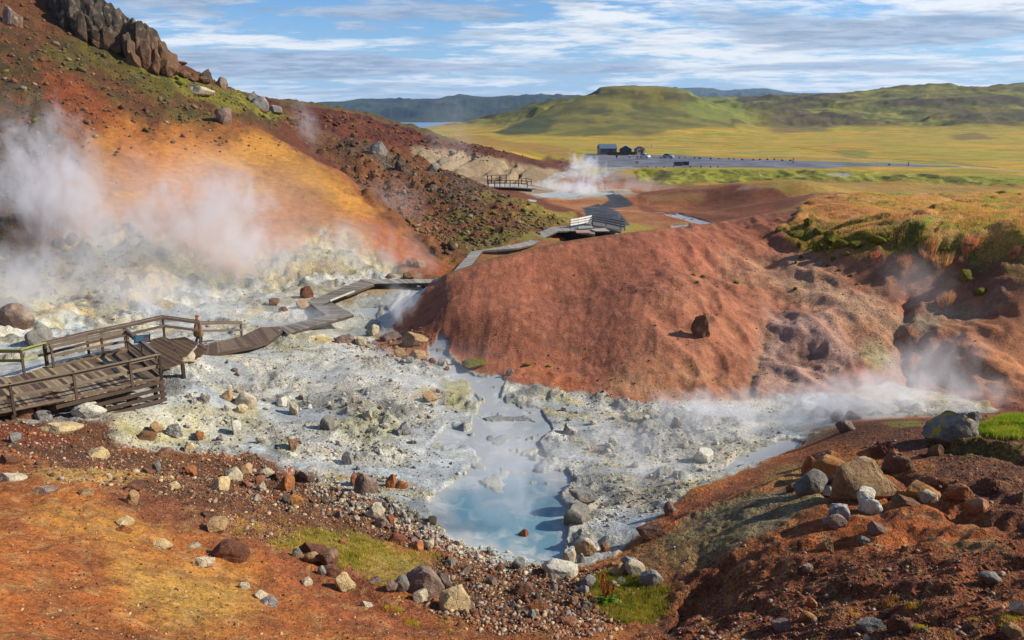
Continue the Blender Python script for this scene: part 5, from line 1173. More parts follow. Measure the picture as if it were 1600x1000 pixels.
# information panel
sp = Vector(onz(226, 567, 3.2)); IS = empty('information_sign', sp, 'tilted dark teal information panel on a wooden post at the platform railing', 'information sign')
mb = MB(); mb.box(sp + UPV * .46, (E1, E2, UPV), (.06, .06, .5), wj('4c3c34', wr)); mb.build('post', WOOD, IS)
pr = Vector((.93, .36, 0)).normalized(); pd = Vector((-.36, .93, 0)).normalized(); pu = (pd * .82 + UPV * .57).normalized(); pn_ = pr.cross(pu).normalized(); pc_ = sp + UPV * 1.12 - pd * .05
mb = MB(); mb.box(pc_, (pr, pu, pn_), (.33, .25, .018), tuple(alb('26495a'))); o = mb.build('panel', PAINT, IS)
mb = MB(); mb.box(pc_ - pu * .262, (pr, pu, pn_), (.345, .02, .03), tuple(alb('c8ccd0'))); mb.box(pc_ + pr * .34, (pu, pr, pn_), (.25, .015, .028), tuple(alb('1c2024'))); mb.build('frame', PAINT, IS)
mb = MB()
for k in range(6): mb.box(pc_ + pn_ * .021 + pu * (.17 - .055 * k) - pr * .08, (pr, pu, pn_), (.18 - .02 * (k % 3), .008, .002), tuple(alb('6f8f98')))
mb.box(pc_ + pn_ * .021 + pr * .2 - pu * .05, (pr, pu, pn_), (.09, .12, .002), tuple(alb('6a4c48'))); mb.build('print', PAINT, IS)
# boardwalks
def walk(name, quads, label, zl=None, zoff=.22, cols=PLANK, pw=.15, stringer=True, rmin=20, rmax=200):
    ps = [[hit(u, v, rmin, rmax, HS) for u, v in q] for q in quads]
    root = empty(name, tuple(ps[0][0]), label, 'boardwalk')
    last = None
    for iq, (q, hs) in enumerate(zip(quads, ps)):
        zz = [h[2] + zoff for h in hs] if zl is None else [zl[iq], zl[iq], zl[iq + 1], zl[iq + 1]]
        if last is not None: zz[0], zz[1] = last[3], last[2]
        last = zz; c = [Vector(onz(u, v, z)) for (u, v), z in zip(q, zz)]
        n = max(2, int(((c[3] - c[0]).length + (c[2] - c[1]).length) / 2 / pw)); mb = MB()
        for i in range(n):
            t0 = i / n; t1 = (i + .93) / n; dz = UPV * wr.uniform(-.006, .006)
            mb.quad(c[0].lerp(c[3], t0) + dz, c[1].lerp(c[2], t0) + dz, c[1].lerp(c[2], t1) + dz, c[0].lerp(c[3], t1) + dz, .045, wj(wr.choice(cols), wr, .1))
        mb.build('deck', WOOD, root)
        mb = MB()
        for a, b in ((c[0], c[3]), (c[1], c[2])): mb.beam(a - UPV * .13, b - UPV * .13, .06, .16, wj('54463c', wr)); pass
        mb.build('stringer', WOOD, root)
    return root
GREYP = ['8a8078', '7c7268', '9a9088', '70665e']
BW = walk('boardwalk', [((312, 541), (303, 557), (395, 540), (378, 525)), ((378, 525), (395, 540), (421, 532), (408, 511)), ((408, 511), (421, 532), (447, 513), (437, 510)), ], 'low dark wooden boardwalk leading from the platform past the person', zl=[1.95, 1.5, 1.35, 1.3], cols=['6c5a50', '5e4c44', '7a685c'])
BW2 = walk('boardwalk', [((436, 511), (448, 521), (552, 491), (510, 492)), ((510, 492.5), (552, 491), (514, 470), (481, 471)), ((481, 471), (514, 470), (589, 441.5), (563, 437.5)), ], 'zigzag plank boardwalk crossing the hazy flats', zl=[1.3, 1.35, 1.45, 1.65], cols=GREYP)
hw = walk('boardwalk', [((563, 436), (586, 443), (690, 441.5), (690, 436)), ], 'straight pale boardwalk section running behind the end of the red mound', zl=[1.65, 1.75], cols=['a49c90', '90887c', 'b4aca0'])
mb = MB(); a = Vector(onz(515, 470, 1.75)); b = Vector(onz(553, 455, 1.75)); mb.beam(a, b, .12, .1, tuple(alb('c4bcb0'))); mb.build('kickboard', WOOD, BW2)
BW3 = walk('boardwalk', [((702, 431), (728, 425), (754, 391), (736, 393)), ((736, 393), (754, 391), (808, 387), (800, 382.5)), ((800, 382.5), (808, 387), (835, 381), (825, 377)), ((825, 377), (835, 381), (852, 370), (840, 364)), ((840, 364), (852, 370), (872, 360.5), (862, 354.5)), ((862, 354.5), (872, 360.5), (893, 360), (888, 353))],
           'grey boardwalk climbing past the mound to the bridge', zl=[1.75, 1.65, 1.45, 1.2, .95, .8, .6], cols=['96908a', '88827c', 'a49e98'], pw=.3, rmin=60)
# bridge over the stream
bp = Vector(onz(930, 356, .55)); BR = empty('footbridge', bp, 'small footbridge with white and grey rails on dark concrete walls', 'footbridge')
def pz(u, v, z): return Vector(onz(u, v, z))
mb = MB(); mb.quad(pz(888, 353, .6), pz(893, 361, .6), pz(930, 366, .6), pz(925, 345, .6), .25, tuple(alb('8c8680'))); mb.quad(pz(925, 345, .6), pz(925, 357, .6), pz(970, 362, .6), pz(977, 352, .6), .2, tuple(alb('6c6864'))); mb.build('deck', STONE, BR)
mb = MB(); mb.quad(pz(898, 359, .75), pz(901, 363.5, .75), pz(921, 363.5, .75), pz(921, 359.5, .75), .12, tuple(alb('b09088'))); mb.quad(pz(923, 358, .75), pz(930, 361, .75), pz(953, 361, .75), pz(945, 356, .75), .12, tuple(alb('b4a49a'))); mb.quad(pz(902, 354, .85), pz(904, 356.5, .85), pz(927, 355, .85), pz(925, 352.5, .85), .12, tuple(alb('a09c98'))); mb.build('capstone', STONE, BR)
wA = pz(880, 360, .55); wB = pz(921, 364.5, .55); wC = pz(952, 362, .55)
for a, b, hh, cc in ((wA, wB, 2.4, '2c2a2a'), (wB + Vector((.2, 1.2, 0)), wC, 2.2, '2a2828')):
    mb = MB(); mb.beam(a - UPV * hh / 2, b - UPV * hh / 2, .5, hh, tuple(alb(cc))); mb.build('abutment', STONE, BR)
mb = MB(); mb.beam(pz(918, 372, -.7) - Vector((0, .4, 0)), pz(941, 371, -.7) - Vector((0, .4, 0)), .1, 1.5, tuple(alb('86847e'))); mb.build('retaining_slab', STONE, BR)
def wrail(pix, z, cols, parent, hgt=1.0, n=3, wd_=.2):
    pts = [pz(u, v, z) for u, v in pix]
    for p in pts: mb = MB(); mb.beam(p, p + UPV * hgt, .14, .14, tuple(alb(cols[1])), Vector((0, 1, 0))); mb.build('post', WOOD, parent)
    for k in range(n):
        mb = MB(); zz = hgt - .04 - k * (hgt - .2) / n
        for a, b in zip(pts[:-1], pts[1:]): mb.beam(a + UPV * zz - Vector((0, .1, 0)), b + UPV * zz - Vector((0, .1, 0)), .05, wd_, tuple(alb(cols[0])))
        mb.build('rail', WOOD, parent)
wrail([(891, 357), (903, 355), (914, 352.5), (925, 350)], .6, ('dcdad4', '8c8880'), BR, 1.1)
wrail([(925, 350), (947, 354), (969, 359), (976, 360.5)], .6, ('8a8884', 'b0aca4'), BR, 1.1, 3, .2)
# far boardwalk with railings by the steaming pool
fb = walk('boardwalk', [((762, 287.5), (764, 291), (800, 292), (800, 287)), ((800, 287), (800, 292), (838, 294.5), (828, 288)), ], 'distant railed boardwalk beside the steaming pool', zoff=.5, cols=['b0aaa2', 'a09a92'], pw=.6, rmin=140)
for pix in ([(763, 292), (773, 292), (781, 292), (789, 292), (797, 292), (810, 292.5), (824, 293)], [(762, 287.5), (768, 287), (781, 286.5), (791, 286), ], [(815, 288), (822, 288), (830, 289)]):
    z = float(H(*onz(pix[0][0], pix[0][1], -1)[:2])) + .5; wrail(pix, z, ('6c645e', '5c544e'), fb, 1.1, 2, .1)
# ------------------------------------------------------------------ huts, cars and the car park
def gable_hut(name, u0, u1, v0, v1, depth, rot, wall, roofc, label, ridge_along='x', rh=.38, door=True):
    p0 = onz(u0, v1, -1.4); p1 = onz(u1, v1, -1.4); Wd_ = p1[0] - p0[0]; c = Vector(((p0[0] + p1[0]) / 2, p0[1] + depth / 2, -1.45)); Hh = (v1 - v0) * p0[1] / 1250
    root = empty(name, c, label, 'hut'); rz = Matrix.Rotation(rot, 3, 'Z'); ex = rz @ Vector((1, 0, 0)); ey = rz @ Vector((0, 1, 0)); hw_ = Wd_ / 2 * .9; hd = depth / 2
    wh = Hh * (1 - rh); mb = MB(); mb.box(c + UPV * wh / 2, (ex, ey, UPV), (hw_, hd, wh / 2), tuple(alb(wall)))
    g = len(mb.v)
    if ridge_along == 'x':
        tri = [(-hw_, -hd), (-hw_, hd)], [(hw_, -hd), (hw_, hd)]
        for (a, b) in tri:
            k = len(mb.v); A_, B_, T_ = c + ex * a[0] + ey * a[1] + UPV * wh, c + ex * b[0] + ey * b[1] + UPV * wh, c + ex * a[0] + UPV * (Hh - .05)
            for q in (A_, B_, T_): mb.v.append(tuple(q)); mb.c.append(tuple(alb(wall)))
            mb.f.append((k, k + 1, k + 2))
    else:
        for s_ in (-1, 1):
            k = len(mb.v); A_, B_, T_ = c - ex * hw_ + ey * hd * s_ + UPV * wh, c + ex * hw_ + ey * hd * s_ + UPV * wh, c + ey * hd * s_ + UPV * (Hh - .05)
            for q in (A_, B_, T_): mb.v.append(tuple(q)); mb.c.append(tuple(alb(wall)))
            mb.f.append((k, k + 1, k + 2))
    mb.build('wall', PAINT, root)
    mb = MB(); ov = .25
    if ridge_along == 'x':
        for s_ in (-1, 1): mb.quad(c - ex * (hw_ + ov) + ey * s_ * (hd + ov) + UPV * (wh - .1), c + ex * (hw_ + ov) + ey * s_ * (hd + ov) + UPV * (wh - .1), c + ex * (hw_ + ov) + UPV * (Hh + .05), c - ex * (hw_ + ov) + UPV * (Hh + .05), .12, tuple(alb(roofc)))
    else:
        for s_ in (-1, 1): mb.quad(c + ex * s_ * (hw_ + ov) - ey * (hd + ov) + UPV * (wh - .1), c + ex * s_ * (hw_ + ov) + ey * (hd + ov) + UPV * (wh - .1), c + ey * (hd + ov) + UPV * (Hh + .05), c - ey * (hd + ov) + UPV * (Hh + .05), .12, tuple(alb(roofc)))
    mb.build('roof', PAINT, root)
    mb = MB(); mb.box(c - ey * (hd + .03) + ex * hw_ * .25 + UPV * 1.05, (ex, ey, UPV), (.5, .03, 1.05), tuple(alb('2a2a2c'))); mb.build('door', PAINT, root)
    mb = MB(); mb.box(c - ey * (hd + .03) - ex * hw_ * .4 + UPV * 1.6, (ex, ey, UPV), (.5, .03, .4), tuple(alb('3c4650'))); mb.build('window', PAINT, root)
    return root
gable_hut('service_hut', 935, 964, 226, 241.5, 6, .12, '4a4c50', '5a6c80', 'largest dark timber hut with a blue grey metal roof at the car park')
gable_hut('service_hut', 968.5, 989.5, 228, 241.5, 6.5, -.15, '3c4648', '50687c', 'middle dark green hut with its gable towards the car park', 'y')
gable_hut('kiosk', 993, 1007, 229.5, 241.8, 3.6, .2, 'b09488', '343638', 'small pinkish kiosk with a dark roof beside the dark green hut', 'y', .3)
fc = empty('wooden_fence', tuple(onz(970, 242.5, -1.4)), 'low brown wooden fence in front of the huts', 'fence')
for (ua, ub, v_) in ((949, 962, 242.6), (962, 982, 242.8), (985, 992, 242.3)):
    a = pz(ua, v_, -1.4); b = pz(ub, v_, -1.4); mb = MB(); mb.beam(a + UPV * .7, b + UPV * .7, .1, 1.3, tuple(alb('5c4634'))); mb.build('fence_panel', WOOD, fc)
def car(px, v, rot, paint_, label):
    p = onz(px, v, -1.4); root = empty('parked_car', (0, 0, 0), label, 'car')
    # side profile lofted across the width; x forward
    prof = [(-2.1, .35), (-2.15, .75), (-2.05, 1.05), (-1.75, 1.15), (-1.35, 1.62), (-.9, 1.72), (.2, 1.72), (.55, 1.6), (1.05, 1.12), (1.9, .98), (2.15, .75), (2.15, .35)]
    v_ = []; f_ = []
    for k, (yy, sc, zc) in enumerate(((-.88, 1, 1), (-.92, 1, .96), (-.6, 1, 1.0), (.6, 1, 1.0), (.92, 1, .96), (.88, 1, 1))):
        for x, z in prof:
            inset = .22 * max(0, (z - 1.05) / .67) if abs(yy) > .8 else 0
            v_.append((x * (.985 if abs(yy) > .8 else 1), yy - math.copysign(inset, yy), z))
    n = len(prof)
    for k in range(5):
        for i in range(n): j = (i + 1) % n; f_.append((k * n + i, k * n + j, (k + 1) * n + j, (k + 1) * n + i))
    f_.append(tuple(range(n))); f_.append(tuple(range(5 * n, 6 * n)))
    mb = MB(); mb.v = v_; mb.f = f_; mb.c = [tuple(alb(paint_))] * len(v_); mb.build('body', PAINT, root)
    mb = MB()
    for s_ in (-1, 1): mb.quad((-1.4, s_ * .86, 1.15), (.95, s_ * .86, 1.15), (.35, s_ * .72, 1.6), (-1.0, s_ * .72, 1.6), .03, tuple(alb('20262c')))
    mb.quad((1.08, -.75, 1.14), (1.08, .75, 1.14), (.56, .62, 1.62), (.56, -.62, 1.62), .03, tuple(alb('20262c'))); mb.quad((-1.78, -.75, 1.16), (-1.78, .75, 1.16), (-1.38, .62, 1.6), (-1.38, -.62, 1.6), .03, tuple(alb('20262c'))); mb.build('window', PAINT, root)
    for x in (-1.35, 1.35):
        for s_ in (-1, 1):
            mb = MB(); mb.tube((x, s_ * .72, .34), (x, s_ * .95, .34), .34, .34, tuple(alb('18181a')), 16); w_ = mb.build('wheel', PAINT, root)
            mb = MB(); mb.tube((x, s_ * .94, .34), (x, s_ * .965, .34), .2, .2, tuple(alb('a8acb0')), 12); mb.build('rim', PAINT, w_)
    for s_ in (-1, 1): mb = MB(); mb.box((2.14, s_ * .62, .78), (Vector((1, 0, 0)), Vector((0, 1, 0)), UPV), (.03, .2, .09), tuple(alb('e0e4e8'))); mb.build('headlight', PAINT, root)
    root.location = (p[0], p[1], -1.4); root.rotation_euler = (0, 0, rot); return root
car(1008, 247.0, math.radians(-48), 'e4e8ec', 'white car parked near the kiosk'); car(1044, 247.2, math.radians(-32), '9aa6b4', 'silver blue car parked alone beyond the white one')
for (u0, u1, v0, v1, cc, lab) in ((1054, 1066, 252.5, 260, '3f4a44', 'green grey waste container beside the tarmac edge'), (1067.5, 1076.5, 252, 259, '2c3230', 'darker waste container next to the green grey one')):
    a = onz(u0, v1, -1.4); b = onz(u1, v1, -1.4); hh = (v1 - v0) * a[1] / 1250; root = empty('waste_container', tuple((a + b) / 2), lab, 'container'); c = Vector((a + b) / 2) + Vector((0, 1, 0))
    mb = MB(); mb.box(c + UPV * hh * .45, (Vector((1, 0, 0)), Vector((0, 1, 0)), UPV), ((b[0] - a[0]) / 2, 1.0, hh * .45), tuple(alb(cc))); mb.build('bin', PAINT, root)
    mb = MB(); mb.quad(c + Vector((-(b[0] - a[0]) / 2 - .05, -1.05, hh * .9)), c + Vector(((b[0] - a[0]) / 2 + .05, -1.05, hh * .9)), c + Vector(((b[0] - a[0]) / 2 + .05, 1.05, hh)), c + Vector((-(b[0] - a[0]) / 2 - .05, 1.05, hh)), .08, tuple(alb('23282a'))); mb.build('lid', PAINT, root)
def post_thing(name, u, v, hpx, wpx, cc, lab, cat, panel=None, group=None):
    x, y, z = hit(u, v, 100, 600); s_ = y / 1250; root = empty(name, (x, y, z), lab, cat, group)
    mb = MB(); mb.tube((x, y, z - .2), (x, y, z + hpx * s_), wpx * s_ / 2, wpx * s_ / 2, tuple(alb(cc)), 8); mb.build('post', PAINT, root)
    if panel: mb = MB(); mb.box((x, y - wpx * s_, z + hpx * s_ - panel[1] * s_ / 2), (Vector((1, 0, 0)), Vector((0, 1, 0)), UPV), (panel[0] * s_ / 2, .04, panel[1] * s_ / 2), tuple(alb(panel[2]))); mb.build('board', PAINT, root)
post_thing('notice_board', 995, 257.5, 6, .7, '8c8480', 'small pinkish notice board at the near tarmac edge', 'sign', (4.5, 4, 'd0a09a'))
post_thing('gate_post', 1239, 255, 8, 1.3, '3c342c', 'dark wooden post beside the road east of the car park', 'post')
post_thing('gate_post', 1419, 259.5, 6, 2.2, '8c8c8c', 'pale stubby post pair by the road junction', 'post')
post_thing('gate_post', 1390, 258.5, 3, 5, '9a9a98', 'low grey block by the road junction', 'post')
post_thing('road_sign', 1018, 231, 4.5, .5, '8c8c8c', 'tiny pale road sign on the meadow behind the cars', 'sign', (2, 2, 'c8d4dc'))
post_thing('marker_post', 1012, 318, 6, .8, 'd8d4cc', 'thin white marker post on the red flats by the tarmac path', 'post')
post_thing('marker_post', 967, 341, 6, .8, 'd8d4cc', 'thin white marker post leaning behind the footbridge', 'post')
for k in range(22):
    t = k / 21; u = 968 + t * 270 + wr.uniform(-4, 4); v = 245.5 + t * 5.5 + wr.uniform(-.5, 1.0)
    rock(u, v, wr.uniform(2.5, 4.5), wr.uniform(1.6, 2.6), wr.randrange(12), 'lava', 'small dark boulder in the row edging the car park', group='boulders edging the car park', name='boulder', cat='boulder', lo=True, deep=1.0, rmin=200)
for k in range(9):
    u = 1010 + k * 14 + wr.uniform(-3, 3); rock(u, 261.5, wr.uniform(2.2, 4), wr.uniform(1.6, 2.4), wr.randrange(12), 'dark', 'small dark boulder along the near edge of the tarmac', group='boulders on the near tarmac edge', name='boulder', cat='boulder', lo=True, deep=1.0, rmin=200)
# ------------------------------------------------------------------ the crag
TOP = [(60, -60), (88, -45), (105, -22), (132, -4), (150, 3), (172, 11), (190, 25), (205, 33), (225, 41), (240, 47), (250, 62), (258, 80), (264, 94), (276, 102)]
BOT = [(60, -20), (88, 2), (100, 30), (120, 52), (150, 66), (185, 78), (215, 97), (240, 110), (262, 114), (280, 118)]
cr = random.Random(9); Vc, Fc, off = [], [], 0
def crag_block(u, v, w, h, shp, lean=0):
    global off
    x, y, z = hit(u, v, 80, 118); dist = math.sqrt(x * x + y * y); px = dist / 1250; vv, ff = rock_shape(4, 700 + shp, 'angular')
    W = w * px / 2; Hh = h * px / 2 * 1.02; a = cr.uniform(-.4, .4); M = np.array([[math.cos(a), -math.sin(a), 0], [math.sin(a), math.cos(a), 0], [0, 0, 1]])
    p = vv * np.array([W, W * 1.2, Hh]); p[:, 0] += p[:, 2] * lean; p = p @ M.T + np.array([x, y + W * .7, z - Hh * .12]); Vc.append(p); Fc.append(ff + off); off += len(vv)
us = 84
while us < 268:
    tp = np.interp(us, *zip(*TOP)); bt = np.interp(us, *zip(*BOT)); hh = bt - tp; w_ = cr.uniform(11, 20)
    crag_block(us, bt + 2, w_ * 1.7, hh * cr.uniform(.97, 1.03), cr.randrange(40), cr.uniform(-.05, .05))
    if hh > 30: crag_block(us + cr.uniform(-6, 6), bt + 7, w_ * 1.1, hh * cr.uniform(.4, .65), cr.randrange(40)); crag_block(us + cr.uniform(-4, 8), bt - hh * .45, w_ * 1.0, hh * .5, cr.randrange(40))
    if cr.random() < .5: crag_block(us + 4, bt - hh * cr.uniform(.1, .6), w_ * 2.3, hh * .38, cr.randrange(40))
    us += w_ * .5
for (u, v, w_, h_) in ((205, 104, 22, 20), (222, 100, 26, 22), (238, 112, 22, 24), (256, 112, 24, 26), (268, 114, 22, 18), (285, 122, 16, 12), (300, 128, 12, 9), (318, 132, 14, 12), (150, 74, 18, 12), (178, 84, 18, 12)): crag_block(u, v, w_, h_, cr.randrange(40))
me = mesh_from('crag', np.concatenate(Vc), np.concatenate(Fc))
mcr = rock_material('crag_rock', lichen=.0); me.materials.append(mcr); cg = bpy.data.objects.new('rock_crag', me); COL.objects.link(cg); cg.color = (*alb('4c423b'), 1); tag(cg, 'dark columnar rock crag on the skyline above the mossy hillside', 'crag')
log('built')
# ------------------------------------------------------------------ people
FAB = colmat('cloth', .9, .35, (6, 6, 6), .1, .3, .01)
def skinned(name, pts, edges, col, parent, loc, mat=None, sub=2, root=0, rotz=0, scale=1):
    me = bpy.data.meshes.new(name); R_ = Matrix.Rotation(rotz, 3, 'Z')
    me.from_pydata([tuple(R_ @ (Vector(p[:3]) * scale)) for p in pts], edges, []); me.update(); o = bpy.data.objects.new(name, me); COL.objects.link(o)
    o.location = (0, 0, 0); o.parent = parent
    sk = o.modifiers.new('skin', 'SKIN'); sk.use_smooth_shade = True
    for i, p in enumerate(pts):
        r = p[3]; r = r if isinstance(r, tuple) else (r, r); me.skin_vertices[0].data[i].radius = (r[0] * scale, r[1] * scale)
    me.skin_vertices[0].data[root].use_root = True
    sb = o.modifiers.new('sub', 'SUBSURF'); sb.levels = sub; sb.render_levels = sub
    m, nt, out = newmat(name + '_cloth'); N = NT(nt); P_ = N.n('ShaderNodeNewGeometry').outputs['Position']; n = N.noise(P_, 30, 4, .6); N.bsdf(out, N.val(N.mix(0.0, alb(col), alb(col)), N.math('ADD', .6, N.math('MULTIPLY', n, .8))), .85, N.bump(n, .3, .02), .15)
    me.materials.append(m); return o
def person(loc, rotz, coat, hat, legs, boots, label, scale=1.0, sub=2, skin_='c89880'):
    root = empty('person', loc, label, 'person')
    k = dict(parent=root, loc=None, rotz=rotz, scale=scale, sub=sub)
    # facing +Y in its own frame; mid stride
    body = [(0, 0, .92, .12), (0, 0, 1.12, .12), (0, .01, 1.32, .13), (0, .02, 1.45, .06), (0, .04, 1.53, .055), (0, .05, 1.62, .09), (-.09, .02, .88, .09), (-.11, .14, .5, .062), (-.11, .12, .1, .045), (-.11, .24, .04, .035), (.09, -.02, .88, .09), (.11, -.08, .5, .062), (.11, -.26, .14, .045), (.11, -.17, .05, .035),
            (-.19, 0, 1.38, .06), (-.26, .08, 1.12, .045), (-.25, .26, .98, .032), (.19, 0, 1.38, .06), (.27, -.12, 1.14, .045), (.30, -.28, .98, .032), (-.25, .32, .94, .026), (.31, -.33, .94, .026)]
    e = [(0, 1), (1, 2), (2, 3), (3, 4), (4, 5), (0, 6), (6, 7), (7, 8), (8, 9), (0, 10), (10, 11), (11, 12), (12, 13), (2, 14), (14, 15), (15, 16), (2, 17), (17, 18), (18, 19), (16, 20), (19, 21)]
    skinned('body', body, e, skin_, **k)
    skinned('trousers', [(0, 0, .9, .14), (-.09, .02, .86, .105), (-.11, .14, .5, .08), (-.11, .12, .16, .065), (.09, -.02, .86, .105), (.11, -.08, .5, .08), (.11, -.25, .2, .065)], [(0, 1), (1, 2), (2, 3), (0, 4), (4, 5), (5, 6)], legs, **k)
    skinned('parka', [(0, 0, .5, (.31, .28)), (0, 0, .75, (.29, .25)), (0, 0, 1.0, (.25, .21)), (0, 0, 1.25, (.27, .21)), (0, .01, 1.42, (.2, .17)), (-.2, 0, 1.36, .12), (-.3, .08, 1.10, .10), (-.29, .24, .97, .08), (.2, 0, 1.36, .12), (.31, -.12, 1.12, .10), (.34, -.28, .97, .08)], [(0, 1), (1, 2), (2, 3), (3, 4), (3, 5), (5, 6), (6, 7), (3, 8), (8, 9), (9, 10)], coat, **k)
    skinned('fur_hood', [(-.12, -.02, 1.45, .06), (0, -.11, 1.47, .075), (.12, -.02, 1.45, .06)], [(0, 1), (1, 2)], 'a88c70', root=1, **k)
    skinned('knitted_hat', [(0, .03, 1.62, .15), (0, .02, 1.72, .13), (0, .01, 1.79, .06)], [(0, 1), (1, 2)], hat, **k)
    skinned('hair', [(0, -.03, 1.60, .09), (0, -.05, 1.52, .07)], [(0, 1)], '5a4030', **k)
    for pts in ([(-.11, .12, .2, .07), (-.11, .12, .08, .065), (-.11, .27, .05, .05)], [(.11, -.25, .24, .07), (.11, -.27, .13, .065), (.11, -.15, .06, .05)]): skinned('boot', pts, [(0, 1), (1, 2)], boots, **k)
    face = [('nose', (0, .155, 1.60, .016)), ('eye', (-.035, .13, 1.625, .011)), ('eye', (.035, .13, 1.625, .011))]
    for nm, p in face: skinned(nm, [p, (p[0], p[1] + .004, p[2] - .012, p[3])], [(0, 1)], skin_ if nm == 'nose' else '2a2220', **k)
    return root
pp = Vector(onz(312, 541, 2.0)); gz = 2.0
person(pp, math.radians(-62), '8a6c52', 'b45a2c', '2c3444', 'a8623c', 'person in a long brown fur collared parka and orange knitted hat walking off the platform', .98)
pq = hit(963.5, 248, 200, 420); person(Vector(pq), math.radians(160), '2c2c34', '34303a', '26262c', '2a2626', 'tiny dark clothed person standing on the car park', 1.05, 1)
# ------------------------------------------------------------------ grass and plants
def blades(name, n, mask, hgt, wid, cols, label, seed, parent=None, bend=.4, thr=None, loc=None, rad=None, clump=0.0, kind='stuff', cat='grass', fan=0.0):
    rs = np.random.RandomState(seed)
    if mask is not None:
        wgt = (mask * (np.abs(A2) < D(36))).reshape(-1).astype(float); wgt /= wgt.sum(); idx = np.clip(np.searchsorted(np.cumsum(wgt), rs.rand(n)), 0, NR * NA - 1); jr, ja = np.divmod(idx, NA)
        a = AZ[ja] + rs.uniform(-.5, .5, n) * fine; l = LR[jr] + rs.uniform(-.5, .5, n) * .0042; r = np.exp(l); x = r * np.sin(a); y = r * np.cos(a)
        if clump:
            nc_ = max(8, n // 45); ci_ = rs.randint(0, n, nc_); k_ = rs.randint(0, nc_, n); sp_ = clump * rs.uniform(.3, 1, nc_)[k_] * .5
            far_ = rs.rand(n) < .72
            x = np.where(far_, x[ci_][k_] + rs.normal(size=n) * sp_, x); y = np.where(far_, y[ci_][k_] + rs.normal(size=n) * sp_, y)
    else:
        an = rs.uniform(0, 6.28, n); rr = rad * np.sqrt(rs.rand(n)); x = loc[0] + rr * np.cos(an); y = loc[1] + rr * np.sin(an)
    z = H(x, y) - .01; an = rs.uniform(0, 6.28, n); h = hgt * rs.uniform(.5, 1.15, n); w = wid * rs.uniform(.7, 1.3, n)
    bd = rs.uniform(.1, bend, n) * h; bx = np.cos(an) * bd; by = np.sin(an) * bd
    if fan:
        fx = (x - loc[0]) / rad; fy = (y - loc[1]) / rad; bx = fx * h * fan + bx * .3; by = fy * h * fan + by * .3
    px_, py_ = -np.sin(an + 1.2) * w, np.cos(an + 1.2) * w
    v = np.stack([np.stack([x - px_, y - py_, z], -1), np.stack([x + px_, y + py_, z], -1), np.stack([x + bx * .4 + px_ * .6, y + by * .4 + py_ * .6, z + h * .6], -1), np.stack([x + bx * .4 - px_ * .6, y + by * .4 - py_ * .6, z + h * .6], -1), np.stack([x + bx, y + by, z + h * .95], -1)], 1).reshape(-1, 3)
    b = np.arange(n) * 5; q = np.stack([b, b + 1, b + 2, b + 3], -1); t = np.stack([b + 3, b + 2, b + 4], -1)
    me = bpy.data.meshes.new(name); me.vertices.add(len(v)); me.vertices.foreach_set('co', v.astype(np.float32).reshape(-1)); li = np.concatenate([q, t], 1).reshape(-1)
    me.loops.add(len(li)); me.loops.foreach_set('vertex_index', li.astype(np.int32)); st_ = np.arange(n)[:, None] * 7 + np.array([0, 4]); me.polygons.add(2 * n); me.polygons.foreach_set('loop_start', st_.reshape(-1).astype(np.int32)); me.update(calc_edges=True)
    pal = np.array([alb(c) for c in cols]); big = sm(-.2, .2, fbm(x / (hgt * 8), y / (hgt * 8), 3, seed)); ci = np.clip((big * len(cols) + rs.uniform(-.8, .8, n)).astype(int), 0, len(cols) - 1)
    cc = pal[ci] * rs.uniform(.8, 1.35, (n, 1)) * 1.6; at = me.color_attributes.new('col', 'FLOAT_COLOR', 'POINT'); at.data.foreach_set('color', np.concatenate([np.repeat(cc, 5, 0), np.ones((5 * n, 1))], 1).astype(np.float32).reshape(-1))
    me.materials.append(MG); o = bpy.data.objects.new(name, me); COL.objects.link(o)
    if parent is not None: o.parent = parent; o.matrix_parent_inverse = Matrix.Translation(-parent.location)
    if kind: tag(o, label, cat, None, kind)
    return o
MG, nt, out = newmat('grass_blades'); N = NT(nt); ac = N.n('ShaderNodeAttribute', attribute_name='col').outputs['Color']
pb = nt.nodes.new('ShaderNodeBsdfDiffuse'); tb = nt.nodes.new('ShaderNodeBsdfTranslucent'); mx = nt.nodes.new('ShaderNodeMixShader'); mx.inputs[0].default_value = .35
N.l(ac, pb.inputs[0]); N.l(ac, tb.inputs[0]); N.l(pb.outputs[0], mx.inputs[1]); N.l(tb.outputs[0], mx.inputs[2]); N.l(mx.outputs[0], out.inputs[0])
ga = full(*GRASSA) * sm(-.35, .15, wx2 + fbm(X2 / .7, Y2 / .7, 3, 310) * .6)
blades('grass', 17000, ga, .10, .006, ['a09048', 'a89850', 'b4a05c', 'ac9048', '8c8438'], 'yellow green grass between the gravel and the orange slope', 31, clump=.22)
gb = full(*GRASSB) * sm(-.3, .1, wx2 + .2)
blades('grass', 16000, gb, .14, .006, ['8c8436', '9c8e3c', 'ac9448', '7c7c30'], 'bright green grass clump at the foot of the red earth slope', 32, clump=.25)
gc = full(*GRASSC)
blades('grass', 16000, gc, .2, .009, ['84982c', '90a034', '9ca03c'], 'vivid green grass bank behind the lichen covered boulder', 33, clump=.3)
pl_ = platm * sm(-.4, .1, wx1 + wx2 * .5) * (R2 > 46) * (R2 < 84)
blades('dry_grass', 70000, pl_, .15, .012, ['cc9468', 'd4a070', 'bc9c50', 'a49a3c', 'b0a044', 'cc9a64'], 'pink and yellow grass waving on the plateau of the mound', 34, clump=.7)
sl, m = region([(1235, 362), (1300, 382), (1380, 381), (1440, 387)], 5, 9, HB, rmin=35, rmax=72, kind='line', width=9)
blades('mossy_turf', 14000, full(sl, m), .10, .012, ['7c7c30', '6c6c2a', '8c8834', '9a8c3c'], 'dark mossy turf along the undercut edge of the plateau', 35, clump=.6, cat='turf')
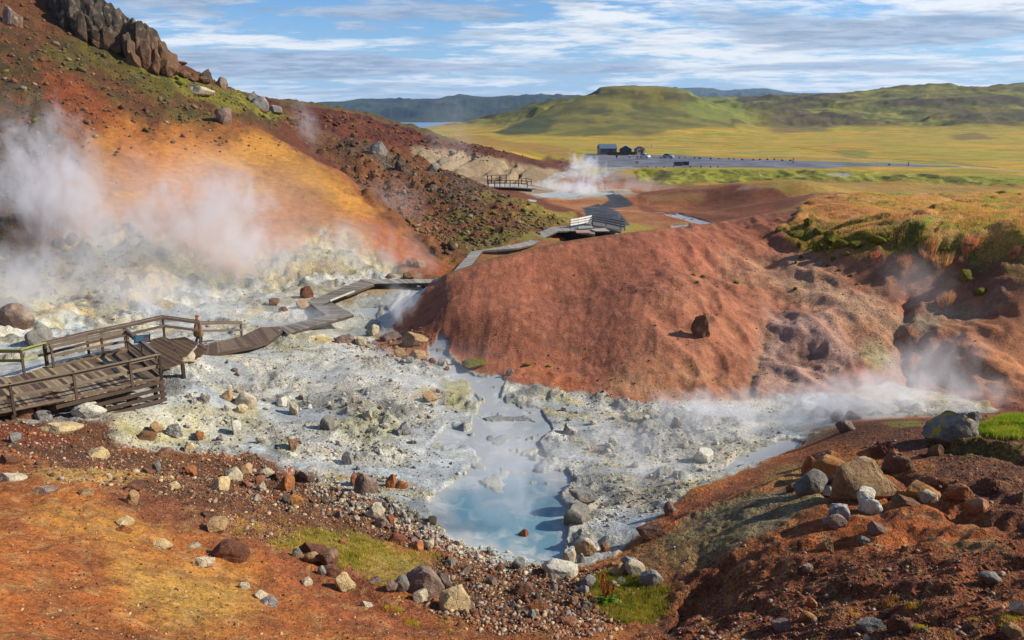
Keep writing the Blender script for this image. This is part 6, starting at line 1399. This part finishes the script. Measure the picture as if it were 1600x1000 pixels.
# stray tufts on open soil
tm = np.zeros((NR, NA))
for q in ([(380, 800), (480, 820), (440, 860), (360, 830)], [(600, 905), (720, 960), (700, 990), (600, 960)], [(1240, 960), (1600, 930), (1600, 1000), (1240, 1000)], [(1440, 690), (1600, 700), (1600, 720), (1460, 710)], [(1380, 656), (1440, 655), (1440, 664), (1390, 668)], [(690, 560), (770, 575), (775, 585), (700, 575)]):
    s_, m_ = region(q, 8, 8, HB); tm[s_] = np.maximum(tm[s_], m_)
tm *= sm(.38, .5, fbm(X2 / .5, Y2 / .5, 3, 320))
blades('sparse_grass', 9000, tm, .08, .005, ['a89c44', '9c8c38', 'b49c4c', 'a87c3c'], 'sparse yellow grass tufts on gravel and soil', 36, clump=.2)
# pink flowering grass tufts in the bowl
for (u, v, w_, lab) in ((1413, 413, 20, 'pink feathery grass tuft below the turf edge, furthest up the bowl'), (1449, 398, 24, 'pink feathery grass tuft close under the turf edge'), (1472, 413, 28, 'largest pink feathery grass tuft in the bowl'), (1515, 385, 22, 'pink feathery grass tuft on the turf lip'), (1478, 473, 24, 'pink feathery grass tuft alone low in the steaming bowl'), (1584, 398, 14, 'small red tinted tuft at the far end of the turf edge'), (1367, 402, 14, 'sparse pale grass tuft on the dark bowl wall')):
    x, y, z = hit(u, v, 30, 72); s_ = w_ * math.hypot(x, y) / 1250; root = empty('grass_tuft', (x, y, z), lab, 'grass tuft', 'pink grass tufts in the bowl')
    blades('blades', 420, None, s_ * .5, .012, ['cc8868', 'd49878', 'bc7858', 'cc9c6c'], None, 40 + int(u), parent=root, loc=(x, y), rad=s_ * .42, kind=None, fan=.35)
    vv, ff = rock_shape(3, 900 + int(u) % 7, 'round'); me = mesh_from('cushion', vv * np.array([s_ * .36, s_ * .3, s_ * .16]), ff); me.materials.append(MR); o = bpy.data.objects.new('cushion', me); COL.objects.link(o); o.parent = root; o.location = (0, 0, -s_ * .04); o.color = (*alb('7c5a38'), 1)
# moss cushions on the red mound
mm, nt, out = newmat('moss'); N = NT(nt); P_ = N.n('ShaderNodeNewGeometry').outputs['Position']; n1 = N.noise(P_, 5, 6, .6); n2 = N.noise(P_, 26, 4, .6); vv_ = N.vor(P_, 22)
N.bsdf(out, N.mix(N.mr(n1, .4, .62), alb('6c6428'), alb('948a34')), .95, N.bump(N.math('ADD', n2, vv_), 1.0, .08), .1)
MOSS = [(1217, 363, 16, 10), (1247, 373, 30, 15), (1263, 354, 20, 16), (1278, 368, 20, 14), (1296, 384, 32, 26), (1277, 393, 17, 17), (1249, 388, 12, 14), (1293, 391, 9, 10), (1322, 400, 16, 8), (1302, 408, 9, 9), (1251, 404, 7, 8), (1244, 412, 6, 8), (1293, 417, 6, 5), (1329, 433, 7, 5), (1312, 424, 8, 4), (1340, 445, 9, 4), (1243, 453, 10, 5), (1313, 388, 26, 18), (1335, 389, 26, 14), (1370, 381, 30, 14), (1084, 431, 9, 5), (1098, 434, 9, 6), (1090, 442, 6, 4), (1150, 443, 14, 6), (825, 573, 16, 7), (857, 574, 11, 4), (745, 576, 60, 12), (1505, 440, 24, 20), (1530, 462, 22, 14)]
for k, (u, v, w_, h_) in enumerate(MOSS):
    o = rock(u, v, w_, h_ * .62, 4 + k % 2, 'dark', 'x', lo=True, rmax=80, deep=1.0, sink=.3); me = o.data.copy(); me.materials.clear(); me.materials.append(mm); me.name = 'moss_cushion'; o.data = me; o.name = 'moss_cushion'
    del o['label']
    if u < 800: tag(o, 'long tussock of green and orange moss on the stream bank', 'moss')
    elif w_ >= 24: tag(o, {1247: 'wide low moss cushion nearest the mound crest', 1296: 'largest bulging moss cushion in the cluster', 1313: 'moss cushion joining the cluster to the turf edge', 1335: 'moss cushion second along the turf edge', 1370: 'moss cushion furthest along the turf edge', 1505: 'dark mossy hummock low in the steaming bowl'}.get(u, 'moss cushion'), 'moss', 'moss cushions on the mound')
    else: tag(o, 'small rounded moss cushion growing on the red mound', 'moss', 'moss cushions on the mound')
# tall dock plant with red seed heads
x, y, z = hit(950, 944, 10, 40); DK = empty('dock_plant', (x, y, z), 'tall leafy plant with upright red seed stems by the grass clump', 'plant')
pr_ = random.Random(4)
for k in range(6):
    a = pr_.uniform(0, 6.28); h_ = pr_.uniform(.55, 1.0); b0 = Vector((x + math.cos(a) * .08, y + math.sin(a) * .08, z)); b1 = b0 + Vector((math.cos(a) * .14, math.sin(a) * .08, h_)); mb = MB(); mb.tube(b0, b1, .010, .006, tuple(alb('8c4c34')), 6)
    for q in range(46):
        t = pr_.uniform(.35, 1.0); c_ = b0.lerp(b1, t); r_ = Vector((pr_.uniform(-1, 1), pr_.uniform(-1, 1), pr_.uniform(-.6, 1))).normalized(); s_ = pr_.uniform(.012, .024); mb.box(c_ + r_ * .03, (r_, r_.orthogonal().normalized(), r_.cross(r_.orthogonal().normalized())), (s_, s_ * .5, s_ * .4), wj(pr_.choice(['b0583c', 'a04830', 'c07048']), pr_))
    mb.build('seed_stem', MG, DK)
for k in range(26):
    a = pr_.uniform(0, 6.28); L_ = pr_.uniform(.18, .42); w_ = L_ * .17; d_ = Vector((math.cos(a), math.sin(a), 0)); s_ = d_.cross(UPV); b0 = Vector((x, y, z + pr_.uniform(0, .18))); mb = MB(); prev = None
    for q in range(6):
        t = q / 5; ww = w_ * math.sin(math.pi * (t * .9 + .07)); c_ = b0 + d_ * L_ * t + UPV * (L_ * .7 * t - L_ * .75 * t * t); a_, b_ = c_ - s_ * ww, c_ + s_ * ww
        i = len(mb.v); mb.v += [tuple(a_), tuple(b_ )]; cc = wj(pr_.choice(['5c8a34', '6c9c3c', '4c7a30']), pr_); mb.c += [cc, cc]
        if q: mb.f.append((i - 2, i - 1, i + 1, i))
    mb.build('leaf', MG, DK)
log('life')
# ------------------------------------------------------------------ steam
def steam_mat(name, dens_, scale, lo_, hi_, seed, tint=(1, 1, 1), rise=.5):
    m, nt, out = newmat(name); N = NT(nt); tcn = nt.nodes.new('ShaderNodeTexCoord'); P_ = N.n('ShaderNodeNewGeometry').outputs['Position']
    mp = nt.nodes.new('ShaderNodeMapping'); N.l(P_, mp.inputs[0]); mp.inputs['Scale'].default_value = (1, 1, rise); mp.inputs['Location'].default_value = (seed * 3.1, seed * 1.7, seed * .9)
    n = N.noise(mp.outputs[0], scale, 7, .62, 1.3)
    le = nt.nodes.new('ShaderNodeVectorMath'); le.operation = 'LENGTH'; N.l(tcn.outputs['Object'], le.inputs[0])
    rad = N.math('SUBTRACT', 1.0, le.outputs['Value'], clamp=True); rad = N.math('POWER', rad, .8)
    d = N.mr(N.math('ADD', n, N.math('MULTIPLY', N.math('SUBTRACT', rad, .5), .30)), lo_, hi_)
    d = N.math('MULTIPLY', N.math('MULTIPLY', d, N.mr(rad, 0.0, .45)), dens_)
    v = nt.nodes.new('ShaderNodeVolumePrincipled'); v.inputs['Color'].default_value = (*tint, 1); v.inputs['Anisotropy'].default_value = .25; N.l(d, v.inputs['Density']); N.l(v.outputs[0], out.inputs['Volume'])
    m.cycles.volume_step_rate = 1.0 if hasattr(m, 'cycles') else 1
    return m
sv, sf = ico(3)
def steam(u, v, Y, wpx, hpx, depth, dens_, lab, scale=.35, lo_=.42, hi_=.62, tilt=0, seed=None, rise=.6):
    c = ony(u, v, Y); s = Y / 1250; me = mesh_from('steam', sv, sf); seed = seed or (u % 17 + v % 13)
    me.materials.append(steam_mat('steam', dens_, scale, lo_, hi_, seed, rise=rise)); o = bpy.data.objects.new('steam', me); COL.objects.link(o); o.location = c; o.scale = (wpx * s / 2, depth / 2, hpx * s / 2); o.rotation_euler = (0, tilt, 0)
    tag(o, lab, 'steam', None, 'stuff'); return o
steam(65, 275, 59, 260, 310, 10, .34, 'dense steam column rising over the dark side of the sulphur slope', .38, .44, .64, -.3)
steam(150, 350, 57, 230, 190, 9, .18, 'steam rolling between the dark rocks and the sulphur terraces', .4, .44, .66)
steam(30, 450, 47, 280, 220, 9, .24, 'steam drifting low behind the greenish handrail', .4, .43, .64)
steam(320, 345, 60, 320, 240, 11, .24, 'wide steam cloud over the sulphur terraces', .36, .43, .64, -.3)
steam(390, 400, 60, 330, 120, 8, .16, 'steam trailing along the foot of the orange slope', .45, .44, .66)
steam(230, 458, 51, 400, 110, 7, .20, 'steam bank just behind the viewing platform', .45, .43, .64)
steam(560, 395, 66, 340, 150, 8, .14, 'faint steam veil below the orange nose', .4, .43, .68, .2)
steam(450, 500, 50, 360, 80, 6, .20, 'low steam along the plank boardwalk', .6, .43, .66)
steam(625, 478, 51, 100, 90, 4, .36, 'bright steam over the stream beside the red mound', .9, .45, .64, .5)
steam(478, 195, 115, 50, 110, 8, .10, 'thin steam wisp on the brown hillside skyline', .35, .40, .64, -.3)
steam(600, 320, 90, 200, 120, 10, .04, 'faint steam drifting across the brown spur', .3, .42, .68)
steam(705, 215, 165, 110, 150, 14, .02, 'faint tall steam column before the far lake', .16, .38, .66)
steam(880, 295, 172, 190, 34, 14, .16, 'white steam over the distant steaming pool', .4, .44, .62)
steam(915, 272, 182, 110, 80, 10, .20, 'curling steam rising beside the distant pathway', .4, .46, .60, .5)
steam(1000, 290, 190, 150, 34, 12, .05, 'faint steam by the distant grassy bank', .3, .44, .64)
steam(1310, 273, 180, 50, 10, 6, .12, 'small steam puff on the meadow edge', .25, .4, .6)
steam(1130, 640, 34, 480, 80, 5, .30, 'low bright steam hugging the foot of the red mound', .7, .43, .64, -.04)
steam(1330, 625, 34, 420, 110, 5, .42, 'bright billowing steam below the bowl', .6, .42, .64, -.1)
steam(1440, 580, 35, 260, 130, 5, .22, 'steam sweeping up the foot of the red slope', .6, .43, .66, -.5)
steam(1080, 665, 32, 460, 100, 4, .16, 'thin steam over the grey flats under the mound', .7, .43, .66)
steam(1430, 440, 42, 190, 130, 5, .07, 'steam wisp climbing the dark bowl', .5, .40, .75, .4)
steam(790, 750, 26, 200, 240, 4, .32, 'thin steam lifting off the blue pool', .8, .38, .66)
steam(505, 715, 28, 120, 80, 3, .22, 'small steam puff over the basin rim', 1.2, .44, .66, .4)
steam(1000, 710, 28, 420, 130, 4, .20, 'thin steam over the mud east of the pool', .9, .40, .66)
steam(300, 360, 57, 620, 330, 12, .055, 'broad thin veil of steam before the orange slope', .2, .30, .70)
steam(640, 590, 38, 560, 150, 8, .03, 'thin veil of steam over the middle of the flats', .3, .36, .70)
steam(1500, 610, 34, 220, 90, 4, .24, 'steam at the far end of the bright drift', .6, .42, .66)
steam(150, 430, 53, 330, 150, 7, .16, 'steam pooling over the pale sulphur mounds', .4, .40, .66)
log('steam')
# ------------------------------------------------------------------ the air
hz = bpy.data.meshes.new('haze'); mbz = MB(); mbz.box((0, 12000, 170), (Vector((1, 0, 0)), Vector((0, 1, 0)), Vector((0, 0, 1))), (25500, 25500, 182.5), (1, 1, 1))
m, nt, out = newmat('haze'); v = nt.nodes.new('ShaderNodeVolumePrincipled'); v.inputs['Color'].default_value = (.45, .68, 1.0, 1); v.inputs['Density'].default_value = 4.5e-5; v.inputs['Anisotropy'].default_value = .2; nt.links.new(v.outputs[0], out.inputs['Volume'])
o = mbz.build('haze', m); tag(o, 'thin blue haze in the distance', 'haze', None, 'stuff')
# ------------------------------------------------------------------ sun, sky, camera
SUN_AZ = math.radians(91)      # clockwise from +Y
SUN_EL = math.radians(33)
sd = Vector((math.sin(SUN_AZ) * math.cos(SUN_EL), math.cos(SUN_AZ) * math.cos(SUN_EL), math.sin(SUN_EL)))
ld = bpy.data.lights.new('sun', 'SUN'); ld.energy = 5.0; ld.angle = math.radians(.55); ld.color = (1.0, .93, .84)
lo = bpy.data.objects.new('sun', ld); COL.objects.link(lo); lo.location = sd * 300
lo.rotation_euler = (-sd).to_track_quat('-Z', 'Y').to_euler()
wd = bpy.data.worlds.new('World'); SC.world = wd; wd.use_nodes = True; nt = wd.node_tree; nt.nodes.clear(); N = NT(nt)
outw = nt.nodes.new('ShaderNodeOutputWorld'); bg = nt.nodes.new('ShaderNodeBackground'); N.l(bg.outputs[0], outw.inputs[0])
sky = nt.nodes.new('ShaderNodeTexSky'); sky.sky_type = 'NISHITA'; sky.sun_disc = False; sky.sun_elevation = SUN_EL; sky.sun_rotation = SUN_AZ; sky.air_density = 1.0; sky.dust_density = .6; sky.ozone_density = 1.6
bg.inputs['Strength'].default_value = .072
tc = nt.nodes.new('ShaderNodeTexCoord'); sx = nt.nodes.new('ShaderNodeSeparateXYZ'); N.l(tc.outputs['Generated'], sx.inputs[0])
X, Y, Zc = sx.outputs
el = N.math('MAXIMUM', Zc, 0.0)
# a cloud layer overhead: directions are carried up to a flat sheet, so the cloud streaks foreshorten to the horizon
den = N.math('ADD', el, .085)
px = N.math('DIVIDE', X, den); py = N.math('DIVIDE', Y, den)
cb = nt.nodes.new('ShaderNodeCombineXYZ'); N.l(px, cb.inputs[0]); N.l(py, cb.inputs[1]); cb.inputs[2].default_value = 3.7
def scaled(v, s, off=(0, 0, 0)):
    mp = nt.nodes.new('ShaderNodeMapping'); N.l(v, mp.inputs[0]); mp.inputs['Scale'].default_value = s; mp.inputs['Location'].default_value = off; mp.vector_type = 'POINT'; return mp.outputs[0]
azm = N.math('ARCTAN2', X, Y)
cirr = N.noise(scaled(cb.outputs[0], (.62, .85, 1), (1.3, 4.1, 0)), 1.0, 9, .62, .6)
cum = N.noise(scaled(cb.outputs[0], (.8, 1.25, 1), (7.7, 2.0, 2)), 1.0, 9, .58, .35)
fine = N.noise(scaled(cb.outputs[0], (3.2, 4.6, 1), (2, 9, 5)), 1.0, 8, .65, .3)
ab = nt.nodes.new('ShaderNodeCombineXYZ'); N.l(azm, ab.inputs[0]); N.l(el, ab.inputs[1]); ab.inputs[2].default_value = 1.3
band = N.noise(scaled(ab.outputs[0], (3.2, 30, 1), (.4, 1.2, 0)), 1.0, 8, .6, .5)
band2 = N.noise(scaled(ab.outputs[0], (4.5, 52, 1), (5.4, 3.2, 4)), 1.0, 8, .62, .5)
cirr = N.math('ADD', N.math('MULTIPLY', cirr, .55), N.math('MULTIPLY', band, .45))
cum = N.math('ADD', N.math('MULTIPLY', cum, .45), N.math('MULTIPLY', band2, .55))
# white veil
def blob(a0, e0, wa, we):
    """soft patch of sky round azimuth a0 and elevation e0 (degrees)"""
    da = N.math('DIVIDE', N.math('SUBTRACT', azm, math.radians(a0)), math.radians(wa)); de = N.math('DIVIDE', N.math('SUBTRACT', Zc, math.sin(math.radians(e0))), math.radians(we))
    r = N.math('ADD', N.math('MULTIPLY', da, da), N.math('MULTIPLY', de, de)); return N.mr(r, 1.0, 0.0)
skyc = sky.outputs[0]
skyc = N.mix(1.0, skyc, (.66, 1.02, 1.50, 1), 'MULTIPLY')
skyc = N.mix(N.mr(el, .13, .01, 0, .75), skyc, (4.2, 6.2, 9.0, 1))
veil = N.math('ADD', N.math('SUBTRACT', cirr, .5), N.math('MULTIPLY', N.math('SUBTRACT', fine, .5), .35))
veil = N.math('ADD', veil, N.math('MULTIPLY', blob(-7, 6.3, 14, 2.6), -.07))
veil = N.math('ADD', veil, N.math('MULTIPLY', blob(16, 5.0, 22, 5), .05))
veil = N.math('ADD', veil, N.math('MULTIPLY', blob(-24, 5.5, 12, 3.5), .05))
veil = N.math('ADD', veil, N.mr(Zc, .06, .0, 0, .06))
veil = N.math('SUBTRACT', veil, N.mr(el, .2, .5, 0, .12))  # unseen clouds higher up thinned to lower ambient light and deepen shadows
vm = N.mr(veil, -.02, .105)
WHITE = (9.4, 9.7, 10.1, 1)
c1 = N.mix(N.math('MULTIPLY', vm, .95), skyc, WHITE)
# grey blue bellies
dk = N.math('ADD', N.math('SUBTRACT', cum, .5), N.math('MULTIPLY', N.math('SUBTRACT', fine, .5), .40))
dk = N.math('ADD', dk, N.math('MULTIPLY', blob(-16, 3.3, 13, 1.1), .28))
dk = N.math('ADD', dk, N.math('MULTIPLY', blob(24, 5.0, 12, 1.0), .13))
dk = N.math('ADD', dk, N.math('MULTIPLY', blob(-22, 7.2, 9, 1.8), .10))
dk = N.math('ADD', dk, N.math('MULTIPLY', blob(28, 7.6, 8, .7), .10))
dk = N.math('ADD', dk, N.math('MULTIPLY', blob(20, 3.0, 20, .5), .07))
dk = N.math('ADD', dk, N.math('MULTIPLY', blob(2, 3.2, 12, .8), .07))
dm = N.mr(dk, .0, .12)
c2 = N.mix(N.math('MULTIPLY', dm, .9), c1, N.mix(N.mr(fine, .35, .65), (2.9, 3.8, 5.3, 1), (4.8, 5.8, 7.4, 1)))
c3 = N.mix(N.mr(el, .035, .0, 0, .4), c2, (7.4, 8.2, 9.2, 1))
N.l(c3, bg.inputs[0])
cd = bpy.data.cameras.new('camera'); cam = bpy.data.objects.new('camera', cd); COL.objects.link(cam); SC.camera = cam
cam.location = (0, 0, CZ); cam.rotation_euler = (math.radians(90) - PITCH, 0, 0)
cd.sensor_width = 36; cd.lens = 36 * 1250 / 1600; cd.clip_start = .1; cd.clip_end = 60000
SC.view_settings.view_transform = 'Standard'; SC.view_settings.look = 'None'; SC.view_settings.exposure = .45; SC.view_settings.gamma = 1
SC.cycles.volume_bounces = 3; SC.cycles.volume_step_rate = 1.0; SC.cycles.volume_max_steps = 256
SC.cycles.use_denoising = True; SC.cycles.max_bounces = 6; SC.cycles.diffuse_bounces = 2; SC.cycles.glossy_bounces = 2; SC.cycles.transparent_max_bounces = 12
log('done')
